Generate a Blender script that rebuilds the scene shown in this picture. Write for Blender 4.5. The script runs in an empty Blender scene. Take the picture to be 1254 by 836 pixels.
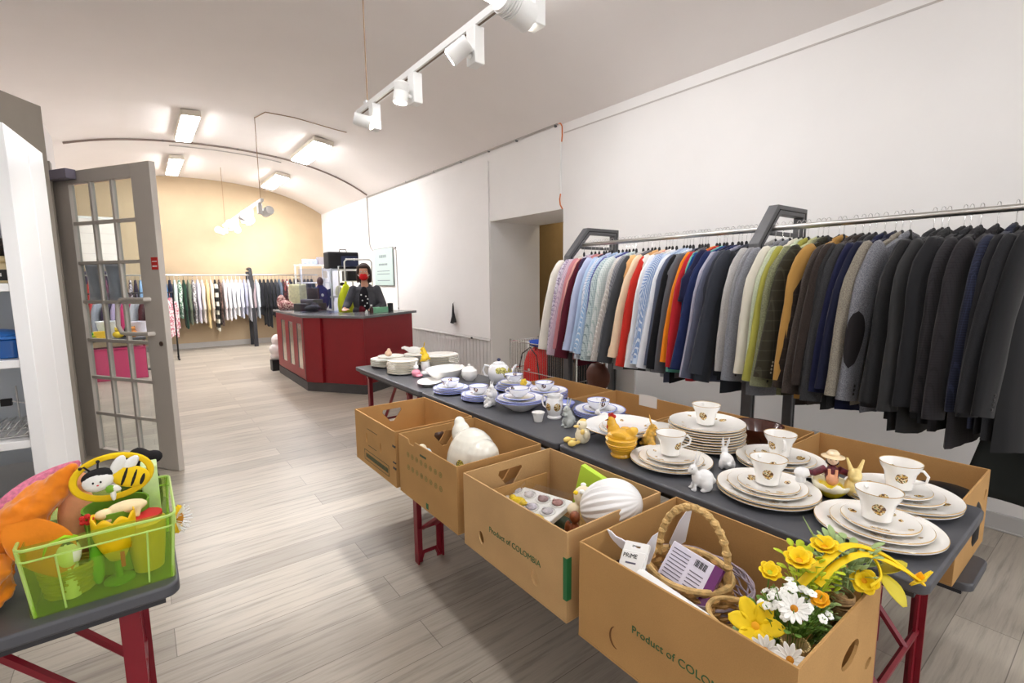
import bpy, math, random
from mathutils import Vector, Matrix, Euler, noise
from mathutils.geometry import tessellate_polygon
PI = math.pi
SC = bpy.context.scene
COL = SC.collection

# ------------------------------------------------------------------ helpers
def lin(c):
    c = c / 255.0
    return c / 12.92 if c <= 0.04045 else ((c + 0.055) / 1.055) ** 2.4
def rgb(r, g, b): return (lin(r), lin(g), lin(b), 1.0)

class MB:
    """collects shapes into one mesh"""
    def __init__(s): s.v = []; s.f = []; s.m = []
    def add(s, vs, fs, M=None, mi=0):
        n = len(s.v)
        for p in vs:
            p = Vector(p)
            s.v.append(M @ p if M is not None else p)
        for f in fs:
            s.f.append([i + n for i in f]); s.m.append(mi)
        return s
    def box(s, x0, x1, y0, y1, z0, z1, M=None, mi=0):
        vs = [(x0,y0,z0),(x1,y0,z0),(x1,y1,z0),(x0,y1,z0),(x0,y0,z1),(x1,y0,z1),(x1,y1,z1),(x0,y1,z1)]
        fs = [(0,3,2,1),(4,5,6,7),(0,1,5,4),(1,2,6,5),(2,3,7,6),(3,0,4,7)]
        return s.add(vs, fs, M, mi)
    def prism(s, poly, z0, z1, M=None, mi=0):
        n = len(poly)
        vs = [(p[0],p[1],z0) for p in poly] + [(p[0],p[1],z1) for p in poly]
        fs = [tuple(reversed(range(n))), tuple(range(n,2*n))]
        fs += [(i,(i+1)%n,n+(i+1)%n,n+i) for i in range(n)]
        return s.add(vs, fs, M, mi)
    def plate(s, outer, holes, z0, z1, M=None, mi=0):
        """flat plate with holes, thickness z0..z1"""
        loops = [outer] + holes
        pts = [p for L in loops for p in L]; n = len(pts)
        tri = tessellate_polygon([[Vector((p[0],p[1],0)) for p in L] for L in loops])
        vs = [(p[0],p[1],z0) for p in pts] + [(p[0],p[1],z1) for p in pts]
        fs = []
        for t in tri:
            a,b,c = t
            ar = (pts[b][0]-pts[a][0])*(pts[c][1]-pts[a][1])-(pts[c][0]-pts[a][0])*(pts[b][1]-pts[a][1])
            if abs(ar) < 1e-12: continue
            if ar < 0: a,b,c = a,c,b
            fs.append((a+n,b+n,c+n)); fs.append((a,c,b))
        o = 0
        for L in loops:
            k = len(L)
            for i in range(k):
                fs.append((o+i,o+(i+1)%k,n+o+(i+1)%k,n+o+i))
            o += k
        return s.add(vs, fs, M, mi)
    def cyl(s, p0, p1, r0, r1=None, n=16, mi=0):
        r1 = r0 if r1 is None else r1
        return s.tube([p0,p1],[r0,r1],n,mi=mi)
    def tube(s, pts, r, n=8, closed=False, mi=0, flat=1.0, cap=True, up=None):
        pts = [Vector(p) for p in pts]; k = len(pts)
        rs = r if isinstance(r,(list,tuple)) else [r]*k
        vs = []; nrm = None
        for i,p in enumerate(pts):
            a = pts[(i-1)%k] if (i>0 or closed) else p
            b = pts[(i+1)%k] if (i<k-1 or closed) else p
            t = (b-a)
            t = t.normalized() if t.length > 1e-9 else Vector((0,0,1))
            if nrm is None:
                u0 = Vector(up) if up is not None else (Vector((0,0,1)) if abs(t.z)<.9 else Vector((1,0,0)))
                nrm = (u0 - t*u0.dot(t)).normalized()
            else:
                q = nrm - t*nrm.dot(t)
                if q.length > 1e-6: nrm = q.normalized()
            bi = t.cross(nrm)
            for j in range(n):
                an = 2*PI*j/n
                vs.append(p + nrm*math.cos(an)*rs[i]*flat + bi*math.sin(an)*rs[i])
        fs = []
        for i in range(k if closed else k-1):
            i2 = (i+1)%k
            for j in range(n):
                j2 = (j+1)%n
                fs.append((i*n+j,i*n+j2,i2*n+j2,i2*n+j))
        if not closed and cap:
            fs.append(tuple(reversed(range(n)))); fs.append(tuple(range((k-1)*n,k*n)))
        return s.add(vs, fs, None, mi)
    def lathe(s, prof, n=32, M=None, mi=0, sx=1, sy=1):
        """prof = [(r,z)...] closed by axis points (r=0)"""
        vs = []; rows = []
        for r,z in prof:
            if r <= 1e-7:
                rows.append([len(vs)]); vs.append((0,0,z))
            else:
                rows.append(list(range(len(vs),len(vs)+n)))
                vs += [(r*math.cos(2*PI*j/n)*sx, r*math.sin(2*PI*j/n)*sy, z) for j in range(n)]
        fs = []
        for a,b in zip(rows,rows[1:]):
            for j in range(n):
                j2 = (j+1)%n
                if len(a)==1 and len(b)==1: continue
                if len(a)==1: fs.append((a[0],b[j2],b[j]))
                elif len(b)==1: fs.append((a[j],a[j2],b[0]))
                else: fs.append((a[j],a[j2],b[j2],b[j]))
        return s.add(vs, fs, M, mi)
    def ell(s, c, r, n=14, M=None, mi=0, rot=None):
        if not isinstance(r,(tuple,list)): r = (r,r,r)
        m = Matrix.Translation(Vector(c)) @ (Euler(rot).to_matrix().to_4x4() if rot else Matrix()) @ Matrix.Diagonal((r[0],r[1],r[2],1))
        if M is not None: m = M @ m
        k = max(4,n//2)
        return s.lathe([(math.sin(PI*i/k) if 0<i<k else 0, -math.cos(PI*i/k)) for i in range(k+1)], n, m, mi)
    def cap(s, a, b, ra, rb, n=12, mi=0):
        """tapered capsule"""
        a = Vector(a); b = Vector(b); s.tube([a,b],[ra,rb],n,mi=mi)
        s.ell(a,ra,n,mi=mi); s.ell(b,rb,n,mi=mi); return s
    def grid(s, fn, nu, nv, mi=0, closeu=False, M=None):
        vs = [fn(i/(nu if closeu else nu-1), j/(nv-1)) for j in range(nv) for i in range(nu)]
        fs = []
        for j in range(nv-1):
            for i in range(nu if closeu else nu-1):
                i2 = (i+1)%nu
                fs.append((j*nu+i,j*nu+i2,(j+1)*nu+i2,(j+1)*nu+i))
        return s.add(vs, fs, M, mi)
    def mesh(s, name, mats, smooth=35):
        me = bpy.data.meshes.new(name)
        me.from_pydata([tuple(p) for p in s.v], [], s.f)
        if not isinstance(mats,(list,tuple)): mats = [mats]
        for m in mats: me.materials.append(m)
        if len(mats) > 1: me.polygons.foreach_set('material_index', s.m)
        if smooth:
            me.polygons.foreach_set('use_smooth',[True]*len(me.polygons))
            me.update(); me.set_sharp_from_angle(angle=math.radians(smooth))
        me.update()
        return me
    def build(s, name, mats, parent=None, loc=(0,0,0), rz=0, smooth=35, bevel=0, subsurf=0, solid=0, seg=2, remesh=0, sm=6):
        o = bpy.data.objects.new(name, s.mesh(name, mats, smooth if not remesh else 180))
        COL.objects.link(o)
        o.location = loc; o.rotation_euler = (0,0,rz)
        if parent is not None: o.parent = parent
        if solid:
            m = o.modifiers.new('solid','SOLIDIFY'); m.thickness = solid; m.offset = 0
        if bevel:
            m = o.modifiers.new('bevel','BEVEL'); m.width = bevel; m.segments = seg; m.limit_method = 'ANGLE'; m.angle_limit = math.radians(40); m.harden_normals = False
        if subsurf:
            m = o.modifiers.new('sub','SUBSURF'); m.levels = subsurf; m.render_levels = subsurf
        if remesh:
            m = o.modifiers.new('remesh','REMESH'); m.mode = 'VOXEL'; m.voxel_size = remesh; m.use_smooth_shade = True
            m = o.modifiers.new('smooth','SMOOTH'); m.factor = .5; m.iterations = sm
        return o

def tag(o, label=None, cat=None, group=None, kind=None):
    if label: o['label'] = label
    if cat: o['category'] = cat
    if group: o['group'] = group
    if kind: o['kind'] = kind
    return o
def thing(name, label, cat, loc=(0,0,0), rz=0, group=None):
    o = bpy.data.objects.new(name, None); COL.objects.link(o)
    o.empty_display_size = .05
    o.location = loc; o.rotation_euler = (0,0,rz)
    return tag(o, label, cat, group)
def kids(o): return [c for c in bpy.data.objects if c.parent == o]
def dup(o, label=None, loc=None, rz=None, parent=None, group=None, scale=None):
    ch = kids(o)
    c = o.copy(); COL.objects.link(c); c.parent = parent
    if label: c['label'] = label
    if group: c['group'] = group
    if loc is not None: c.location = loc
    if rz is not None: c.rotation_euler = (0,0,rz)
    if scale is not None: c.scale = scale
    for k in ch: dup(k, parent=c)
    return c
def struct(name, mb, m, **k):
    return tag(mb.build(name, m, **k), kind='structure')
def flatM(origin, xdir, ydir):
    """matrix whose local x,y axes lie along two world directions"""
    x = Vector(xdir).normalized(); y = Vector(ydir).normalized(); z = x.cross(y)
    m = Matrix(((x.x,y.x,z.x,origin[0]),(x.y,y.y,z.y,origin[1]),(x.z,y.z,z.z,origin[2]),(0,0,0,1)))
    return m
def text(name, body, size, M, mat, parent, ext=.0004, align='LEFT', bold=False):
    cu = bpy.data.curves.new(name,'FONT'); cu.body = body; cu.size = size; cu.extrude = ext
    cu.align_x = align; cu.align_y = 'CENTER'; cu.resolution_u = 3
    if bold: cu.offset = size*.012
    t = bpy.data.objects.new(name, cu); COL.objects.link(t)
    bpy.context.view_layer.update()
    me = bpy.data.meshes.new_from_object(t)
    bpy.data.objects.remove(t); bpy.data.curves.remove(cu)
    me.materials.clear(); me.materials.append(mat); me.name = name
    o = bpy.data.objects.new(name, me); COL.objects.link(o)
    o.parent = parent; o.matrix_local = M
    return o
def ringpts(cx, cy, rx, ry, n=20, a0=0):
    return [(cx+rx*math.cos(2*PI*i/n+a0), cy+ry*math.sin(2*PI*i/n+a0)) for i in range(n)]
def rrect(x0, x1, y0, y1, r, n=5):
    P = []
    for cx,cy,a in ((x1-r,y0+r,-PI/2),(x1-r,y1-r,0),(x0+r,y1-r,PI/2),(x0+r,y0+r,PI)):
        for i in range(n+1):
            t = a+PI/2*i/n; P.append((cx+r*math.cos(t), cy+r*math.sin(t)))
    return P

# ------------------------------------------------------------------ materials
MATS = {}
class NT:
    def __init__(s, name):
        s.m = bpy.data.materials.new(name); s.m.use_nodes = True
        s.t = s.m.node_tree; s.n = s.t.nodes
        s.b = s.n['Principled BSDF']; s.out = s.n['Material Output']
    def nd(s, typ, **k):
        x = s.n.new(typ)
        for a,b in k.items():
            if a.startswith('i_'):
                key = a[2:]
                key = int(key) if key.isdigit() else key
                x.inputs[key].default_value = b
            else: setattr(x, a, b)
        return x
    def ln(s, a, ao, b, bi): s.t.links.new(a.outputs[ao], b.inputs[bi])
    def coord(s, scale=(1,1,1), rot=(0,0,0), loc=(0,0,0), kind='Object'):
        c = s.nd('ShaderNodeTexCoord'); m = s.nd('ShaderNodeMapping')
        m.inputs['Scale'].default_value = scale; m.inputs['Rotation'].default_value = rot; m.inputs['Location'].default_value = loc
        s.ln(c, kind, m, 'Vector'); return m
    def noise(s, scale, detail=3, vec=None, rough=.5):
        x = s.nd('ShaderNodeTexNoise'); x.inputs['Scale'].default_value = scale; x.inputs['Detail'].default_value = detail; x.inputs['Roughness'].default_value = rough
        s.ln(vec or s.coord(), 'Vector', x, 'Vector'); return x
    def ramp(s, src, so, stops, interp='LINEAR'):
        r = s.nd('ShaderNodeValToRGB'); r.color_ramp.interpolation = interp
        e = r.color_ramp.elements
        while len(e) < len(stops): e.new(.5)
        for q,(p,c) in zip(e, stops): q.position = p; q.color = c
        s.ln(src, so, r, 'Fac'); return r
    def mix(s, fac, a, b, blend='MIX'):
        x = s.nd('ShaderNodeMix'); x.data_type = 'RGBA'; x.blend_type = blend
        for key,v in ((0,fac),(6,a),(7,b)):
            if isinstance(v, tuple) and len(v)==2 and hasattr(v[0],'outputs'): s.t.links.new(v[0].outputs[v[1]], x.inputs[key])
            else: x.inputs[key].default_value = v
        return x
    def math(s, op, a, b=0.0, c=None):
        x = s.nd('ShaderNodeMath'); x.operation = op
        for i,v in enumerate((a,b,c)):
            if v is None: continue
            if isinstance(v, tuple): s.t.links.new(v[0].outputs[v[1]], x.inputs[i])
            else: x.inputs[i].default_value = v
        return x
    def bump(s, h, ho, strength=.3, dist=.002):
        b = s.nd('ShaderNodeBump'); b.inputs['Strength'].default_value = strength; b.inputs['Distance'].default_value = dist
        s.ln(h, ho, b, 'Height'); s.ln(b, 'Normal', s.b, 'Normal'); return b
def mat(name, c, rough=.5, metal=0, var=0, vscale=8, bump=0, bscale=60, coat=0, trans=0, ior=1.45, sheen=0, sss=0, emit=None, spec=.5, vecscale=(1,1,1)):
    if name in MATS: return MATS[name]
    k = NT(name); b = k.b
    b.inputs['Roughness'].default_value = rough; b.inputs['Metallic'].default_value = metal
    b.inputs['Specular IOR Level'].default_value = spec
    b.inputs['Coat Weight'].default_value = coat; b.inputs['Transmission Weight'].default_value = trans; b.inputs['IOR'].default_value = ior
    if sheen: b.inputs['Sheen Weight'].default_value = sheen
    if sss:
        b.inputs['Subsurface Weight'].default_value = sss; b.inputs['Subsurface Scale'].default_value = .01
    C = rgb(*c)
    if emit:
        b.inputs['Emission Color'].default_value = C; b.inputs['Emission Strength'].default_value = emit
    if var:
        n = k.noise(vscale, 4, k.coord(vecscale))
        D = tuple(x*(1-var) for x in C[:3])+(1,); U = tuple(min(1,x*(1+var*.6)) for x in C[:3])+(1,)
        r = k.ramp(n,'Fac',[(.3,D),(.7,U)]); k.ln(r,'Color',b,'Base Color')
    else: b.inputs['Base Color'].default_value = C
    if bump:
        n = k.noise(bscale, 3, k.coord(vecscale)); k.bump(n,'Fac',bump)
    MATS[name] = k.m
    return k.m
def glass(name, c=(245,250,250), ior=1.45, tint=1.0):
    if name in MATS: return MATS[name]
    k = NT(name); k.n.remove(k.b)
    t = k.nd('ShaderNodeBsdfTransparent'); t.inputs[0].default_value = rgb(*c)
    g = k.nd('ShaderNodeBsdfGlossy'); g.inputs['Roughness'].default_value = .02
    lw = k.nd('ShaderNodeLayerWeight'); lw.inputs['Blend'].default_value = .5
    pw_ = k.math('POWER',(lw,'Facing'),5.0); f = k.math('MULTIPLY_ADD',(pw_,0),.8,.03)
    m = k.nd('ShaderNodeMixShader')
    k.ln(f,0,m,0); k.ln(t,0,m,1); k.ln(g,0,m,2); k.ln(m,0,k.out,'Surface')
    MATS[name] = k.m; return k.m

m_wall = mat('white_plaster',(240,238,236),.85,var=.02,vscale=2,bump=.15,bscale=30)
m_ceil = mat('ceiling_plaster',(238,232,228),.9,var=.02,vscale=1.5,bump=.2,bscale=14)
m_beige = mat('beige_wall_paint',(184,162,132),.85,var=.04,vscale=3,bump=.1)
m_brownwall = mat('olive_brown_paint',(140,116,78),.85,var=.05)
m_grey_pier = mat('greige_paint',(150,141,130),.7,var=.04)
m_greige = mat('greige_gloss_paint',(192,184,175),.4,var=.03,vscale=6)
m_skirt = mat('grey_skirting_paint',(178,174,170),.5)
m_lowwall = mat('pale_grey_board',(214,211,208),.7,var=.02)
m_cloudwhite = mat('white_lacquer',(240,240,240),.35)
m_black = mat('black_plastic',(22,22,24),.45)
m_darkgrey = mat('dark_grey_metal',(98,98,100),.45,metal=.3,var=.08,vscale=20)
m_steel = mat('brushed_steel',(190,188,184),.28,metal=1)
m_chrome = mat('chrome_wire',(215,215,215),.2,metal=1)
m_tabletop = mat('charcoal_tabletop',(80,81,86),.42,var=.05,vscale=30,bump=.08,bscale=300)
m_tableedge = mat('charcoal_edge_trim',(52,52,56),.5)
m_redmetal = mat('dark_red_metal',(128,24,38),.35,var=.06,vscale=20)
m_counterred = mat('crimson_counter_board',(138,16,28),.4,var=.06,vscale=9)
m_white = mat('white_plastic',(238,238,236),.4)
m_porc = mat('white_porcelain',(245,243,240),.12,coat=.6)
m_orangecable = mat('orange_cable',(214,120,60),.5)
m_wirewood = mat('conduit_grey',(176,170,165),.5)
m_wirebrown = mat('brown_cord',(150,120,90),.7)
m_glass = glass('clear_glass')

def mk_floor():
    k = NT('pale_oak_planks'); co = k.coord(kind='Object')
    br = k.nd('ShaderNodeTexBrick'); br.offset = .37; br.offset_frequency = 2
    br.inputs['Scale'].default_value = 1; br.inputs['Brick Width'].default_value = 1.35; br.inputs['Row Height'].default_value = .2
    br.inputs['Mortar Size'].default_value = .0016; br.inputs['Mortar Smooth'].default_value = .1; br.inputs['Bias'].default_value = 0
    br.inputs['Color1'].default_value = rgb(200,190,175); br.inputs['Color2'].default_value = rgb(168,158,145); br.inputs['Mortar'].default_value = rgb(135,126,116)
    k.ln(co,'Vector',br,'Vector')
    g1 = k.noise(1, 6, k.coord((2.2,34,1)), .62)
    r1 = k.ramp(g1,'Fac',[(.28,(.56,.55,.54,1)),(.5,(.9,.9,.9,1)),(.75,(1,1,1,1))])
    g2 = k.noise(1, 8, k.coord((5,150,1)), .7)
    r2 = k.ramp(g2,'Fac',[(.3,(.86,.85,.84,1)),(.65,(1,1,1,1))])
    a = k.mix(1.0,(br,'Color'),(r1,'Color'),'MULTIPLY'); b = k.mix(1.0,(a,2),(r2,'Color'),'MULTIPLY')
    k.ln(b,2,k.b,'Base Color')
    k.b.inputs['Roughness'].default_value = .38
    k.bump(g2,'Fac',.12,.001)
    return k.m
m_floor = mk_floor()

def mk_card(name, c, dark=.86):
    k = NT(name)
    n = k.noise(5, 5, k.coord((1,1,1)))
    n2 = k.noise(1, 2, k.coord((420,420,420)))
    C = rgb(*c)
    r = k.ramp(n,'Fac',[(.3,tuple(x*dark for x in C[:3])+(1,)),(.7,C)])
    r2 = k.ramp(n2,'Fac',[(.3,(.9,.89,.88,1)),(.7,(1,1,1,1))])
    a = k.mix(1.0,(r,'Color'),(r2,'Color'),'MULTIPLY'); k.ln(a,2,k.b,'Base Color')
    k.b.inputs['Roughness'].default_value = .8; k.b.inputs['Specular IOR Level'].default_value = .2
    return k.m
m_card = mk_card('kraft_cardboard',(196,153,98))
m_cardpale = mk_card('pale_kraft_cardboard',(206,168,118))
m_green_ink = mat('green_ink',(54,98,62),.8)
m_dark_ink = mat('dark_green_ink',(72,82,58),.8)
m_paper = mat('white_paper',(238,238,236),.8)
# ------------------------------------------------------------------ camera
cam_d = bpy.data.cameras.new('camera'); cam = bpy.data.objects.new('camera', cam_d); COL.objects.link(cam)
f_px, yaw, pit, rol = 598.0, math.radians(37.2), math.radians(-7.23), math.radians(-.57)
cy_, sy_ = math.cos(yaw), math.sin(yaw)
fw = Vector((sy_*math.cos(pit), cy_*math.cos(pit), math.sin(pit)))
rt = Vector((cy_, -sy_, 0)); up = rt.cross(fw)
r2 = rt*math.cos(rol)+up*math.sin(rol); u2 = up*math.cos(rol)-rt*math.sin(rol)
cam.matrix_world = Matrix(((r2.x,u2.x,-fw.x,0),(r2.y,u2.y,-fw.y,0),(r2.z,u2.z,-fw.z,1.46),(0,0,0,1)))
cam_d.sensor_width = 36; cam_d.lens = f_px/1254*36; cam_d.clip_start = .02; cam_d.clip_end = 60
SC.camera = cam
SC.view_settings.view_transform = 'Standard'; SC.view_settings.look = 'None'
SC.view_settings.gamma = 1; SC.view_settings.use_curve_mapping = False
SC.view_settings.exposure = 1.42

XR, XL, YF, YB = 3.84, -1.44, 13.0, -3.6
def vault(x):
    d = x-1.2
    return 3.73-.05*d*d-.005*d**4
# ------------------------------------------------------------------ shell
struct('floor', MB().box(XL-2.2,6.4,YB,YF+.2,-.1,0), m_floor)
cl = MB()
xs = [XL-2.0+(XR+.4-XL+2.0)*i/48 for i in range(49)]
xs = [XL+(XR-XL)*i/40 for i in range(41)]
poly = [(x,vault(x)) for x in xs]
Mxz = flatM((0,YF+.2,0),(1,0,0),(0,0,1))   # local z -> -Y
outer = poly + [(x,z+.12) for x,z in reversed(poly)]
n = len(poly)
vs = []; fs = []
for y in (YB, YF+.2):
    for x,z in outer: vs.append((x,y,z))
N = len(outer)
for i in range(N): fs.append((i,(i+1)%N,N+(i+1)%N,N+i))
struct('ceiling', MB().add(vs,fs), m_ceil, smooth=30)
# right wall with the doorway
mw = MB()
ztop = vault(XR)+.02
Mw = flatM((XR,0,0),(0,1,0),(0,0,1))      # local x=Y, y=Z, local z = +X
mw.plate([(YB,0),(4.09,0),(4.09,2.235),(5.52,2.235),(5.52,0),(YF+.2,0),(YF+.2,ztop),(YB,ztop)],[],0,.87,Mw)
struct('wall_right', mw, m_wall, smooth=20)
struct('wall_far', MB().box(XL-.2,XR+.2,YF,YF+.15,0,3.9), m_beige)
struct('wall_left', MB().box(XL-.15,XL,YB,YF,0,3.2), m_ceil)
struct('wall_back_room', MB().box(5.9,6.0,1.5,8.0,0,2.9).box(4.75,6.0,1.4,1.5,0,2.9).box(4.75,6.0,8.0,8.1,0,2.9).box(4.75,6.0,1.4,8.1,2.9,3.0), m_brownwall)
struct('door_2', MB().box(5.86,5.895,4.9,5.75,.0,2.1), mat('pale_door_frame_paint',(196,182,150),.6))
# lowered panels of the right wall
struct('trim_1', MB().box(XR-.018,XR,5.53,8.5,.65,3.02), m_wall, bevel=.003)
dd = MB()
y = 5.54
while y < 12.9:
    dd.box(XR-.014,XR-.001,y,y+.078,.1,.615); y += .09
struct('trim_2', dd, m_lowwall, bevel=.003)
struct('trim_3', MB().box(XR-.03,XR,5.53,12.95,.615,.64), m_wall, bevel=.004)
struct('trim_4', MB().box(XR-.005,XR-.0005,YB,4.08,3.034,3.046), mat('crack_grey',(196,190,186),.9))
struct('baseboard_right', MB().box(XR-.02,XR,YB,4.08,0,.1).box(XR-.03,XR-.02,YB,4.08,0,.012), mat('pale_grey_skirting',(196,194,192),.5), bevel=.004)
struct('baseboard_far', MB().box(XL,XR-.02,YF-.02,YF,0,.12), m_skirt, bevel=.003)
struct('baseboard_right_far', MB().box(XR-.02,XR,5.53,YF-.02,0,.1), m_skirt, bevel=.003)
# pier beside the french door and white wall pieces behind
a = Vector((-.409,4.557)); d = Vector((-.54,-.84)).normalized(); nn = Vector((-d.y,d.x))  # d runs toward the viewer's left
P = [a, a+d*1.6, a+d*1.6+nn*(-.16), a+nn*(-.16)]
pp = [(q.x,q.y) for q in P]
def ccw(p):
    s = sum(p[i][0]*p[(i+1)%len(p)][1]-p[(i+1)%len(p)][0]*p[i][1] for i in range(len(p)))
    return p if s > 0 else p[::-1]
pp = ccw(pp)
struct('wall_pier', MB().prism(pp,0,2.62), m_grey_pier, bevel=.004)
struct('wall_behind_pier', MB().box(-1.44,-.52,5.45,5.6,0,2.75).box(-.62,-.5,5.3,6.1,2.42,2.75), m_ceil, bevel=.003)
struct('trim_5', MB().box(-.56,-.47,5.36,5.46,0,2.42), m_grey_pier, bevel=.004)
# shop front behind the viewer: big windows between posts
sf = MB()
for x in (-1.44,-.1,1.6,3.2): sf.box(x,x+.16,YB-.1,YB,0,3.2)
sf.box(-1.44,3.84,YB-.1,YB,0,.35); sf.box(-1.44,3.84,YB-.1,YB,2.75,3.75)
struct('wall_shop_front', sf, m_wall)

# conduits and cables
def cable(name, label, pts, r, m, clips=None):
    t = MB().tube(pts, r, 8)
    o = t.build(name, m); tag(o, label, 'cable'); 
    if clips:
        c = MB()
        for p in clips: MB().box(p[0]-.012,p[0]+.012,p[1]-.012,p[1]+.012,p[2]-.014,p[2]+.014).build('clip', m_darkgrey, o)
    return o
XC = XR-.018
cable('wall_conduit','grey conduit running along the top of the right wall below the vault',[(XC,9.83,3.135),(XC,7,3.14),(XC,4.16,3.155)],.014,m_wirewood,[(XC,y,3.14) for y in (8.0,7.0,6.2,5.5,4.9,4.2)])
cable('orange_cable','orange cord bending from the top conduit into the pipe above the doorway',[(XC,4.15,3.155),(XC,4.12,3.15),(XC,4.095,3.11),(XC,4.092,3.02),(XC,4.10,2.95)],.007,m_orangecable)
cable('wall_conduit','white pipe running down the wall to the corner of the doorway',[(XC,4.115,2.96),(XC,4.115,2.40)],.011,m_white)
cable('orange_cable','short orange cord at the upper corner of the doorway',[(XC,4.115,2.41),(XC,4.13,2.34),(XC,4.12,2.28),(XC,4.098,2.25),(XC,4.085,2.232)],.007,m_orangecable)
cable('wall_conduit','grey pipe with a bend running down the wall beside the pinboard to the dado',[(XC,9.84,3.13),(XC,9.80,2.2),(XC,9.74,2.11),(XC,9.62,2.06),(XC,8.62,2.06),(XC,8.53,2.02),(XC,8.50,.9),(XC,8.5,.66)],.012,m_wirewood,[(XC,8.55,2.06),(XC,8.5,.95)])
va = [(x, 9.72, vault(x)-.02) for x in [XL+.75+(XR-.06-XL-.75)*i/30 for i in range(31)]]
cable('ceiling_conduit','dark conduit crossing the vaulted ceiling between the panel lights',va,.015,mat('conduit_dark',(128,112,104),.6),[va[i] for i in (8,15,19,26)])
va = [(x, 10.05, vault(x)-.012) for x in [.6+(2.3-.6)*i/16 for i in range(17)]]
cable('ceiling_cable','thin pale cable crossing the vault just behind the dark conduit',va,.008,m_wirewood)
cable('ceiling_cable','thin cord on the vault running to the hanging far track',[(1.48,7.8,vault(1.48)-.01),(1.55,7.45,vault(1.55)-.01),(1.9,7.4,vault(1.9)-.01),(2.42,7.4,vault(2.42)-.01),(2.6,7.35,vault(2.6)-.01)],.006,m_wirebrown)
for x,yy,zt,lab in ((1.48,7.8,2.62,'brown cord holding the near end of the far hanging track'),(1.5,11.5,2.62,'thin cord holding the far end of the far hanging track')):
    cable('suspension_cable',lab,[(x,yy,vault(x)),(x,yy,(vault(x)+zt)/2),(x,yy,zt)],.005,m_wirebrown)

# ------------------------------------------------------------------ fluorescent ceiling lights
m_tube = mat('lit_diffuser',(250,250,252),.5,emit=25)
m_cream = mat('cream_enamel',(222,214,198),.5)
m_tube_near = mat('lit_diffuser_soft',(250,250,252),.5,emit=9)
def clight(name,label,x,y0,y1,w,on=True):
    slope = -(.1*(x-1.2)+.02*(x-1.2)**3)
    ang = math.atan(slope)
    t = thing(name,label,'ceiling light',(x,(y0+y1)/2,vault(x)-.008-.5*w*abs(slope)*0),0,'panel lights on the vaulted ceiling')
    t.rotation_euler = (0,-ang,0)
    L = (y1-y0)/2
    MB().box(-w/2,w/2,-L,L,-.075,-.002).build('housing',m_cream,t,bevel=.008)
    MB().box(-w/2+.018,w/2-.018,-L+.03,L-.03,-.095,-.072).build('diffuser',m_tube if y0 > 5 else m_tube_near,t,bevel=.01)
    return t
clight('panel_light','lit ceiling panel light nearest above the glass door',.74,7.9,9.35,.23)
clight('panel_light','lit ceiling panel light over the far end, left of the far hanging track',.73,10.75,12.3,.23)
clight('panel_light','lit ceiling panel light on the right slope, touching the dark conduit',2.46,7.95,9.4,.3)
clight('panel_light','lit ceiling panel light above the far hanging track of spots',2.5,10.8,12.3,.27)
clight('panel_light','ceiling panel light cut by the top edge above the near track',2.36,1.85,3.33,.3)
# unseen panel lights added for their light; the first fills the door
clight('panel_light','unseen ceiling panel light added beyond the top edge, left of the near track',.5,1.5,2.95,.23)
clight('panel_light','unseen ceiling panel light added above the viewer, outside the picture',.4,-.6,.9,.23)
clight('panel_light','unseen ceiling panel light added far behind the viewer, outside the picture',2.36,-2.2,-.7,.23)

t = thing('panel_light','ceiling panel light in the brown back room beyond the doorway','ceiling light',(5.25,5.6,2.89))
MB().box(-.12,.12,-.5,.5,-.05,0).build('housing',m_cream,t,bevel=.006)
MB().box(-.10,.10,-.47,.47,-.065,-.048).build('diffuser',mat('back_room_diffuser',(255,240,215),.5,emit=9),t)
# ------------------------------------------------------------------ spot tracks
def spot_light(loc, target, energy, size=.9, blend=.5, col=(1,.99,.97), name='spot_lamp'):
    l = bpy.data.lights.new(name,'SPOT'); l.energy = energy; l.spot_size = size; l.spot_blend = blend; l.shadow_soft_size = .035; l.color = col
    o = bpy.data.objects.new(name,l); COL.objects.link(o); o.location = loc
    o.rotation_euler = (Vector(target)-Vector(loc)).to_track_quat('-Z','Y').to_euler(); return o
m_lens = mat('lit_spot_lens',(255,248,235),.3,emit=22)
def track_spot(label, x, y, z, target, energy, size=.9, w=.075, h=.17, big=1.0, grp='spotlights on the near track', off=(-.09,.0)):
    t = thing('track_spotlight',label,'spotlight',(x,y,z),0,grp)
    MB().box(-.028,.028,-w/2,w/2,-h,-.004).build('driver_box',m_white,t,bevel=.004)
    piv = Vector((off[0],off[1],-h*.72))
    MB().cyl((-.028,0,-h*.8),tuple(piv),.012,n=10).build('swivel_joint',m_white,t)
    dr = (Vector(target)-Vector((x,y,z))-piv).normalized()
    a = piv-dr*.055*big; b = piv+dr*.055*big
    hd = MB().tube([a, piv, b],[.038*big,.04*big,.042*big],20)
    for i in range(5):
        q = a+dr*(.008+.009*i)*big
        hd.tube([q, q+dr*.004*big],[.043*big,.043*big],20)
    hd.build('lamp_head',m_white,t)
    MB().tube([b, b+dr*.004],[.034*big,.034*big],20).build('lens',m_lens,t)
    p = Vector((x,y,z))+b+dr*.02
    spot_light(p,target,energy,size)
    return t
TZ = 2.665; TX = 1.377
tk = thing('light_track','long white lighting track hung near the top, over the table row','light track',(TX,2.4,TZ))
MB().box(-.018,.018,-1.6,1.24,-.018,.018).build('rail',m_white,tk,bevel=.003)
MB().box(-.006,.006,-1.58,1.22,-.0195,-.017).build('slot',mat('track_slot',(120,105,90),.6),tk)
for y in (-1.0,-.62,1.05):
    MB().box(-.02,.02,-.02+y,.02+y,.016,.034).build('bracket',m_white,tk)
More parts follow.
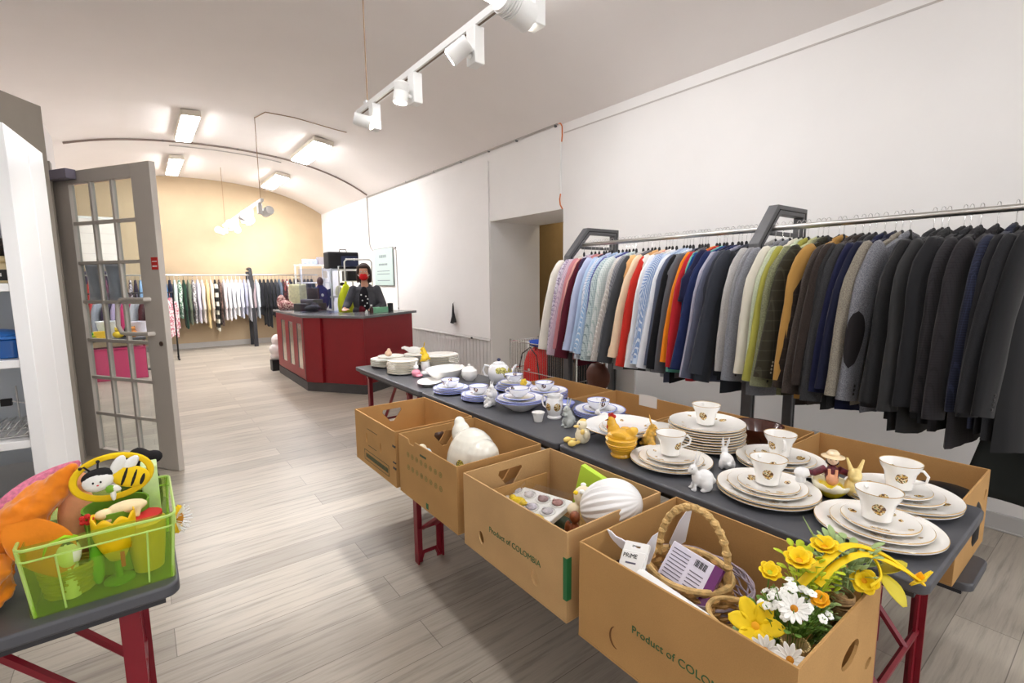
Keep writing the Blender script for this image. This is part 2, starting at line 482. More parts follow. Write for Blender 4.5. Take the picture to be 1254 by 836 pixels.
for yy,lab in ((3.45,'cord holding the far end of the near lighting track'),(1.78,'cord holding the middle of the near lighting track'),):
    cable('suspension_cable',lab,[(TX,yy,vault(TX)),(TX,yy,3.1),(TX,yy,TZ+.036)],.004,m_wirebrown)
z0 = TZ-.018
track_spot('white track spotlight at the far end of the near track, turned to the wall',TX,3.33,z0,(3.6,2.6,2.0),36,1.25)
track_spot('lit white track spotlight pointing down, second from the far end of the near track',TX,2.72,z0,(1.0,2.9,0),45,.9)
track_spot('bright white track spotlight glowing toward the viewer in the middle of the near track',TX,2.08,z0,(-.3,3.9,1.0),34,.9)
track_spot('large white track spotlight with grille at the top edge, turned to the clothes',TX,1.64,z0,(3.7,1.9,2.0),38,1.3,big=1.35,off=(-.1,0))
track_spot('white track spotlight beyond the top edge of the picture',TX,1.05,z0,(3.7,.9,1.9),28,1.3)
FT = thing('light_track','short white lighting track hanging over the far clothes rail','light track',(1.48,9.6,2.6))
MB().box(-.02,.02,-1.9,2.0,-.02,.02).build('rail',m_white,FT,bevel=.003)
ft = ['second','third','fourth','fifth']
for i,y in enumerate((7.9,8.6,9.3,10.0,10.7,11.3)):
    lab = ('white spotlight nearest the viewer on the far track' if i==0 else 'white spotlight at the very far end of the far track' if i==5 else 'white spotlight %s from the near end of the far track'%ft[i-1])
    tg = (2.0+.45*(i-2.5),YF,1.9) if i%2 else (.4+.5*i,YF,1.7)
    track_spot(lab,1.48,y,2.58,tg,24,1.0,w=.09,h=.15,big=1.5,grp='spotlights on the far track',off=(-.1 if i%2 else .1,0))
# daylight through the shop front
def area(name, loc, rot, sx, sy, e, col=(1,1,1)):
    l = bpy.data.lights.new(name,'AREA'); l.shape='RECTANGLE'; l.size=sx; l.size_y=sy; l.energy=e; l.color=col
    o = bpy.data.objects.new(name,l); COL.objects.link(o); o.location=loc; o.rotation_euler=rot; return o
area('window_daylight',(.5,YB-.3,1.6),(math.radians(-90),0,0),6.2,2.3,270,(.97,.98,1))
W = bpy.data.worlds.new('world'); SC.world = W; W.use_nodes = True
W.node_tree.nodes['Background'].inputs[0].default_value = (.95,.97,1,1); W.node_tree.nodes['Background'].inputs[1].default_value = 1.0
# ------------------------------------------------------------------ tables, benches, cardboard boxes
def make_table(label, x0, x1, y0, y1, zt, grp, legs=(.28,.28), name='folding_table', cat='table', spread=.0):
    cx, cyy = (x0+x1)/2, (y0+y1)/2
    t = thing(name,label,cat,(cx,cyy,0),0,grp)
    w, l = (x1-x0)/2, (y1-y0)/2
    MB().prism(rrect(-w,w,-l,l,.03,6),zt-.03,zt).build('tabletop',m_tabletop,t,bevel=.006,seg=3)
    MB().box(-w+.03,w-.03,-l+.03,l-.03,zt-.055,zt-.03).build('underframe',m_tableedge,t)
    for k,(s,inset) in enumerate(((-1,legs[0]),(1,legs[1]))):
        if inset is None: continue
        y = s*(l-inset)
        hh = zt-.055; wl = w-.05; wf = wl*.96
        f = MB()
        f.box(-wl,wl,y-.018,y+.018,hh-.03,hh)
        for sx in (-1,1):
            # angle-iron leg
            f.box(sx*wf-.004,sx*wf+.004,y-.02,y+.02,.0,hh)
            f.box(min(sx*wf,sx*wf-sx*.03),max(sx*wf,sx*wf-sx*.03),y-.004,y+.004,.0,hh)
        # foot bar, raised in the middle
        f.tube([(-wf,y,.012),(-wf*.72,y,.012),(-wf*.5,y,.05),(wf*.5,y,.05),(wf*.72,y,.012),(wf,y,.012)],.011,6)
        f.build('leg_frame',m_redmetal,t)
        b = MB()
        for sx in (-1,1): b.tube([(sx*wf*.5,y,hh*.45),(sx*wf*.5,y-s*.30 if l-inset>.3 else y-s*.1,hh-.005)],.012,6)
        b.tube([(-wf*.97,y,hh*.45),(wf*.97,y,hh*.45)],.010,6)
        b.build('brace',m_redmetal,t)
    return t
G = 'row of folding tables with tableware'
make_table('charcoal folding table with red legs, nearest of the row, end corner to the right',1.365,1.98,.25,1.488,.76,G,(.12,.3))
make_table('middle charcoal folding table carrying the blue-rimmed tableware',1.365,1.98,1.494,2.762,.76,G,(.3,.3))
make_table('farthest charcoal folding table of the row, reaching toward the red counter',1.365,1.98,2.768,3.945,.76,G,(.3,.14))
GB = 'benches beside the table row'
make_table('narrow bench with red folding legs under the front cardboard boxes',.985,1.235,.33,2.5,.463,GB,(.25,.3),'bench','bench')
make_table('narrow charcoal bench under the cardboard boxes on the wall side',2.06,2.31,.27,2.55,.463,GB,(.3,.3),'bench','bench')

CT = .006
def oval(cx, cy, rx, ry, rot=0, n=18):
    return [(cx+rx*math.cos(2*PI*i/n)*math.cos(rot)-ry*math.sin(2*PI*i/n)*math.sin(rot), cy+rx*math.cos(2*PI*i/n)*math.sin(rot)+ry*math.sin(2*PI*i/n)*math.cos(rot)) for i in range(n)]
def card_box(label, x0, x1, y0, y1, zb, zt, mt, front=(), near=(), far=(), back=(), rz=0, notch=None, grp='cardboard boxes in front of the tables'):
    """walls: front faces -X, near faces -Y. holes given in wall coordinates from the wall's centre/bottom"""
    cx, cyy = (x0+x1)/2, (y0+y1)/2; w, l, h = (x1-x0)/2, (y1-y0)/2, zt-zb
    t = thing('cardboard_box',label,'cardboard box',(cx,cyy,zb),rz,grp)
    MB().box(-w,w,-l,l,0,CT).build('bottom',mt,t,smooth=20)
    def wall(nm, L, holes, M, notch=None):
        out = [(-L,CT),(L,CT),(L,h)]
        if notch:
            for (c,ww,dd_) in sorted(notch,reverse=True): out += [(c+ww,h),(c+ww*.6,h-dd_),(c-ww*.6,h-dd_),(c-ww,h)]
        out += [(-L,h)]
        MB().plate(out,[list(q) for q in holes],0,CT,M).build(nm,mt,t,smooth=20,bevel=.001,seg=1)
    wall('front_wall', l, front, flatM((-w,0,0),(0,-1,0),(0,0,1)) @ Matrix.Translation((0,0,-CT)), notch)
    wall('back_wall', l, back, flatM((w,0,0),(0,-1,0),(0,0,1)), None)
    # end walls sit between
    wall('end_wall', w-CT, near, flatM((0,-l,0),(1,0,0),(0,0,1)) @ Matrix.Translation((0,0,-CT)))
    wall('end_wall', w-CT, far, flatM((0,l,0),(1,0,0),(0,0,1)))
    return t, w, l, h
def on_front(w, u, v, lift=.0006): return flatM((-w-lift,-u,v),(0,-1,0),(0,0,1))
trap = [(-.055,.045),(.055,.045),(.06,.03),(.012,-.03),(-.012,-.03),(-.06,.03)]
def trapz(cx, cy): return [(cx+x,cy+y) for x,y in trap][::-1]
# walls' own local x runs along -Y on the front wall
b1,w,l,h = card_box('cardboard box farthest along the bench, printed frame and two small holes',.913,1.35,2.135,2.675,.466,.746,m_card,
    front=[oval(-.105,.155,.011,.028),oval(.085,.15,.011,.028)], far=[trapz(0,.2)], near=[trapz(0,.2)])
def frame_lines(P, parent, mt, r=.0016, closed=True):
    MB().tube(P, r, 4, closed=closed).build('printed_frame',mt,parent)
z_=lambda v:v
frame_lines([(-w-.001,.14,.085),(-w-.001,-.185,.085),(-w-.001,-.185,.03),(-w-.001,.14,.03)],b1,m_dark_ink)
pr_ = MB()
for i in range(22): pr_.box(-w-.0012,-w,.12-i*.0135-.009,.12-i*.0135,.045,.068)
pr_.build('printed_text',m_dark_ink,b1)
MB().box(-w-.0012,-w,-.05,.09,.208,.2105).build('printed_line',m_dark_ink,b1)
MB().box(-w-.0012,-w,-.03,.08,.118,.1205).build('printed_line',m_dark_ink,b1)
MB().box(-w-.002,-w+.002,-l-.001,-l+.03,.09,.1).box(-w-.002,-w+.002,-l-.001,-l+.03,.2,.21).box(-w-.002,-w+.002,-l-.001,-l+.03,.12,.127).build('slot',m_black,b1)

b2,w,l,h = card_box('cardboard box with two printed rows of small round emblems and a notched rim',.916,1.345,1.568,2.10,.468,.747,m_card,
    far=[trapz(.03,.2)], near=[trapz(0,.2)], notch=[(-.13,.035,.02)])
for r_i,(zc,dz) in enumerate(((.205,.0),(.145,.0))):
    for i in range(8):
        yy = .165-i*.043-.02*r_i*0
        zz2 = zc
        em = MB(); em.lathe([(.0125,0),(.0125,.0008),(.0085,.0008),(.0085,0)],14,flatM((-w-.0001,yy,zz2),(0,-1,0),(0,0,1)))
        em.box(-w-.0009,-w,yy-.004,yy+.004,zz2-.004,zz2+.004)
        em.build('printed_emblem',mat('faded_olive_ink',(142,128,74),.8),b2)
MB().box(-w-.0012,-w,-.012,.045,.233,.242).build('printed_text',m_dark_ink,b2)
MB().box(-w-.0012,-w,-.02,.0,.01,.035).build('green_mark',m_green_ink,b2)

b3,w,l,h = card_box('cardboard box reading Product of COLOMBIA with a green tape strip at its corner',.905,1.338,.945,1.502,.47,.748,m_cardpale,
    front=[oval(-.163,.072,.016,.024,.3),oval(.135,.07,.017,.026,.3)], far=[trapz(0,.2)], near=[], back=[])
text('printed_text','Product of COLOMBIA',.0285,on_front(w,-.112,.126),m_green_ink,b3)
MB().box(-w-.0012,-w,-l-.001,-l+.014,.07,.2).box(-w-.001,-w+.018,-l-.0012,-l,.07,.2).build('green_tape',mat('green_tape',(40,110,62),.5),b3)
MB().box(-w+CT,w-.06,l-.05,l-.045,CT,.2).build('inner_flap',m_card,b3)

b4,w,l,h = card_box('nearest cardboard box reading Product of COLOMBIA, holding baskets and yellow flowers',.905,1.352,.332,.896,.466,.746,m_card,
    far=[], near=[oval(.045,.172,.050,.026,.1),oval(.172,.085,.020,.012,.1)], back=[])
text('printed_text','Product of COLOMBIA',.0285,on_front(w,-.098,.13),m_green_ink,b4,bold=False)
cr = MB()
P = [(-w-.0008,.145-.021*math.cos(t),.075+.03*math.sin(t)) for t in [PI*.62+i*PI*.9/14 for i in range(15)]]
cr.tube(P,[.0005+.0022*math.sin(PI*i/14) for i in range(15)],6); cr.build('cut_mark',mat('brown_cut',(112,74,40),.9),b4)
GR = 'cardboard boxes behind the tables'
card_box('cardboard box behind the nearest table end, rear right of the row',2.0,2.452,.31,.885,.466,.746,m_card,
    near=[oval(.03,.13,.012,.03,-.4),oval(.17,.2,.012,.02,-.4)], grp=GR)
card_box('open cardboard box behind the tables holding the dark wooden bowl',2.0,2.452,.905,1.462,.466,.742,m_card,near=[trapz(0,.2)],far=[trapz(0,.2)],grp=GR)
bR,w,l,h = card_box('cardboard box behind the tables with a white paper slip on its rim',2.0,2.40,1.475,2.055,.466,.746,m_card,near=[trapz(0,.2)],far=[trapz(0,.2)],grp=GR)
card_box('cardboard box behind the blue-rimmed dishes, below the wire cage',2.0,2.38,2.065,2.62,.466,.746,m_card,near=[trapz(0,.2)],far=[trapz(0,.2)],grp=GR)
sl = MB().box(-.0015,.0,-.065,.065,-.05,.018).build('paper_slip',m_paper,None,loc=(2.40-CT-.001,1.80,.738))
tag(sl,'white paper slip hung over the rim of a cardboard box behind the tables','paper slip')

# left folding table in the near corner
lt = make_table('charcoal folding table at the lower left holding the green crate',-.9,-.29,1.04,2.21,.76,None,(.1,.1))
lt.location = (-.565,1.635,0); lt.rotation_euler = (0,0,PI/2)
# ------------------------------------------------------------------ porcelain
TT = .7605
def porc(name, base=(246,244,241), R=None, rim=None, rimw=.0025, spots=(), pal='brown', band=None, rimz=None):
    if name in MATS: return MATS[name]
    k = NT(name); b = k.b
    b.inputs['Roughness'].default_value = .1; b.inputs['Coat Weight'].default_value = .5
    tc = k.nd('ShaderNodeTexCoord'); col = None
    cur = None
    sep = k.nd('ShaderNodeSeparateXYZ'); k.ln(tc,'Object',sep,0)
    if spots:
        vn = k.noise(55,2,k.coord()); 
        wob = k.math('MULTIPLY',(vn,'Fac'),.010)
        mx = None
        for (x,y,z,r) in spots:
            d = k.nd('ShaderNodeVectorMath'); d.operation = 'DISTANCE'; k.ln(tc,'Object',d,0); d.inputs[1].default_value = (x,y,z)
            q = k.math('SUBTRACT',r,(d,'Value')); 
            mx = q if mx is None else k.math('MAXIMUM',(mx,0),(q,0))
        e = k.math('ADD',(mx,0),(wob,0)); e = k.math('SUBTRACT',(e,0),.005)
        step = k.math('GREATER_THAN',(e,0),0.0)
        n2 = k.noise(130,2,k.coord()); 
        if pal=='brown': st = [(.36,rgb(96,62,30)),(.45,rgb(205,160,70)),(.55,rgb(238,226,200)),(.62,rgb(120,120,60))]
        elif pal=='dark': st = [(.4,rgb(60,50,60)),(.47,rgb(150,90,70)),(.54,rgb(240,240,235)),(.62,rgb(90,110,80))]
        else: st = [(.38,rgb(120,110,50)),(.47,rgb(235,225,120)),(.6,rgb(90,120,60)),(.66,rgb(50,45,70))]
        r = k.ramp(n2,'Fac',st,'CONSTANT')
        cur = k.mix((step,0),rgb(*base),(r,'Color'))
    if R:
        xx = k.math('MULTIPLY',(sep,0),(sep,0)); yy = k.math('MULTIPLY_ADD',(sep,1),(sep,1),(xx,0)); rr = k.math('SQRT',(yy,0))
        g = k.math('GREATER_THAN',(rr,0),R-rimw)
        if rimz is not None: g = k.math('MULTIPLY',(g,0),(k.math('GREATER_THAN',(sep,2),rimz),0))
        cur = k.mix((g,0),(cur,2) if cur else rgb(*base),rgb(*rim))
    if band:  # blue band on z range
        a = k.math('GREATER_THAN',(sep,2),band[0]); c = k.math('LESS_THAN',(sep,2),band[1]); m2 = k.math('MULTIPLY',(a,0),(c,0))
        cur = k.mix((m2,0),(cur,2) if cur else rgb(*base),rgb(*band[2]))
    if cur: k.ln(cur,2,b,'Base Color')
    else: b.inputs['Base Color'].default_value = rgb(*base)
    MATS[name] = k.m; return k.m

def plate_prof(R, h, foot=.55, th=.0035, deep=.35):
    f = R*foot
    return [(0,.0015),(f-.004,.0015),(f-.003,0),(f,0),(f+.002,.003),(R*.72,h*deep),(R,h-.0042),(R+.0005,h),(R-.001,h+.001),(R*.71,h*deep+th),(f,th+.003),(f*.7,th+.0015),(0,th+.0015)]
MESH = {}
def shared(key, fn):
    if key not in MESH: MESH[key] = fn()
    return MESH[key]
GOLD = (196,160,98); BLUE = (150,160,222)
def flowerspots(R, z, kind):
    if kind=='gold': return [(R*.62,R*.25,z,.015),(R*.5,R*.42,z,.010),(-R*.7,-R*.05,z,.012),(-R*.55,R*.3,z,.006),(R*.1,-R*.75,z,.010),(-.1*R,.78*R,z,.008)]
    return [(R*.6,R*.2,z,.010),(-R*.6,-R*.2,z,.010),(0,-R*.7,z,.008)]
def plate_mesh(R, h, style):
    def fn():
        if style=='gold': m = porc('gold_rimmed_porcelain_%d'%int(R*1000),(247,244,238),R,GOLD,.0013,flowerspots(R,h*.45,'gold'),rimz=h-.0012)
        elif style=='blue': m = porc('blue_rimmed_porcelain_%d'%int(R*1000),(244,245,250),R,BLUE,.006,flowerspots(R,h*.45,'blue'),'dark')
        elif style=='cream': m = porc('cream_rim_porcelain_%d'%int(R*1000),(248,245,236),R,(214,200,166),.0012,rimz=h-.001)
        else: m = porc('plain_porcelain')
        return MB().lathe(plate_prof(R,h),48).mesh('plate',m,40)
    return shared(('plate',R,h,style),fn)
def put(mesh, name, label, cat, loc, rz=0, group=None, scale=None, rx=0, ry=0):
    o = bpy.data.objects.new(name, mesh); COL.objects.link(o); o.location = loc; o.rotation_euler = (rx,ry,rz)
    if scale: o.scale = scale
    return tag(o,label,cat,group)
random.seed(5)
def cup_meshes(style, sc=1.0):
    Rt, Rb, H = .056*sc, .034*sc, .083*sc
    if style=='gold':
        m = porc('cup_gold_porcelain',(248,246,242),None,None,spots=[(.044*math.cos(a),.044*math.sin(a),.04,.017) for a in (2.6,5.3)],band=(H-.0016,H+.01,GOLD))
    elif style=='blue':
        m = porc('cup_blue_porcelain',(246,246,250),None,None,spots=[(.05*sc*math.cos(a),.05*sc*math.sin(a),.035*sc,.015) for a in (3.4,5.6)],pal='dark',band=(H*.6-.003,H*.6+.01,BLUE))
    else: m = porc('plain_porcelain')
    def fn():
        if style=='blue':
            h2 = H*.6; pr = [(0,.002),(.022*sc,.002),(.024*sc,0),(.026*sc,.004),(.04*sc,.012),(.053*sc,.03*sc),(.058*sc,h2),(.0565*sc,h2),(.051*sc,.031*sc),(.038*sc,.015),(0,.008)]
        else:
            pr = [(0,.002),(Rb*.8,.002),(Rb*.85,0),(Rb,.003),(Rb+.002,.02*sc),(Rb*1.22,.05*sc),(Rt*.93,.068*sc),(Rt,H),(Rt-.0015,H),(Rt*.91,.068*sc),(Rb*1.17,.05*sc),(Rb-.002,.008),(0,.006)]
        return MB().lathe(pr,40).mesh('cup_body',m,50)
    def fh():
        k = .6 if style=='blue' else 1
        return MB().tube([(Rb*1.25,0,.068*sc*k),(Rb*1.25+.018*sc,0,.073*sc*k),(Rb*1.25+.031*sc,0,.06*sc*k),(Rb*1.25+.027*sc,0,.04*sc*k),(Rb*1.1,0,.026*sc*k)],[.004,.0042,.0042,.0038,.0034],8).mesh('cup_handle',porc('plain_porcelain'),60)
    return shared(('cup',style,sc),fn), shared(('cuph',style,sc),fh)
def cup(label, x, y, z, rz, style='gold', sc=1.0, group=None):
    a,b = cup_meshes(style,sc)
    t = thing('teacup',label,'cup',(x,y,z),rz,group)
    for nm,me in (('cup_body',a),('handle',b)):
        o = bpy.data.objects.new(nm,me); COL.objects.link(o); o.parent = t
    return t
ORD = ['lowest','second','third','fourth','fifth','sixth','seventh','eighth','ninth']
KN = {'D':('dinner_plate',.15,.022),'P':('dessert_plate',.117,.018),'S':('saucer',.09,.015),'B':('blue',.13,.02),'Q':('q',.11,.018),'W':('soup_bowl',.14,.055),'T':('saucer',.088,.015)}
def stack(place, x, y, items, style, grp, cuprz=None, cs='gold', step=None, z=TT, csc=1.0):
    """items: letters from bottom to top"""
    last = None; cnt = {}
    n = len(items); cx, cyy = x, y
    tot = {}
    for it in items: tot[it] = tot.get(it,0)+1
    for it in items:
        nm,R,h = KN[it]
        nm = {'B':'dinner_plate','Q':'dessert_plate','T':'saucer'}.get(it,nm)
        cnt[it] = cnt.get(it,0)+1
        jx, jy = random.uniform(-.004,.004), random.uniform(-.004,.004)
        if last is not None and it != last: jx, jy = random.uniform(-.012,.002), random.uniform(-.004,.012)
        base = {'gold':'gold-rimmed','blue':'blue-rimmed','cream':'cream-edged','plain':'plain white'}[style]
        kind = nm.replace('_',' ')
        if tot[it] == 1: lab = '%s %s in the %s'%(base,kind,place)
        else: lab = '%s %s, %s up in the %s'%(base,kind,ORD[cnt[it]-1],place)
        if it=='W':
            m = shared(('bowl',R,style),lambda: MB().lathe([(0,.003),(.055,.003),(.058,0),(.062,.004),(.105,.028),(R,h),(R-.003,h+.001),(.102,.032),(.055,.009),(0,.008)],44).mesh('soup_bowl',porc('blue_bowl_porcelain',(247,247,249),R,BLUE,.003),40))
        else: m = plate_mesh(R,h,style)
        put(m, nm, lab, 'bowl' if it=='W' else 'saucer' if nm=='saucer' else 'plate', (x+jx,y+jy,z), random.uniform(0,6.28), grp)
        # where the next one sits
        if step: z += step
        else: z += {'D':.0085,'P':.0085,'S':.0065,'B':.010,'Q':.0095,'W':.036,'T':.0065}[it]
        last = it
    if cuprz is not None:
        cup('white %s cup on top of the %s'%({'gold':'flower-painted','blue':'blue-banded','plain':'plain'}[cs],place), x-.004, y+.004, z+.001, cuprz, cs, csc, 'cups on the place settings')
    return z
KG = 'plates of the gold-rimmed place settings'; KB = 'plates of the blue-rimmed place settings'; KC = 'cream-edged plates on the far table'
stack('nearest corner setting',1.568,.405,'DPS','gold',KG,.9,'gold',.0125)
stack('rear setting at the table end',1.835,.425,'DDPS','gold',KG,-1.8,'gold',.0115)
stack('front setting before the egg figurine',1.564,.699,'DDPS','gold',KG,1.0,'gold',.0105)
stack('setting between plate stack and egg figurine',1.850,.79,'DDPS','gold',KG,-2.5,'gold',.0105)
stack('tall stack of nine plates',1.84,1.085,'DDDDDDDDD','gold',KG,.8,'gold',.0105)
stack('setting beside the yellow hen dish',1.557,1.056,'DPS','gold',KG,-.75,'gold',.0125)
cup('plain white cup standing behind the setting beside the hen dish',1.70,1.215,TT,2.9,'plain',1.0,'cups standing on the tables')
# shallow serving bowl with two plates in it
pm = MB().lathe([(0,.003),(.075,.003),(.079,0),(.083,.004),(.125,.028),(.172,.052),(.170,.054),(.122,.033),(.075,.009),(0,.008)],48).mesh('serving_bowl',porc('bowl_porcelain',(248,246,242),.172,GOLD,.002),40)
put(pm,'serving_bowl','wide shallow white serving bowl with plates inside, behind the yellow hen','bowl',(1.665,1.385,TT),0)
put(plate_mesh(.117,.018,'gold'),'dessert_plate','white plate lying in the wide serving bowl, lower one','plate',(1.675,1.375,TT+.026),1,KG)
put(plate_mesh(.117,.018,'gold'),'dessert_plate','white plate lying in the wide serving bowl, upper one','plate',(1.69,1.37,TT+.036),2.5,KG)
# blue sets
stack('stack behind the duck figurine',1.83,1.675,'BBBT','blue',KB,.9,'blue',None,csc=1.0)
stack('stack behind the flower jug',1.87,2.14,'BBBBT','blue',KB,.5,'blue')
stack('deep bowl stack at the table edge',1.606,2.045,'WBBT','blue',KB,None)
cup('white blue-banded cup on top of the deep bowl stack',1.60,2.05,TT+.068,2.4,'blue',1.0,'cups on the place settings')
stack('small stack before the round teapot',1.545,2.355,'QQQT','blue',KB,.4,'blue')
stack('small stack at the far table joint',1.507,2.62,'QQQT','blue',KB,3.9,'blue')
stack('stack right of the teapot',1.86,2.43,'BQQT','blue',KB,3.6,'blue',.013)
bm = MB().lathe([(0,.003),(.03,.003),(.032,0),(.035,.005),(.058,.03),(.066,.05),(.064,.05),(.055,.03),(.03,.008),(0,.007)],36).mesh('bowl',porc('dark_floral_bowl',(240,240,246),.0645,BLUE,.01,[(.055*math.cos(a),.055*math.sin(a),.025,.014) for a in (2.6,3.3,4.0,4.7,5.4)],'dark'),40)
put(bm,'small_bowl','small bowl with dark painted flowers and blue rim behind the jug','bowl',(1.745,1.86,TT),0)
# egg cup, jug
em = MB().lathe([(0,.002),(.018,.002),(.02,0),(.022,.006),(.027,.03),(.033,.047),(.0315,.047),(.025,.03),(.018,.008),(0,.007)],28).mesh('egg_cup',porc('plain_porcelain'),40)
put(em,'egg_cup','tiny plain white porcelain cup standing alone near the table edge','cup',(1.525,1.80,TT),0)
jt = thing('milk_jug','white jug painted with brown flowers, beside the grey rabbit figurine','jug',(1.632,1.80,TT),PI*.62)
MB().lathe([(0,.002),(.03,.002),(.036,0),(.037,.006),(.030,.014),(.036,.03),(.045,.06),(.043,.085),(.034,.105),(.038,.12),(.036,.12),(.032,.105),(.040,.085),(.042,.06),(.03,.02),(0,.012)],36).build('jug_body',porc('jug_porcelain',(247,247,248),None,None,spots=[(.045*math.cos(a),.045*math.sin(a),.062,.02) for a in (2.4,3.6,1.2)]),jt)
MB().tube([(.034,0,.108),(.058,0,.112),(.07,0,.085),(.062,0,.055),(.044,0,.045)],[.005,.005,.0045,.004,.004],8).build('handle',porc('plain_porcelain'),jt)
MB().tube([(-.032,0,.1),(-.046,0,.12)],[.014,.006],10).build('spout',porc('plain_porcelain'),jt)
# teapot
def teapot(name,label,x,y,R,H,rz,m,spout=True,cat='teapot',knob=None):
    t = thing(name,label,cat,(x,y,TT),rz)
    MB().lathe([(0,.002),(R*.5,.002),(R*.55,0),(R*.6,.006),(R*.9,H*.22),(R,H*.45),(R*.93,H*.68),(R*.6,H*.86),(R*.5,H*.88),(R*.4,H*.88),(R*.8,H*.5),(0,.01)],40).build('pot_body',m,t)
    MB().lathe([(R*.55,H*.875),(R*.56,H*.89),(R*.35,H*.95),(R*.08,H*.98),(R*.07,H*1.01),(0,H*1.01)],32).build('lid',m,t)
    MB().ell((0,0,H*1.04),(R*.17,R*.17,R*.15),12).build('lid_knob',knob or m,t)
    if spout: MB().tube([(-R*.8,0,H*.35),(-R*1.25,0,H*.5),(-R*1.4,0,H*.72),(-R*1.62,0,H*.85)],[R*.24,R*.17,R*.12,R*.1],12).build('spout',m,t)
    MB().tube([(R*.8,0,H*.72),(R*1.3,0,H*.78),(R*1.5,0,H*.55),(R*1.3,0,H*.32),(R*.85,0,H*.28)],R*.09,8).build('handle',m,t)
    return t
teapot('teapot','large round white teapot with painted yellow flowers and a dark knob',1.905,2.66,.077,.155,2.2,porc('teapot_porcelain',(247,247,249),None,None,spots=[(.075*math.cos(a),.075*math.sin(a),zz,.024) for a,zz in ((3.1,.085),(2.6,.07),(1.9,.1),(2.3,.1))],pal='yellow'),knob=mat('navy_glaze',(60,64,100),.2))
teapot('sugar_bowl','small white covered sugar bowl with pointed knob, left of the teapot',1.80,2.87,.058,.105,1.0,porc('plain_porcelain'),False,'bowl')
# serving dishes left of them
def oval_dish(name,label,x,y,rx,ry,h,rz,z=TT):
    m = MB().lathe([(0,.002),(.55,.002),(.58,0),(.62,.006),(.85,h*.6),(1,h),(.985,h+.002),(.83,h*.6+.005),(.55,.009),(0,.008)],48,None,0,rx,ry)
    o = m.build(name,porc('plain_porcelain'),None,(x,y,z),rz,40)
    return tag(o,label,'serving dish')
oval_dish('serving_dish','large deep white oval serving dish behind the low platter',1.70,3.03,.17,.13,.075,.5)
oval_dish('serving_platter','low white oval platter at the joint of the far table',1.52,2.925,.12,.085,.024,.9)
# stacks on the far table
stack('pile at the far table corner',1.60,3.79,'DDDDD','cream',KC,None,'gold',.011)
put(plate_mesh(.11,.018,'cream'),'small_dish','small dish resting on the plate pile at the far corner','dish',(1.62,3.79,TT+.066),0)
stack('front pile of the far table',1.552,3.42,'PPPPPPPPP','cream',KC,None,'gold',.0105)
stack('pile left of the yellow rabbit',1.83,3.72,'PPPPPP','cream',KC,None,'gold',.014)
stack('tall pile right of the yellow rabbit',1.87,3.42,'DDDDDDDDD','cream',KC,None,'gold',.0115)
# sauce boat on the pile
sb_ = MB().ell((0,0,.03),(.06,.03,.028),18).tube([(.045,0,.035),(.075,0,.05),(.1,0,.046)],[.02,.014,.008],10).tube([(-.05,0,.04),(-.075,0,.05),(-.07,0,.02),(-.05,0,.015)],.005,6)
tag(sb_.build('sauce_boat',porc('plain_porcelain'),None,(1.80,3.74,TT+.092),2.6),'white sauce boat on the plate pile behind the yellow rabbit','sauce boat')
sf_ = MB().ell((0,0,.025),(.03,.03,.026),14).ell((.012,0,.05),(.016,.016,.018),12)
tag(sf_.build('bird_figurine',mat('peach_glaze',(240,205,175),.3),None,(1.60,3.80,TT+.078),.8,remesh=.003),'small peach and white bird figurine on the far corner plates','figurine')

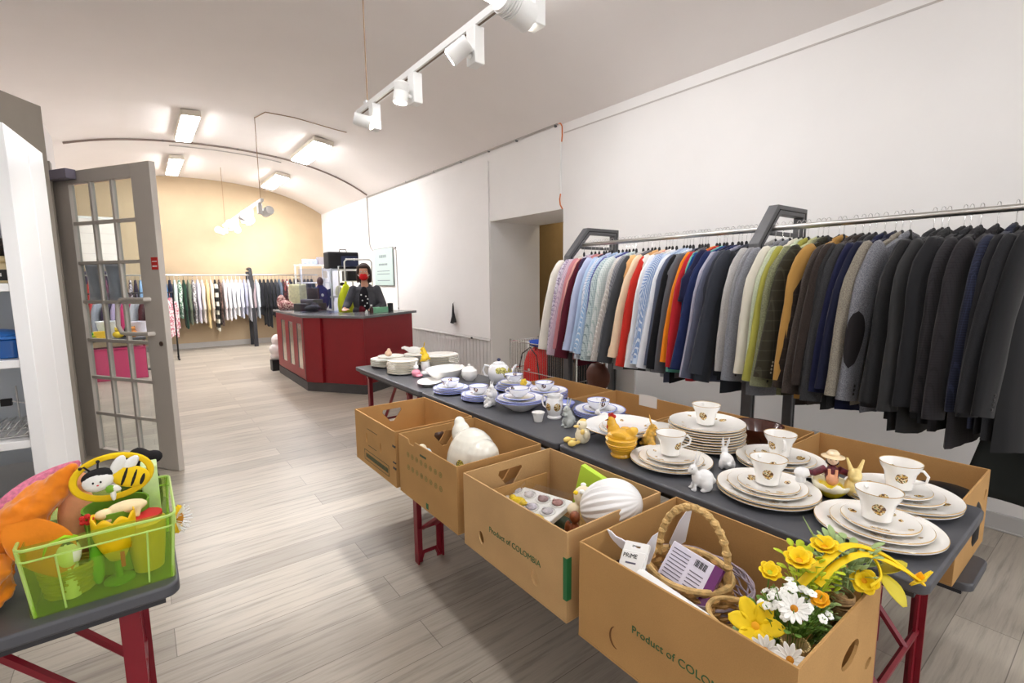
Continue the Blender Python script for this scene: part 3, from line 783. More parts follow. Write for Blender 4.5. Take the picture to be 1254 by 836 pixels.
# ------------------------------------------------------------------ figurines
def glaze(name,c,r=.2): return mat(name,c,r,coat=.4)
m_bw = glaze('white_bisque',(244,244,244),.35); m_gy = glaze('silver_grey_glaze',(188,194,192),.25)
def rabbit(label, x, y, h, rz, m, upright=.0, z=TT, name='rabbit_figurine', extra=None, stretch=1.0, eye=True):
    t = thing(name,label,'figurine',(x,y,z),rz,None)
    s = h; b = MB()
    if upright:
        b.ell((0,0,.22*s),(.20*s,.19*s,.22*s)); b.ell((.04*s,0,.40*s),(.14*s,.14*s,.2*s)); b.ell((.10*s,0,.60*s),(.12*s,.10*s,.11*s)); b.ell((.2*s,0,.58*s),(.05*s,.05*s,.045*s))
        for sy in (-1,1):
            b.ell((.08*s,sy*.15*s,.14*s),(.13*s,.07*s,.14*s)); b.ell((.18*s,sy*.1*s,.03*s),(.1*s,.045*s,.035*s))
            b.tube([(.14*s,sy*.09*s,.42*s),(.22*s,sy*.07*s,.40*s),(.2*s,sy*.03*s,.47*s)],[.045*s,.04*s,.035*s],10); b.ell((.2*s,sy*.03*s,.47*s),.035*s,8)
            b.tube([(.08*s,sy*.05*s,.66*s),(.03*s,sy*.08*s,.82*s),(.0*s,sy*.09*s,.98*s)],[.035*s,.05*s,.02*s],10,flat=.5)
        b.ell((-.2*s,0,.12*s),.06*s)
    else:
        b.ell((-.1*s,0,.26*s),(.33*s,.22*s,.25*s)); b.ell((.17*s,0,.3*s),(.17*s,.16*s,.2*s)); b.ell((.30*s,0,.52*s),(.15*s,.12*s,.13*s)); b.ell((.41*s,0,.48*s),(.07*s,.07*s,.06*s))
        for sy in (-1,1):
            b.ell((-.12*s,sy*.17*s,.16*s),(.19*s,.09*s,.16*s)); b.ell((.0*s,sy*.18*s,.04*s),(.14*s,.055*s,.045*s)); b.ell((.27*s,sy*.09*s,.06*s),(.06*s,.045*s,.12*s)); b.ell((.33*s,sy*.09*s,.03*s),(.08*s,.04*s,.03*s))
            b.tube([(.25*s,sy*.05*s,.6*s),(.19*s,sy*.08*s,.78*s),(.12*s,sy*.11*s,.98*s)],[.035*s,.06*s,.02*s],10,flat=.5)
        b.ell((-.42*s,0,.22*s),.075*s)
        for i_,v_ in enumerate(b.v): b.v[i_] = Vector((v_.x*.72,v_.y*.95,v_.z))
    b.build('body',m,t,remesh=max(.0016,s*.018),sm=4)
    if eye:
        e = MB()
        ex,ez,ey = (.175*s,.63*s,.085*s) if upright else (.28*s,.56*s,.09*s)
        for sy in (-1,1): e.ell((ex,sy*ey,ez),.014*s,8)
        e.build('eyes',m_black,t)
    return t
rabbit('silver-grey porcelain rabbit standing upright at the middle table edge',1.585,1.64,.146,2.9,m_gy,True)
rabbit('white bunny figurine sitting in front of the blue stack, nearest it',1.735,1.565,.118,2.6,m_bw)
rabbit('white porcelain bunny at the table edge beside the gold-rimmed setting',1.437,.858,.135,2.5,m_bw)
rabbit('white porcelain bunny sitting between the tall plate stack and front settings',1.675,.905,.118,.8,m_bw)
# white figure group of two bunnies
t = thing('bunny_pair_figurine','white porcelain bunny pair climbing, between the blue-rimmed stacks','figurine',(1.50,2.185,TT))
b = MB()
for (ox,oz,s) in ((0,0,.1),(.012,.05,.085)):
    b.ell((ox,0,oz+.3*s),(.26*s,.24*s,.3*s)); b.ell((ox-.05*s,-.1*s,oz+.7*s),(.17*s,.16*s,.17*s))
    for sy in (-1,1):
        b.tube([(ox,sy*.08*s,oz+.8*s),(ox+.05*s,sy*.14*s,oz+1.1*s)],[.06*s,.03*s],8); b.ell((ox-.15*s,sy*.2*s,oz+.2*s),(.12*s,.1*s,.16*s)); b.ell((ox-.2*s,sy*.15*s,oz+.5*s),.08*s)
b.ell((-.028,-.012,.012),(.018,.014,.012)); b.ell((.03,.0,.05),(.022,.02,.05))
b.build('body',m_bw,t,remesh=.0022,sm=3)
# tall yellow rabbit on white base + pink bunny
t = rabbit('tall yellow rabbit figurine on a white base on the far table',1.665,3.27,.15,2.6,glaze('yellow_glaze',(244,204,40)),True,TT+.10)
MB().lathe([(0,0),(.036,0),(.04,.01),(.028,.03),(.034,.06),(.028,.098),(0,.1)],24).build('white_base',m_bw,t,(0,0,-.0995))
t = thing('bunny_figurine','small pink and white bunny figurine before the tall yellow rabbit','figurine',(1.56,3.215,TT),2.4)
MB().ell((0,0,.03),(.034,.028,.03)).ell((-.02,0,.012),(.03,.03,.014)).build('dress',glaze('pink_glaze',(238,150,170)),t,remesh=.0025)
MB().ell((0,0,.072),(.02,.019,.02)).tube([(0,.01,.085),(-.005,.013,.115)],[.006,.004],8).tube([(0,-.01,.085),(-.005,-.013,.115)],[.006,.004],8).build('head',m_bw,t,remesh=.002)
MB().ell((.012,.01,.076),.003,8).ell((.012,-.01,.076),.003,8).build('eyes',m_black,t)
# hen dish
hy = glaze('hen_yellow_glaze',(232,178,48),.25); hr = glaze('comb_red',(190,40,34),.3)
t = thing('hen_dish','yellow hen-shaped lidded dish with red comb on a ribbed base','dish',(1.475,1.232,TT),1.9)
hb = MB().lathe([(0,.002),(.036,.002),(.04,0),(.042,.006),(.036,.014),(.046,.03),(.058,.052),(.061,.066),(.058,.07),(0,.07)],40)
for i,(r,z) in enumerate(((.049,.034),(.055,.044),(.06,.054))): hb.lathe([(r-.003,z-.004),(r+.002,z),(r-.003,z+.004)],40)
hb.build('dish_base',hy,t)
hd = MB().lathe([(.061,.067),(.063,.073),(.059,.078),(0,.078)],40)
hd.build('lid_rim',hy,t)
hd = MB().ell((0,0,.082),(.056,.052,.026),20).ell((.032,0,.1),(.026,.024,.03)).ell((.042,0,.125),(.019,.018,.024)).ell((.043,0,.14),(.016,.015,.015)).tube([(-.03,0,.09),(-.052,0,.11),(-.064,0,.118)],[.022,.018,.008],12)
hd.ell((-.005,.04,.093),(.03,.012,.016)).ell((-.005,-.04,.093),(.03,.012,.016))
hd.build('hen_body',hy,t,remesh=.0018,sm=5)
MB().ell((.030,0,.155),(.007,.004,.008)).ell((.04,0,.16),(.008,.004,.009)).ell((.05,0,.158),(.008,.004,.008)).ell((.04,0,.151),(.016,.004,.006)).build('comb',hr,t,remesh=.0012,sm=2)
MB().ell((.055,.008,.112),(.005,.004,.012)).ell((.055,-.008,.112),(.005,.004,.012)).build('wattles',hr,t)
MB().tube([(.056,0,.138),(.070,0,.133)],[.005,.0008],8).build('beak',glaze('beak_orange',(214,130,30)),t)
MB().ell((.053,.0125,.142),.003,8).ell((.053,-.0125,.142),.003,8).build('eyes',m_black,t)
# plush-like duck sitting with feet out
cr_ = glaze('cream_bisque',(246,238,212),.6); ye = glaze('pale_yellow_bisque',(246,214,120),.5)
t = thing('duck_figurine','cream sitting duck figurine with pale yellow feet at the table joint','figurine',(1.462,1.432,TT),2.85)
MB().ell((0,0,.034),(.034,.032,.036)).ell((.004,0,.082),(.023,.022,.023)).ell((0,.03,.045),(.014,.01,.02)).ell((0,-.03,.045),(.014,.01,.02)).build('body',cr_,t,remesh=.002,sm=3)
MB().ell((.062,.022,.014),(.02,.014,.013)).ell((.058,-.028,.014),(.02,.014,.013)).tube([(.025,.016,.014),(.05,.022,.013)],[.008,.007],8).tube([(.025,-.016,.014),(.05,-.026,.013)],[.008,.007],8).ell((.03,0,.078),(.014,.011,.006)).build('feet_and_bill',ye,t,remesh=.002,sm=2)
MB().ell((.02,.034,.062),(.01,.008,.012)).ell((0,0,.1),(.016,.012,.008)).build('bow',ye,t)
MB().ell((.023,.011,.09),.0028,8).ell((.023,-.011,.09),.0028,8).build('eyes',m_black,t)
# yellow-brown bunny leaning
t = rabbit('yellow-brown mottled bunny figurine leaning between bowl and cup',1.635,1.222,.145,-.9,mat('mottled_yellow_glaze',(226,176,72),.3,var=.45,vscale=70,coat=.4),True)
# boy in egg with rabbit
t = thing('egg_figurine','figurine of a farmer boy in a cracked yellow egg beside a cream bunny','figurine',(1.715,.575,TT),3.6)
eg = MB()
def eggfn(u,v):
    a = 2*PI*u; z = v*.05; r = .052*math.sin(min(PI*.5,.35+v*1.3)); zz = z+ (.006*math.sin(a*5)+.004*math.sin(a*9) if v>.95 else 0)
    return (r*math.cos(a)*1.15,r*math.sin(a),zz)
eg.grid(eggfn,40,10,closeu=True); eg.add([(0.02*math.cos(2*PI*i/16),.018*math.sin(2*PI*i/16),.0005) for i in range(16)],[tuple(range(16))])
k_ = NT('yellow_white_egg_glaze'); s_ = k_.nd('ShaderNodeSeparateXYZ'); c_ = k_.nd('ShaderNodeTexCoord'); k_.ln(c_,'Object',s_,0)
n_ = k_.noise(60,2,k_.coord()); q_ = k_.math('MULTIPLY_ADD',(n_,'Fac'),.018,(s_,2))
r_ = k_.ramp(k_.math('MULTIPLY',(q_,0),14),0,[(.5,rgb(250,222,30)),(.62,rgb(246,240,214))]); k_.ln(r_,'Color',k_.b,'Base Color'); k_.b.inputs['Roughness'].default_value=.2
eg.build('egg_shell',k_.m,t,solid=.004)
plaid = mat('maroon_plaid_glaze',(104,34,50),.4,var=.5,vscale=120)
MB().ell((0,0,.07),(.022,.02,.035)).tube([(0,.018,.09),(-.01,.045,.078)],[.012,.01],10).tube([(0,-.018,.09),(.01,-.05,.072),(0,-.065,.068)],[.012,.011,.01],10).build('shirt',plaid,t,remesh=.002,sm=3)
MB().tube([(.019,.01,.095),(.025,.008,.06)],.0045,8).tube([(.019,-.01,.095),(.025,-.008,.06)],.0045,8).ell((.016,0,.06),(.014,.018,.02)).build('dungarees',glaze('apricot_glaze',(238,170,130)),t,remesh=.0016,sm=2)
MB().ell((0,0,.122),(.018,.017,.019)).ell((.018,0,.12),(.004,.004,.004)).ell((-.012,.047,.076),.008).build('head',glaze('skin_glaze',(248,214,186)),t)
MB().ell((-.006,0,.126),(.019,.0195,.019)).ell((-.008,0,.11),(.016,.02,.012)).build('hair',glaze('dark_brown_glaze',(62,36,30)),t,remesh=.002,sm=2)
MB().lathe([(0,.150),(.012,.150),(.018,.143),(.018,.136),(.033,.132),(.033,.130),(0,.132)],24).build('hat',glaze('straw_glaze',(244,220,180)),t)
MB().ell((.017,.007,.125),.0022,8).ell((.017,-.007,.125),.0022,8).build('eyes',m_black,t)
bb = MB().ell((.018,.058,.085),(.022,.02,.022)).ell((.036,.058,.08),(.01,.009,.008)).ell((.01,.055,.045),(.024,.022,.035))
for sy in (-1,1): bb.tube([(.014,.058+sy*.01,.1),(.004,.058+sy*.022,.135)],[.008,.004],8,flat=.6)
bb.build('rabbit',mat('cream_yellow_glaze',(240,214,140),.3,var=.15,vscale=30,coat=.4),t,remesh=.002,sm=3)
MB().tube([(.008,-.062,.072),(.01,-.085,.066)],[.012,.02],12).ell((.008,-.088,.066),(.022,.018,.016)).ell((.008,-.085,.045),(.02,.016,.026)).build('lamb',m_bw,t,remesh=.002,sm=3)
# little yellow flower ornament on the bowl stack
t = thing('flower_ornament','small yellow flower ornament on the stack beside the teapot','ornament',(1.745,2.19,TT+.0))
fl = MB()
fl.tube([(0,0,0),(0,0,.085)],.004,6)
for i in range(6):
    a = i*PI/3; fl.ell((.016*math.cos(a),.0,.10+.016*math.sin(a)),(.011,.007,.011),10)
fl.ell((-.006,0,.1),(.01,.012,.01))
fl.ell((0,0,.004),(.018,.018,.005))
fl.build('flower',glaze('flower_yellow',(244,206,60),.4),t)
# ------------------------------------------------------------------ clothes rails
def frame_rail(name,label,x,y,loc):
    pass
RX, RZ = 3.0, 1.742
def rack_frame(label, y):
    t = thing('rail_stand',label,'clothes rack',(RX,y,0),0,'stands of the near clothes rail')

    def off(d):
        P = [(-.165+d,0),(-.165+d,1.65-d*.3),(.055+d*.6,1.885-d),(.445-d,1.885-d),(.445-d,0)]; return P
    outer = off(0); inner = off(.055)
    m = flatM((0,.03,0),(1,0,0),(0,0,1))
    MB().prism([(a,b) for a,b in outer]+[(a,b) for a,b in reversed(inner)],0,.06,m).build('upright_frame',m_darkgrey,t,bevel=.004,smooth=20)
    g = MB()
    for a,b in zip(off(.0275),off(.0275)[1:]): g.tube([(a[0],-.031,a[1]),(b[0],-.031,b[1])],.004,4)
    g.build('groove',m_black,t)
    MB().box(-.165,.445,-.02,.02,.01,.05).build('foot_bar',m_darkgrey,t,bevel=.003)
    MB().box(-.05,.03,-.012,.012,RZ-.03,RZ+.014).box(.02,.42,-.012,.012,RZ-.035,RZ-.01).build('rail_bracket',m_darkgrey,t,bevel=.003)
    return t
rack_frame('dark grey metal stand holding the near clothes rail, beside the doorway',2.98)
rack_frame('dark grey metal stand holding the near clothes rail between shirts and suits',1.43)
rl = MB().tube([(RX,2.99,RZ),(RX,-.7,RZ)],.0155,16).build('clothes_rail',m_steel,None)
tag(rl,'long round steel clothes rail along the right wall','clothes rail')
rack_frame('dark grey metal stand of the near clothes rail beyond the right edge',-.5)

def fabric(name, c, pattern=None, c2=None, sc=1.0, rough=.85):
    if name in MATS: return MATS[name]
    g_ = sum(c)/3; c = tuple(int((g_+(q-g_)*.93)*(.95 if g_>95 else .78)) for q in c)
    if c2: g_ = sum(c2)/3; c2 = tuple(int((g_+(q-g_)*.85)*(.95 if g_>95 else .78)) for q in c2)
    k = NT(name); b = k.b; b.inputs['Roughness'].default_value = rough; b.inputs['Sheen Weight'].default_value = .12; b.inputs['Specular IOR Level'].default_value = .2
    C = rgb(*c); D = rgb(*(c2 or tuple(int(x*.6) for x in c)))
    tc = k.nd('ShaderNodeTexCoord'); sep = k.nd('ShaderNodeSeparateXYZ'); k.ln(tc,'Object',sep,0)
    def stripe(ax, per, duty):
        a = k.math('MULTIPLY',(sep,ax),1/per); f = k.math('FRACT',(a,0)); return k.math('LESS_THAN',(f,0),duty)
    nz = k.noise(9,3,k.coord()); 
    if pattern in ('check','plaid'):
        per = .010*sc if pattern=='check' else .05*sc
        a0 = k.math('ADD',(sep,0),(sep,1)); 
        f = k.math('LESS_THAN',(k.math('FRACT',(k.math('MULTIPLY',(a0,0),1/per),0)),0),.22 if pattern=='check' else .12)
        g = stripe(2,per,.22 if pattern=='check' else .12)
        m = k.math('ADD',(f,0),(g,0)); m = k.math('MULTIPLY',(m,0),.5)
        x = k.mix((m,0),C,D); src=(x,2)
    elif pattern=='stripe':
        a0 = k.math('ADD',(sep,0),(sep,1)); f = k.math('LESS_THAN',(k.math('FRACT',(k.math('MULTIPLY',(a0,0),1/(.0065*sc)),0)),0),.3)
        x = k.mix((f,0),C,D); src=(x,2)
    elif pattern=='floral':
        n = k.noise(70/sc,2,k.coord()); r = k.ramp(n,'Fac',[(.47,C),(.53,D)]); src=(r,'Color')
    elif pattern=='tweed':
        n = k.noise(260,2,k.coord()); r = k.ramp(n,'Fac',[(.4,D),(.6,C)]); src=(r,'Color')
    elif pattern=='hstripe':
        g = stripe(2,.12*sc,.5); x = k.mix((g,0),C,D); src=(x,2)
    else: src=None
    sh = k.ramp(nz,'Fac',[(.3,(.9,.9,.9,1)),(.7,(1,1,1,1))])
    if src: y = k.mix(1.0,src,(sh,'Color'),'MULTIPLY')
    else: y = k.mix(1.0,C,(sh,'Color'),'MULTIPLY')
    k.ln(y,2,b,'Base Color')
    w = k.noise(500,1,k.coord()); k.bump(w,'Fac',.25,.001)
    MATS[name] = k.m; return k.m

def body_mesh(kind, seed, L, hw, mats, t0=.018):
    """front/back shell hanging below the hanger; x across, y thickness, z down from the hook"""
    rnd = random.Random(seed); ph = [rnd.uniform(0,6.28) for _ in range(6)]
    b = MB(); NX, NZ = 15, 16
    neck = .055
    def top(x):
        a = abs(x)
        if a < neck: return -.104 - .022*(1-(a/neck)**2)*(1 if kind!='jacket' else .6)
        return -.104-.088*((a-neck)/(hw-neck))**1.15
    def P(i,j,s):
        u = -1+2*i/(NX-1); v = j/(NZ-1)
        W = hw*(1-.10*math.sin(PI*min(1,v*1.4))*(1 if kind=='jacket' else .4)+.03*v)
        x = u*W
        zt = top(u*hw); zb = -L+.012*math.sin(3*u+ph[0])
        z = zt+(zb-zt)*v
        e = math.sqrt(max(0,1-u*u))
        th = (t0*(.75+.5*v))*(e**.6)
        f = .008*v*math.sin(7*u+ph[1]+2*v)+.004*v*math.sin(17*u+ph[2])+.010*(v)*math.sin(2.2*u+ph[3])
        return (x, s*th+f, z)
    vs=[]; fs=[]
    for s in (-1,1):
        for j in range(NZ):
            for i in range(NX): vs.append(P(i,j,s))
    K = NX*NZ
    for j in range(NZ-1):
        for i in range(NX-1):
            a=j*NX+i; fs.append((a,a+NX,a+NX+1,a+1)); a+=K; fs.append((a,a+1,a+NX+1,a+NX))
    for i in range(NX-1): fs.append((i,i+1,K+i+1,K+i)); a=(NZ-1)*NX+i; fs.append((a,K+a,K+a+1,a+1))
    b.add(vs,fs)
    return b
def sleeve_mesh(kind, seed, side, hw, SL, r0, r1, lean, fwd):
    rnd = random.Random(seed*7+side); 
    p0 = Vector((side*(hw-.035),0,-.20)); out = Vector((side*(hw+.02),0,-.30))
    mid = Vector((side*(hw+.02+lean*.45),fwd*.35,-.2-SL*.5)); end = Vector((side*(hw+.015+lean),fwd,-.2-SL))
    pts = []; n = 13
    ctrl = [Vector((side*(hw-.07),0,-.175)),p0,out,mid,end]
    def cr(t):
        t *= len(ctrl)-1; i = min(int(t),len(ctrl)-2); f = t-i
        a = ctrl[max(0,i-1)]; b = ctrl[i]; c = ctrl[i+1]; d = ctrl[min(len(ctrl)-1,i+2)]
        return .5*((2*b)+(c-a)*f+(2*a-5*b+4*c-d)*f*f+(3*b-3*c+d-a)*f*f*f)
    rs = []
    for i in range(n):
        t = i/(n-1); pts.append(cr(t)); w = 1-.0
        r = r0+(r1-r0)*t
        if i==0: r *= .55
        elif i==1: r *= .85
        rs.append(r)
    b = MB(); m = 14
    vs = []
    for i,p in enumerate(pts):
        t = (pts[min(n-1,i+1)]-pts[max(0,i-1)]).normalized()
        Y = Vector((0,1,0)); Y = (Y-t*Y.dot(t)).normalized(); Xv = Y.cross(t)
        for j in range(m):
            a = 2*PI*j/m
            wr = 1+.085*math.sin(3*a+i*.9+seed)*(.3+i/n)+.022*math.sin(i*2.3+seed*2)
            vs.append(p+Xv*math.cos(a)*rs[i]*wr+Y*math.sin(a)*rs[i]*.44*wr)
    fs = [(i*m+j,i*m+(j+1)%m,(i+1)*m+(j+1)%m,(i+1)*m+j) for i in range(n-1) for j in range(m)]
    fs.append(tuple(range((n-1)*m,n*m))); fs.append(tuple(reversed(range(m))))
    b.add(vs,fs)
    return b, end, (pts[-1]-pts[-2]).normalized(), pts, rs
m_btn = mat('dark_button',(28,24,22),.3)
m_btnw = mat('pale_button',(200,190,170),.3)
hook_me = MB().tube([(0,.0,-.10),(.0,0,-.035),(.012,0,-.018),(.016,0,0.002),(.010,0,.016),(0,0,.0195),(-.010,0,.016),(-.0165,0,.004)],.0016,6).mesh('hook',m_chrome)
def hanger_bar():
    b = MB(); b.tube([(-.18,0,-.188),(-.1,0,-.155),(-.03,0,-.128),(0,0,-.118),(.03,0,-.128),(.1,0,-.155),(.18,0,-.188)],[.005,.006,.007,.008,.007,.006,.005],8)
    b.tube([(0,0,-.12),(0,0,-.082),(0,0,-.074)],[.012,.009,.004],8)
    return b.mesh('shoulder_bar',m_black)
bar_me = hanger_bar()
bar_w = hanger_bar(); bar_w.materials.clear(); bar_w.materials.append(mat('clear_hanger_plastic',(215,215,215),.3))
def hanger(label, x, y, z, rz, dark=True, grp='hangers on the near rail'):
    t = thing('clothes_hanger',label,'hanger',(x,y,z),rz,grp)
    for nm,me in (('hook',hook_me),('shoulder_bar',bar_me if dark else bar_w)):
        o = bpy.data.objects.new(nm,me); COL.objects.link(o); o.parent = t
    return t
def garment(kind, label, c, pat, x, y, z, rz, seed, c2=None, L=None, sc=1.0, grp=None, cuffs=True, patch=None, lapel=True, btn=None):
    t = thing({'jacket':'suit_jacket','shirt':'shirt','polo':'polo_shirt','sweater':'sweater'}[kind],label,{'jacket':'jacket','shirt':'shirt','polo':'shirt','sweater':'sweater'}[kind],(x,y,z),rz,grp)
    t.scale = (1.07,.85,1.09)
    nm = 'cloth_%d_%d_%d_%s'%(c+(pat or 'plain',)); m = fabric(nm,c,pat,c2,sc)
    hw = .222 if kind=='jacket' else .215
    L = L or (.80 if kind=='jacket' else .79)
    bm = body_mesh(kind,seed,L+.03,hw,None,.017 if kind!='jacket' else .021)
    bm.build('body',m,t,smooth=80)
    if kind=='polo': SLn,r0,r1,lean = .20,.085,.08,.03
    elif kind=='jacket': SLn,r0,r1,lean = .60,.080,.062,.075
    else: SLn,r0,r1,lean = .60,.074,.052,.10
    rnd = random.Random(seed)
    for side in (-1,1):
        fw_ = rnd.uniform(-.015,.015)
        if side == 1 and kind!='polo' : SLx = SLn
        b,end,dr,pts,rs = sleeve_mesh(kind,seed,side,hw,SLn+rnd.uniform(-.02,.03),r0,r1,lean+rnd.uniform(-.015,.03),fw_)
        s = b.build('sleeve',m,t,smooth=80)
        if side==-1:
            if patch:
                def pf(u,v):
                    q = 8.0+2.5*v; i0 = int(q); f_ = q-i0
                    wv = math.sqrt(max(0,1-(2*v-1)**2)); a_ = math.radians(-50)+math.radians(46)*(2*u-1)*wv
                    c = pts[i0].lerp(pts[i0+1],f_); t_ = (pts[i0+1]-pts[i0]).normalized(); Y_ = Vector((0,1,0)); Y_ = (Y_-t_*Y_.dot(t_)).normalized(); X_ = Y_.cross(t_)
                    r_ = (rs[i0]*(1-f_)+rs[i0+1]*f_)
                    def wr_(i): return 1+.085*math.sin(3*a_+i*.9+seed)*(.3+i/13)+.022*math.sin(i*2.3+seed*2)
                    w2 = (wr_(i0)*(1-f_)+wr_(i0+1)*f_)
                    return c+(X_*math.cos(a_)+Y_*math.sin(a_)*.44)*(r_*w2*1.02+.003)
                MB().grid(pf,14,14).build('elbow_patch',mat('black_suede',(26,22,24),.9),s,solid=.003)
            if kind=='jacket':
                e = MB()
                for i in range(4 if seed%3 else 3):
                    q = end-dr*(.03+.018*i)+Vector((.012,-.0275,0)); e = MB(); e.ell(q,(.0062,.003,.0062),8)
                    e.build('button',btn or m_btn,s)
            elif kind=='shirt' and cuffs:
                cf = MB(); a = end-dr*.055; cf_v=[]
                cf.tube([a,end+dr*.004],[r1*1.05,r1*1.05],14,flat=.46,up=(0,1,0)); cf.build('cuff',m,s,smooth=80)
    # collar
    cl = MB()
    if kind=='jacket' :
        cl.tube([(-.065,-.012,-.135),(-.05,.004,-.108),(0,.012,-.092),(.05,.004,-.108),(.065,-.012,-.135)],[.012,.015,.017,.015,.012],8,flat=1.3,up=(0,0,1))
        cl.build('collar',m,t,smooth=80)
        if lapel:
            lp = MB()
            for sx in (-1,1): lp.add([(sx*.055,-.030,-.125),(sx*.125,-.0355,-.20),(sx*.09,-.0375,-.24),(sx*.012,-.041,-.46),(sx*.012,-.034,-.46),(sx*.05,-.026,-.13)],[(0,1,2,3),(5,4,3,0)] if sx<0 else [(3,2,1,0),(0,3,4,5)])
            lp.build('lapels',m,t,solid=.003)
    else:
        cl.tube([(-.055,-.016,-.140),(-.045,.004,-.112),(0,.012,-.102),(.045,.004,-.112),(.055,-.016,-.140)],[.011,.013,.014,.013,.011],8,flat=1.3,up=(0,0,1))
        cl.tube([(-.055,-.016,-.138),(-.03,-.03,-.158),(0,-.032,-.172),(.03,-.03,-.158),(.055,-.016,-.138)],[.009,.008,.006,.008,.009],8)
        cl.build('collar',m,t,smooth=80)
        if kind=='shirt':
            pk = MB().box(-.013,.013,-.0305,-.026,-L+.02,-.175); pk.build('button_placket',m,t)
    return t

# the row, ordered from the doorway end to the right edge: kind, short name, colour, pattern, second colour, hang length
S = [
 ('shirt','cream-white shirt',(246,240,226),None,None,.74),
 ('shirt','lilac floral shirt',(222,214,226),'floral',(160,140,170),.78),
 ('shirt','pale mauve striped shirt',(214,190,206),'stripe',(190,160,185),.80),
 ('shirt','dusty pink shirt',(214,140,146),None,None,.86),
 ('shirt','salmon pink shirt',(226,160,152),None,None,.80),
 ('shirt','burgundy shirt',(110,22,44),None,None,.84),
 ('shirt','dark violet checked shirt',(58,48,92),'check',(100,60,80),.82),
 ('shirt','pale periwinkle shirt',(196,206,238),None,None,.80),
 ('shirt','light blue shirt',(178,202,236),None,None,.80),
 ('shirt','bright white striped shirt',(232,236,246),'stripe',(180,190,220),.78),
 ('shirt','sky blue striped shirt',(150,186,226),'stripe',(220,232,246),.8),
 ('shirt','indigo blue shirt',(74,78,148),'check',(120,120,190),.82),
 ('shirt','teal and white checked shirt',(206,222,224),'check',(70,110,120),.80),
 ('shirt','white shirt with mint checks',(232,238,236),'check',(150,186,180),.80),
 ('shirt','light grey shirt',(206,204,204),None,None,.84),
 ('shirt','grey-beige striped shirt',(196,188,180),'stripe',(226,220,214),.82),
 ('shirt','slate grey striped shirt',(150,150,156),'stripe',(110,110,120),.84),
 ('shirt','dark slate shirt',(84,86,92),None,None,.86),
 ('shirt','apricot orange shirt',(250,196,130),None,None,.82),
 ('shirt','pale apricot shirt',(250,222,184),None,None,.78),
 ('shirt','bright red shirt',(220,48,36),None,None,.76),
 ('shirt','warm white shirt',(244,240,232),None,None,.8),
 ('shirt','plain white dress shirt',(246,248,252),None,None,.83),
 ('shirt','white and blue striped shirt',(218,230,248),'stripe',(130,160,214),.82),
 ('shirt','denim blue striped shirt',(136,164,212),'stripe',(230,238,250),.83),
 ('shirt','ice blue shirt',(206,224,246),None,None,.82),
 ('shirt','pure white shirt with long cuffs',(240,244,252),None,None,.83),
 ('sweater','steel blue sweater',(96,104,128),None,None,.86),
 ('sweater','black sweater',(30,30,36),None,None,.86),
 ('sweater','ash grey sweater',(120,120,126),None,None,.80),
 ('sweater','charcoal grey pullover',(98,98,104),None,None,.84),
 ('sweater','bright orange sweater',(246,140,20),None,None,.74),
 ('sweater','scarlet sweater',(206,36,46),None,None,.86),
 ('sweater','sea green sweater',(110,196,176),None,None,.78),
 ('sweater','royal blue sweater',(30,84,170),None,None,.82),
 ('polo','navy short-sleeved polo shirt',(38,40,84),None,None,.80),
 ('sweater','dark blue sweater',(44,58,116),None,None,.80),
 ('sweater','lavender grey cardigan',(178,176,196),None,None,.80),
 ('sweater','smoky blue cardigan',(98,102,124),None,None,.82),
 ('sweater','grey-blue knitted sweater',(86,90,104),None,None,.82),
 ('sweater','dark steel sweater',(70,74,86),None,None,.84),
 ('sweater','anthracite sweater',(58,62,70),None,None,.86),
]
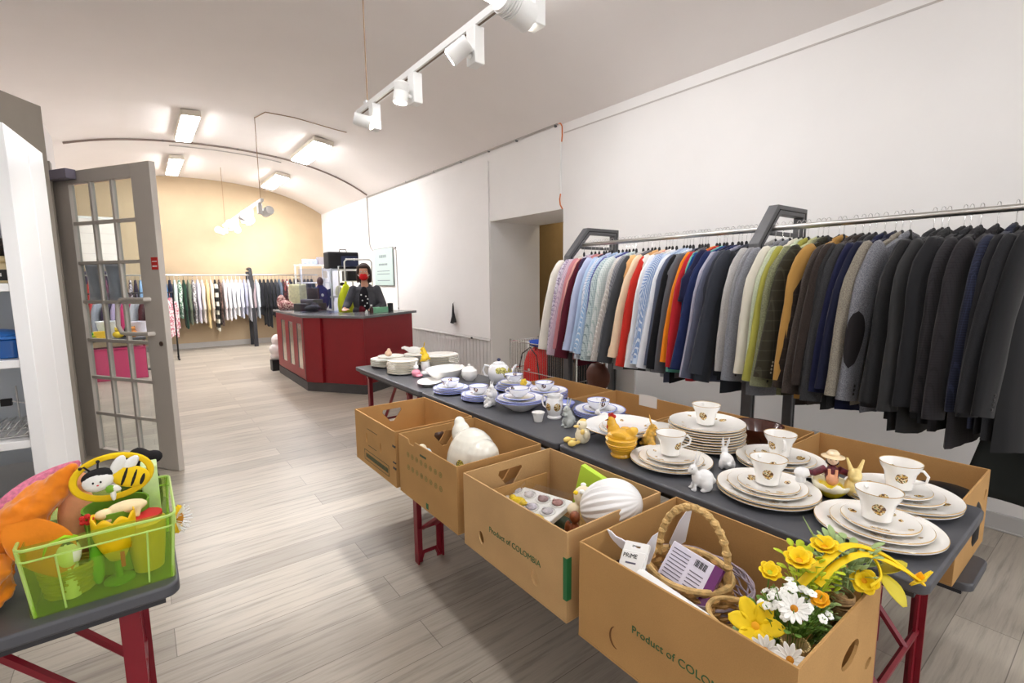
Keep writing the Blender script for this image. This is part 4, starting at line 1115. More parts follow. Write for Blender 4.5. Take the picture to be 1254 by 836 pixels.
J = [
 ('jacket','light grey linen jacket',(206,204,200),'tweed',(186,184,182),.80),
 ('jacket','silver grey jacket',(168,168,172),'tweed',(140,142,148),.82),
 ('jacket','mid grey jacket',(150,152,160),'tweed',(124,126,136),.86),
 ('jacket','ivory jacket',(232,226,208),None,None,.80),
 ('jacket','pale green jacket',(212,220,190),'tweed',(190,200,168),.80),
 ('jacket','olive yellow jacket',(176,172,74),None,None,.76),
 ('jacket','pale khaki jacket',(204,204,150),'tweed',(180,180,124),.80),
 ('jacket','sage tweed jacket',(148,150,112),'tweed',(110,114,84),.82),
 ('jacket','dark olive plaid jacket',(66,62,46),'plaid',(98,94,74),.86),
 ('jacket','dark brown checked jacket',(56,46,38),'plaid',(84,70,56),.86),
 ('jacket','camel jacket',(190,142,70),None,None,.86),
 ('jacket','taupe brown jacket',(98,86,80),'tweed',(80,68,62),.84),
 ('jacket','deep brown jacket',(70,58,52),'tweed',(56,44,40),.82),
 ('jacket','charcoal pinstripe jacket',(58,58,60),'stripe',(48,48,50),.84),
 ('jacket','iron grey jacket',(74,74,76),'tweed',(60,60,62),.84),
 ('jacket','navy blue jacket',(34,40,82),None,None,.86),
 ('jacket','midnight navy jacket',(28,32,64),None,None,.84),
 ('jacket','beige grey jacket',(158,150,134),'tweed',(130,122,108),.82),
 ('jacket','grey herringbone jacket with black elbow patch',(142,144,150),'tweed',(104,106,114),.86),
 ('jacket','dark charcoal jacket',(56,56,60),None,None,.86),
 ('jacket','ash black jacket',(48,48,50),'tweed',(38,38,40),.90),
 ('jacket','matte charcoal jacket',(62,62,64),None,None,.90),
 ('jacket','near-black jacket',(38,38,42),None,None,.86),
 ('jacket','charcoal suit jacket',(54,54,58),'tweed',(44,44,48),.86),
 ('jacket','dark houndstooth jacket',(58,56,60),'check',(36,34,38),.86),
 ('jacket','black-brown checked jacket',(52,48,52),'check',(34,30,34),.90),
 ('jacket','navy windowpane jacket',(38,42,66),'check',(62,72,110),.86),
 ('jacket','ink black jacket',(34,34,38),None,None,.88),
 ('jacket','graphite jacket',(44,44,48),'tweed',(34,34,38),.88),
 ('jacket','coal black suit jacket',(32,32,36),None,None,.92),
 ('jacket','black pinstripe suit jacket',(40,40,44),'stripe',(30,30,34),.92),
 ('jacket','soft black blazer',(36,34,38),None,None,.92),
 ('jacket','dull black blazer',(42,40,44),'tweed',(32,30,34),.92),
]
rr = random.Random(11)
WS = [16,8,8,10,5,6,6,14,8,8,6,8,6,14,10,8,6,8,14,6,6,8,14,6,6,6,12,5,6,5,16,5,8,5,10,11,6,8,8,8,8,10]
WJ = [12,12,14,8,8,16,8,8,18,6,18,12,10,10,14,16,10,12,34,12,8,22,8,14,22,24,20,16,16,20]
def hang_row(items, wts, y0, y1, a0, a1, persp, prevn, grp):
    n = len(items); g = [w/(1+persp*i/n) for i,w in enumerate(wts[:n])]
    g = [max(q,.55*sum(g)/n) for q in g]; tot = sum(g[:-1]); y = y0
    for i,(kind,nm,c,pat,c2,L) in enumerate(items):
        f = i/(n-1); rz = math.radians(a0+(a1-a0)*f+rr.uniform(-4,4))
        p = items[i-1][1] if i>0 else prevn
        lab = '%s hanging on the near rail next to the %s'%(nm, short(p))
        o = garment(kind,trim16(lab),c,pat,RX,y,RZ+.0155,-rz,i*13+len(items),c2,L,1.0,grp,patch=('elbow patch' in nm),btn=m_btnw if nm.startswith(('dark olive','olive','light grey')) else None)
        o.scale = (1.07*rr.uniform(.95,1.05),.85,1.09*rr.uniform(.965,1.035))
        hanger(trim16('%s wire-hook hanger under the %s'%('black',nm)),RX,y,RZ+.0155-.0195+.0175,-rz,True)
        y += (y1-y0)*g[i]/tot
def short(p):
    return p.replace(' with long cuffs','').replace(' with black elbow patch','').replace(' with mint checks','')
def trim16(s):
    w = s.split(); return ' '.join(w[:16])
hang_row(S, WS, 2.94, 1.475, 21, 22, .6, 'doorway', 'shirts and sweaters on the near rail')
hang_row(J[:30], WJ, 1.385, .27, 22, 15, .5, 'middle rail stand', 'jackets on the near rail')
# ------------------------------------------------------------------ french door
d0 = Vector((-.425,5.396,0)); dv = Vector((.603,-.946,0)).normalized()
dn = Vector((-dv.y,dv.x,0)); 
if dn.dot(Vector((0,0,0))-d0) < 0: dn = -dn          # toward the viewer
dt = thing('french_door','open greige french door with a grid of glass panes and a handle','door',(d0.x,d0.y,0.004),math.atan2(dv.y,dv.x))
# local: x along the door, y = across (+y is away from or toward viewer), z up
sg = 1 if (Matrix.Rotation(math.atan2(dv.y,dv.x),3,'Z') @ Vector((0,1,0))).dot(dn) > 0 else -1
x0, x1, H = -.10, 1.075, 2.33
gx = [.13,.375,.625,.868]; gz = [.08,.385,.69,1.0,1.31,1.62,1.93,2.235]
fr = MB(); th = .022
def fb(a,b,c,d,t=th): fr.box(a,b,-t,t,c,d)
fb(x0,gx[0],0,H); fb(gx[3],x1,0,H); fb(gx[0],gx[3],gz[7],H); fb(gx[0],gx[3],0,gz[0])
fr.build('door_frame',m_greige,dt,bevel=.003)
mu = MB()
for x in gx[1:3]: mu.box(x-.013,x+.013,-.016,.016,gz[0],gz[7])
for z in gz[1:7]: mu.box(gx[0],gx[3],-.0155,.0155,z-.013,z+.013)
mu.build('muntins',m_greige,dt,bevel=.003)
for i in range(3):
    for j in range(7):
        MB().box(gx[i]+.011,gx[i+1]-.011,-.002,.002,gz[j]+.011,gz[j+1]-.011).build('glass_pane',m_glass,dt,smooth=0)
y = sg*.055
MB().tube([(.94,sg*.022,1.335),(.94,y,1.335),(.66,y,1.33),(.62,y,1.30),(.60,y,1.13),(.64,y,1.075),(.70,y,1.07),(.95,y,1.075),(.95,sg*.022,1.075)],.016,10).build('handle',m_greige,dt)
MB().box(.91,1.0,sg*.02,sg*.032,.97,1.04) if sg>0 else None
lk = MB().lathe([(0,0),(.018,0),(.018,.006),(0,.006)],16,flatM((1.02,sg*.022,1.0),(1,0,0),(0,0,1))).build('lock_rosette',mat('dark_brass',(90,70,60),.4,metal=.6),dt)
ya,yb = sorted((sg*.022,sg*.0245))
MB().box(1.0,1.07,ya,yb,1.555,1.645).build('red_sticker',mat('red_label',(200,36,30),.5),dt)
MB().box(1.01,1.06,*sorted((sg*.0245,sg*.0252)),1.612,1.618).build('white_line_on_sticker',m_paper,dt)
MB().box(1.01,1.06,*sorted((sg*.0245,sg*.0252)),1.575,1.585).build('white_line_on_sticker',m_paper,dt)
ya,yb = sorted((sg*.024,sg*.095))
MB().box(-.10,.25,ya,yb,2.262,2.335).build('door_closer',mat('violet_grey_metal',(122,116,132),.45),dt,bevel=.004)
m_film = mat('milky_film',(206,204,220),.35,var=.12,vscale=9,bump=.5,bscale=18)
for a,b,l in ((.135,.37,'left'),(.385,.62,'right')):
    o = MB().grid(lambda u,v: (a+(b-a)*u, .008*math.sin(9*u+4*v), 1.315+.30*v),14,10).build('milky_sheet',m_film,None,solid=.002)
    o.parent = None
    o.matrix_world = Matrix.Translation((d0.x,d0.y,.004)) @ Matrix.Rotation(math.atan2(dv.y,dv.x),4,'Z') @ Matrix.Translation((0,-sg*.03,0))
    tag(o,'milky lavender plastic sheet hung behind the door glass, %s one of the two'%l,'plastic sheet')

# ------------------------------------------------------------------ shelf cabinet
ct = thing('shelf_cabinet','tall white open shelf cabinet at the left edge with a seam in its side','cabinet',(-.395,3.0,0),math.radians(-5.7))
HC = 2.135
MB().box(-.05,0,0,.312,0,HC).build('side_panel',m_cloudwhite,ct,bevel=.002)
MB().box(-.05,0,.316,.575,0,HC-.0).build('side_panel',m_cloudwhite,ct,bevel=.002)
MB().box(-.03,-.002,.3115,.3165,0.01,HC-.005).build('edge_seam',mat('gold_seam',(196,160,96),.5),ct)
MB().box(-.95,-.90,0,.575,0,HC).build('side_panel',m_cloudwhite,ct,bevel=.002)
MB().box(-.90,-.05,.56,.575,0,HC).build('back_panel',mat('shaded_white_back',(214,220,226),.6),ct)  # back panel tinted blue-grey to carry the interior's shade
MB().box(-.90,-.05,0,.56,HC-.03,HC).build('top_board',m_cloudwhite,ct,bevel=.002)
SHZ = [.06,.40,.765,1.13,1.465,1.845]
for z in SHZ: MB().box(-.90,-.05,.004,.56,z-.035,z).build('shelf',m_cloudwhite,ct,bevel=.002)
Mc = Matrix.Translation((-.395,3.0,0)) @ Matrix.Rotation(math.radians(-5.7),4,'Z')
def cw(x,y,z): 
    v = Mc @ Vector((x,y,z)); return (v.x,v.y,v.z)
RC = math.radians(-5.7)
t = thing('storage_box','translucent blue plastic box with a domed lid on the cabinet shelf','box',cw(-.17,.16,1.131),RC)
mb_ = mat('blue_plastic',(36,104,186),.25,trans=.25)
MB().prism(rrect(-.11,.11,-.09,.09,.03),0,.085).build('tub',mb_,t,bevel=.006)
MB().prism(rrect(-.116,.116,-.096,.096,.03),.086,.1).ell((0,0,.1),(.11,.09,.03),24).build('lid',mat('blue_lid_plastic',(50,120,204),.3),t,bevel=.004)
MB().box(-.04,.04,-.105,-.094,.06,.1).build('latch',mb_,t,bevel=.002)
t = thing('toaster','cream and dark glass kitchen appliance on the cabinet shelf','appliance',cw(-.20,.2,1.466),RC)
cm = mat('cream_plastic',(226,206,160),.4)
MB().prism(rrect(-.14,.14,-.11,.11,.02),.0,.09).build('housing',cm,t,bevel=.008)
MB().prism(rrect(-.13,.13,-.10,.10,.02),.09,.12).build('rim',cm,t,bevel=.01)
MB().lathe([(0,.12),(.10,.12),(.105,.13),(.11,.20),(.10,.205),(0,.205)],32).build('glass_bowl',mat('smoked_glass',(110,100,96),.1,trans=.4),t)
MB().box(-.13,.13,-.1125,-.109,.012,.06).build('dark_panel',m_black,t)
for i in range(4): MB().box(-.11+.06*i,-.07+.06*i,-.1145,-.112,.03,.045).build('button',m_white,t)
t = thing('red_clock','small red box-shaped device with a round grey dial on the upper shelf','clock',cw(-.085,.08,1.846),RC)
MB().box(-.035,.035,-.03,.03,0,.085).build('case',mat('wine_red_plastic',(150,20,40),.35),t,bevel=.006)
MB().lathe([(0,0),(.02,0),(.022,.004),(0,.004)],20,flatM((0,-.0305,.045),(1,0,0),(0,0,1))).build('dial',mat('grey_dial',(120,124,124),.4),t)
# chrome racks
t = thing('wire_rack','chrome wire plate rack standing on the lower cabinet shelf','rack',cw(-.17,.14,.766),RC)
w_ = MB(); 
for yy in (-.07,.07): w_.tube([(-.12,yy,.008),(.10,yy,.008)],.004,6)
for i in range(7):
    x = -.11+.033*i; w_.tube([(x,-.07,.01),(x+.05,-.05,.075),(x+.05,.05,.075),(x,.07,.01)],.0028,6)
w_.build('wire_frame',m_chrome,t)
t = thing('wire_stand','chrome wire stand with a thin post and a black clip','stand',cw(-.16,.34,.766),RC)
MB().tube([(0,0,0),(0,0,.2)],.004,8).tube([(-.11,0,.11),(-.05,0,.13),(.0,0,.12),(.06,0,.10),(.09,0,.12)],.0035,6).tube([(-.06,-.05,.003),(.06,-.05,.003),(.06,.05,.003),(-.06,.05,.003)],.003,6,closed=True).build('wire_frame',m_chrome,t)
MB().box(-.06,-.02,-.012,.012,.105,.14).build('black_clip',m_black,t,bevel=.003)
t = thing('metal_bowl','small shallow steel bowl on the lower cabinet shelf','bowl',cw(-.33,.12,.766),RC)
MB().lathe([(0,.002),(.04,0),(.08,.03),(.078,.031),(.04,.004),(0,.006)],28).build('bowl_body',m_chrome,t)
t = thing('silver_tray','large oval silver tray leaning on the bottom cabinet shelf','tray',cw(-.20,.25,.402),RC)
tr = MB().lathe([(0,.01),(.12,.01),(.14,.014),(.185,.03),(.187,.034),(.183,.033),(.138,.018),(.118,.013),(0,.013)],40,Matrix.Translation((0,0,.085)) @ Matrix.Rotation(math.radians(24),4,'X'),0,1,.72)
tr.build('tray_body',m_chrome,t)

# ------------------------------------------------------------------ green crate with toys
k_ = NT('lime_translucent_plastic'); k_.n.remove(k_.b)
t1 = k_.nd('ShaderNodeBsdfTransparent'); t1.inputs[0].default_value = rgb(240,250,200)
t2 = k_.nd('ShaderNodeBsdfPrincipled'); t2.inputs['Base Color'].default_value = rgb(196,228,124); t2.inputs['Roughness'].default_value = .25
t3 = k_.nd('ShaderNodeBsdfTranslucent'); t3.inputs[0].default_value = rgb(206,238,130)
m1 = k_.nd('ShaderNodeMixShader'); m1.inputs[0].default_value = .4; k_.ln(t2,0,m1,1); k_.ln(t3,0,m1,2)
m2_ = k_.nd('ShaderNodeMixShader'); m2_.inputs[0].default_value = .15; k_.ln(t1,0,m2_,1); k_.ln(m1,0,m2_,2); k_.ln(m2_,0,k_.out,'Surface')
m_lime = k_.m
m_limesolid = mat('lime_rim_plastic',(204,236,130),.3,trans=.3)
CX, CY = -.112, 1.505
g = thing('plastic_crate','translucent lime green plastic crate filled with spring toys','crate',(CX,CY,.7605))
w,l,h = .132,.145,.158; fl = .012
def cr_wall(M, L, ww, nm, slot=True):
    # trapezoid: narrower at the bottom
    out = [(-L+fl,0),(L-fl,0),(L,h),(-L,h)]
    hs = [[(-L*.38,h*.62),(L*.38,h*.62),(L*.38,h*.80),(-L*.38,h*.80)][::-1]] if slot else []
    MB().plate(out,hs,-.0012,.0012,M).build(nm,m_lime,g,smooth=0)
cr_wall(flatM((0,-l+fl*.5,0),(1,0,0),(0,.07,1)),w,l,'wall')
cr_wall(flatM((0,l-fl*.5,0),(1,0,0),(0,.0,1)),w,l,'wall')
cr_wall(flatM((w-fl*.5,0,0),(0,1,0),(0,0,1)),l,w,'wall')
cr_wall(flatM((-w+fl*.5,0,0),(0,1,0),(0,0,1)),l,w,'wall')
MB().box(-w+fl,w-fl,-l+fl,l-fl,.0,.003).build('bottom',m_lime,g,smooth=0)
ri = rrect(-w-.004,w+.004,-l-.006,l+.002,.02,5)
MB().tube([(x,y,h) for x,y in ri],.0035,6,closed=True).build('top_rim',m_limesolid,g)
MB().tube([(x,y,h*.84) for x,y in ri],.0022,6,closed=True).build('lower_rim',m_limesolid,g)
for sx in (-1,1):
    for sy in (-1,1): MB().tube([(sx*(w-fl),sy*(l-fl),.0),(sx*(w+.001),sy*(l),h)],.0035,6).build('corner_rib',m_limesolid,g)
for x in (-.07,.075): MB().tube([(x,-l+fl*.5-.0005,.005),(x*1.08,-l-.001,h*.84)],.002,6).build('wall_rib',m_limesolid,g)
# toys
def felt(n,c): return mat(n,c,.95,var=.08,vscale=30,bump=.3,bscale=300)
Zc = .764
t = thing('bee_basket','yellow felt basket with a bee on its oval handle in the green crate','toy basket',(-.088,1.50,Zc))
fy = felt('yellow_felt',(246,206,28)); fw2 = felt('white_felt',(240,240,236)); fk = felt('black_felt',(34,32,34)); fg = felt('green_felt',(120,170,50))
MB().lathe([(0,.0),(.045,.0),(.06,.09),(.066,.16),(.062,.16),(.056,.09),(.042,.004),(0,.004)],28).build('green_pouch',fg,t)
ring = [(.074*math.cos(a),.012+.008*math.cos(a),.225+.052*math.sin(a)) for a in [2*PI*i/36 for i in range(36)]]
MB().tube(ring,.0055,8,closed=True,flat=1.4).build('oval_handle',fy,t)
b_ = MB().ell((.034,-.002,.222),(.040,.012,.027),18,rot=(0,.35,0)); b_.build('bee_body',fy,t)
for i,(xx,zz,hh) in enumerate(((.022,.226,.024),(.040,.219,.024),(.056,.212,.016))):
    MB().ell((xx,-.0045,zz),(.0055,.0115,hh),12,rot=(0,.35,0)).build('bee_stripe',fk,t)
MB().ell((-.028,-.008,.226),(.030,.014,.024),18,rot=(0,-.2,0)).build('bee_face',fw2,t)
MB().ell((-.028,-.004,.238),(.031,.014,.019),18,rot=(0,-.2,0)).build('bee_hair',fk,t)
for xx in (-.036,-.022): MB().ell((xx,-.0215,.228),(.0022,.0015,.003),8).build('bee_eye',m_black,t)
MB().ell((-.028,-.0225,.221),(.0025,.0015,.0018),8).build('bee_nose',mat('red_felt',(200,40,36),.8),t)
MB().ell((.012,-.004,.256),(.013,.006,.026),14,rot=(0,.5,0)).build('bee_wing',fw2,t)
MB().ell((.034,-.002,.252),(.013,.006,.026),14,rot=(0,.75,0)).build('bee_wing',fw2,t)
MB().tube([(-.04,-.004,.252),(-.05,-.006,.266),(-.056,-.006,.264)],.002,6).ell((-.057,-.006,.264),.004,8).build('antenna',fk,t)
MB().tube([(-.026,-.004,.256),(-.024,-.006,.272)],.002,6).ell((-.024,-.006,.274),.004,8).build('antenna',fk,t)
MB().ell((.002,-.017,.205),(.014,.006,.008),10,rot=(0,.5,0)).ell((-.002,-.015,.193),(.006,.006,.02),10).build('bee_arm',fw2,t)
MB().ell((-.006,-.02,.206),(.010,.004,.010),6).build('green_star',fg,t)
# tulip cup, lamb, egg etc.
t = thing('tulip_cup','yellow tulip-shaped cup with jagged petals in the green crate','cup',(-.092,1.425,Zc))
def tul(u,v):
    a = 2*PI*u; r = .014+.026*math.sin(min(1.45,v*1.9)); z = .10*v+(.012*abs(math.sin(a*4)) if v>.9 else 0); return (r*math.cos(a),r*math.sin(a),z)
tm = MB().grid(tul,48,12,closeu=True); tm.build('petals',mat('tulip_yellow',(248,200,20),.4),t,(0,0,.055),solid=.003)
MB().lathe([(0,0),(.03,0),(.03,.004),(.008,.01),(.008,.056),(0,.057)],16).build('stem_foot',mat('leaf_green_plastic',(90,150,40),.4),t)
MB().box(.008,.016,-.045,-.041,.05,.085).build('red_mark',mat('red_felt',(200,40,36),.8),t)
t = thing('toy_lamb','cream toy lamb lying across the tulip cup in the crate','toy',(-.085,1.455,Zc+.11))
MB().ell((.02,0,.052),(.04,.02,.016)).ell((-.025,-.006,.048),(.018,.014,.012)).tube([(.0,-.01,.045),(-.02,-.015,.03)],.007,8).tube([(.04,-.01,.045),(.035,-.015,.028)],.007,8).build('body',felt('cream_felt',(246,226,180)),t,remesh=.002)
t = thing('egg_ornament','white egg with a lime green band and black cap at the crate front','ornament',(-.175,1.415,Zc))
MB().ell((0,0,.10),(.024,.024,.034),20).build('egg',m_bw,t)
MB().cyl((0,0,0),(0,0,.072),.016,n=14).build('stand',m_bw,t)
MB().ell((0,.004,.122),(.02,.02,.016),14).build('black_cap',fk,t)
MB().tube([(-.045,-.005,.09),(-.03,-.005,.135),(-.0,-.005,.145),(.02,-.005,.135)],[.010,.012,.012,.008],8,flat=.3).build('lime_band',felt('lime_felt',(170,220,40)),t)
t = thing('red_flower_pick','small red flower on a green leaf sprig in the crate','ornament',(-.14,1.44,Zc))
MB().tube([(0,0,0),(0,0,.15)],.002,6).build('stem',fg,t)
for i in range(5):
    a = 2*PI*i/5; MB().ell((.008*math.cos(a),0,.158+.008*math.sin(a)),.0065,8).build('petal',mat('red_felt',(200,40,36),.8),t)
MB().ell((.012,0,.125),(.008,.004,.02),8,rot=(0,.3,0)).build('leaf',fg,t)
t = thing('green_ornament','green felt leaf-shaped ornament standing at the left of the tulip cup','ornament',(-.14,1.43,Zc))
MB().ell((.01,.0,.05),(.014,.012,.05),14).build('leaf_body',felt('grass_felt',(110,180,50)),t)
t = thing('woven_basket','small olive woven basket seen through the crate wall','basket',(-.18,1.44,Zc))
wb = MB()
for i in range(9):
    z = .004+i*.0075; r = .04+.0012*i
    wb.tube([((r+.0018*math.cos(a*8+i*PI))*math.cos(a),(r+.0018*math.cos(a*8+i*PI))*.8*math.sin(a),z) for a in [2*PI*k/48 for k in range(48)]],.0042,6,closed=True)
wb.build('weave',mat('olive_straw',(176,160,60),.8,var=.2,vscale=60),t)
t = thing('red_disc','red and yellow round toy dish at the right of the crate','toy',(-.035,1.45,Zc))
MB().lathe([(0,0),(.03,0),(.036,.05),(.042,.12),(.03,.13),(0,.132)],24).build('dish',mat('yellow_toy_plastic',(236,190,60),.4),t)
MB().lathe([(0,.1325),(.03,.1325),(.036,.128),(.036,.136),(0,.14)],24).build('red_top',mat('red_felt',(200,40,36),.8),t)
t = thing('gift_bag','upright white and lime gift bag in the rear right corner of the crate','bag',(-.018,1.60,Zc))
MB().prism(rrect(-.018,.018,-.03,.03,.004),0,.215).build('bag_body',mat('lime_white_paper',(214,240,170),.5,var=.15,vscale=25),t,bevel=.002)
MB().box(-.019,-.0175,-.01,.01,.10,.17).build('blue_print',mat('blue_print',(60,150,200),.5),t)
t = thing('black_gloves','black fabric bundle lying behind the green crate','gloves',(-.04,1.72,.7605))
MB().ell((0,0,.1),(.05,.035,.1)).ell((.0,0,.2),(.03,.02,.035)).ell((.035,.0,.2),(.022,.018,.02)).ell((-.03,0,.2),(.03,.02,.02)).build('cloth',fk,t,remesh=.005,sm=4)
t = thing('sunflower','yellow sunflower with a white frill leaning on the crate side','artificial flower',(.036,1.50,.845))
pe = MB()
for k2 in range(14):
    a = 2*PI*k2/14; pe.ell((-.004,.026*math.cos(a),.026*math.sin(a)),(.004,.006 + .006*abs(math.cos(a)),.006+.006*abs(math.sin(a))),8)
pe.build('petals',fy,t)
MB().ell((0,0,0),(.006,.016,.016),14).build('centre',mat('ochre_centre',(196,130,20),.8),t)
fr2 = MB(); rq = random.Random(3)
for k2 in range(50):
    a = rq.uniform(0,2*PI); r = rq.uniform(.026,.036); fr2.tube([(0,.02*math.cos(a),.02*math.sin(a)),(.006+rq.uniform(0,.012),r*math.cos(a),r*math.sin(a))],.0012,4)
tag(fr2.build('frill',mat('white_fluff',(244,244,244),.9),t),kind='stuff')
t.rotation_euler = (0,0,-.4)
t = thing('peach_plush','peach plush ball behind the bee handle in the crate','toy',(-.165,1.56,Zc))
MB().ell((0,0,.11),(.04,.035,.11)).ell((0,0,.21),(.035,.03,.03)).build('body',felt('peach_felt',(246,176,130)),t,remesh=.004)
# orange cloth heap with pink lining
def cloth(fn,nu,nv): return MB().grid(fn,nu,nv)
og = mat('orange_fleece',(236,134,16),.95,var=.12,vscale=14,bump=.4,bscale=120,sheen=.5)
t = thing('orange_cloth','bright orange fleece flower cloth with pink lining draped over the crate edge','cloth',(-.30,1.47,.7605))
def leaf(P0, P1, wd, thick, bend, side, seed):
    P0 = Vector(P0); P1 = Vector(P1); ax = P1-P0; sd = Vector(side).normalized(); nm = ax.cross(sd).normalized()
    def f(u,v):
        a = 2*PI*u; w_ = wd*math.sin(PI*(.08+.90*v))**.7*(1-.25*v)
        p = P0+ax*v+nm*bend*math.sin(PI*v)
        fold = .10*math.sin(3*a+seed)+.05*math.sin(5*a+6*v+seed)
        return p+sd*math.cos(a)*w_*(1+fold)+nm*math.sin(a)*thick*math.sin(PI*(.08+.90*v))**.6*(1+fold)
    return f
hp = MB()
hp.grid(leaf((-.05,.02,.10),(.145,.06,.262),.055,.03,.015,(.3,-.2,-.5),1),28,20,closeu=True)
hp.grid(leaf((-.06,.0,.03),(.125,.09,.20),.095,.05,.015,(.4,.1,-.6),2.4),28,20,closeu=True)
hp.grid(leaf((-.11,-.06,.115),(.055,-.02,.19),.032,.02,.01,(.2,0,-.5),.4),28,16,closeu=True)
hp.grid(leaf((-.12,-.08,.02),(.06,-.05,.14),.04,.03,.015,(.2,0,-.6),3.4),28,16,closeu=True)
hp.grid(leaf((-.10,.0,.0),(.02,-.02,.14),.09,.06,.0,(.5,0,-.2),4),28,16,closeu=True)
hp.ell((-.06,0,.05),(.09,.07,.055),20)
oc = hp.build('cloth_folds',og,t,remesh=.004,sm=2)
tx = bpy.data.textures.new('cloth_clouds','CLOUDS'); tx.noise_scale = .045; tx.noise_depth = 2
dm = oc.modifiers.new('crumple','DISPLACE'); dm.texture = tx; dm.strength = .03; dm.mid_level = .5; dm.texture_coords = 'LOCAL'
MB().grid(leaf((-.02,.075,.16),(.15,.09,.268),.042,.010,.0,(.3,-.2,-.5),1),24,14,closeu=True).build('pink_lining',mat('pink_crochet',(226,130,160),.9,var=.3,vscale=120),t)
MB().grid(leaf((.06,-.055,.20),(.115,-.07,.06),.06,.006,.0,(1,0,.0),1),24,14,closeu=True).build('orange_point',og,t)
# ------------------------------------------------------------------ red counter
cn = thing('shop_counter','crimson red angled shop counter with grey top and slotted side','counter',(2.2,6.9,0))
ox, oy = 2.2, 6.9
outer = [(1.68,8.54),(1.67,6.79),(2.23,6.03),(3.25,6.61)]
inner = [(2.95,7.13),(2.397,6.815),(2.27,6.987),(2.28,8.54)]
top = [(x-ox,y-oy) for x,y in outer+inner]
def inset(P, d):
    n = len(P); r = []
    s = sum(P[i][0]*P[(i+1)%n][1]-P[(i+1)%n][0]*P[i][1] for i in range(n)); sgn = 1 if s>0 else -1
    for i in range(n):
        a,b,c = Vector(P[i-1]),Vector(P[i]),Vector(P[(i+1)%n])
        e1 = (b-a).normalized(); e2 = (c-b).normalized()
        n1 = Vector((-e1.y,e1.x))*sgn; n2 = Vector((-e2.y,e2.x))*sgn
        k = d/(1+n1.dot(n2)); q = b+(n1+n2)*k; r.append((q.x,q.y))
    return r
m_ctop = mat('grey_laminate',(112,112,114),.22,var=.03)
MB().prism(ccw(top),.988,1.022).build('worktop',m_ctop,cn,smooth=20,bevel=.004)
bd = inset(top,.05)
MB().prism(ccw(bd),.12,.988).build('carcass',m_counterred,cn,smooth=20,bevel=.004)
MB().prism(ccw(inset(top,.035)),.0,.12).build('plinth',mat('dark_plinth',(72,70,70),.6,var=.1),cn,smooth=20)
# pilaster panels standing proud near the left corner
a = Vector(bd[1]); b = Vector(bd[2]); e = (b-a).normalized(); nn2 = Vector((e.y,-e.x)); 
if nn2.dot(Vector((-1,-1))) < 0: nn2 = -nn2
q = [a-nn2*.0, a+e*.26, a+e*.26+nn2*.035, a+nn2*.035]
MB().prism(ccw([(v.x,v.y) for v in q]),.125,.985).build('corner_panel',m_counterred,cn,smooth=20,bevel=.003)
q = [b-e*.012+nn2*.012, b+nn2*.012+Vector((.012,-.0)), b+Vector((.01,.0)), b-e*.012]
MB().prism(ccw([(v.x,v.y) for v in q]),.125,.985).build('corner_strip',m_counterred,cn,smooth=20)
# slotted left face: three tall mirrored openings
xf = bd[0][0]
MB().box(xf-.022,xf,bd[1][1]+.03,bd[0][1]-.03,.14,.98).build('side_frame',m_counterred,cn,bevel=.003)
m_slotg = mat('slot_glass',(190,176,160),.15,metal=.6)
for i in range(3):
    y0_ = bd[1][1]+.16+.46*i
    MB().box(xf-.0255,xf-.018,y0_,y0_+.24,.27,.89).build('slot_window',m_slotg,cn)
    MB().box(xf-.0262,xf-.017,y0_+.185,y0_+.24,.27,.89).build('slot_shadow_strip',m_black,cn)  # black strip stands for the shade inside each opening
MB().box(xf-.03,xf-.02,bd[1][1]+.02,bd[1][1]+.05,.13,.98).build('dark_edge',mat('dark_crimson',(96,10,22),.5),cn)

# ---- on the counter
CZ = 1.0225
t = thing('green_box','mint green tissue box on the counter beside the woman','box',(2.66,6.56,CZ),.5)
MB().prism(rrect(-.13,.13,-.05,.05,.01),0,.075).build('box_body',mat('mint_card',(140,206,166),.5),t,bevel=.004)
MB().box(.02,.09,-.02,.02,.074,.085).build('dark_opening',m_black,t)
t = thing('black_can','short black cylindrical holder beside the mint box on the counter','holder',(2.85,6.63,CZ))
MB().lathe([(0,0),(.04,0),(.04,.12),(.036,.12),(.036,.01),(0,.01)],20).build('can_body',m_black,t)
t = thing('spray_bottle','small dark bottle with a pale cap on the counter','bottle',(2.50,6.45,CZ))
MB().lathe([(0,0),(.025,0),(.025,.07),(.012,.085),(.012,.095),(0,.095)],16).build('bottle_body',mat('brown_bottle',(70,40,36),.3),t)
MB().lathe([(0,.095),(.014,.095),(.014,.12),(0,.12)],12).build('cap',m_white,t)
t = thing('hand_sanitiser','small white bottle standing beside the dark bottle on the counter','bottle',(2.42,6.42,CZ))
MB().lathe([(0,0),(.018,0),(.018,.035),(.008,.042),(.008,.055),(0,.055)],14).build('bottle_body',m_white,t)
# acrylic screen
t = thing('acrylic_screen','clear acrylic hygiene screen standing on the counter','screen',(2.02,7.15,CZ),-1.05)
m_acr = glass('acrylic_clear',(236,240,250),1.5)
MB().box(-.36,.36,-.003,.003,0,.62).build('pane',m_acr,t,smooth=0)
for x in (-.25,.25): MB().box(x-.01,x+.01,-.09,.09,0,.03).build('foot',m_acr,t)
MB().box(.10,.17,-.0045,-.003,.48,.58).build('paper_note',m_paper,t)
# cash register / dark till
t = thing('cash_register','dark grey cash register behind the acrylic screen','cash register',(2.05,7.75,CZ),-1.2)
MB().prism(rrect(-.17,.17,-.17,.17,.02),0,.11).build('drawer_base',m_black,t,bevel=.005)
MB().box(-.15,.15,-.06,.12,.11,.17).build('keyboard_block',m_darkgrey,t,bevel=.01)
MB().box(-.13,.13,.06,.085,.17,.34).build('monitor',m_black,t,bevel=.006)
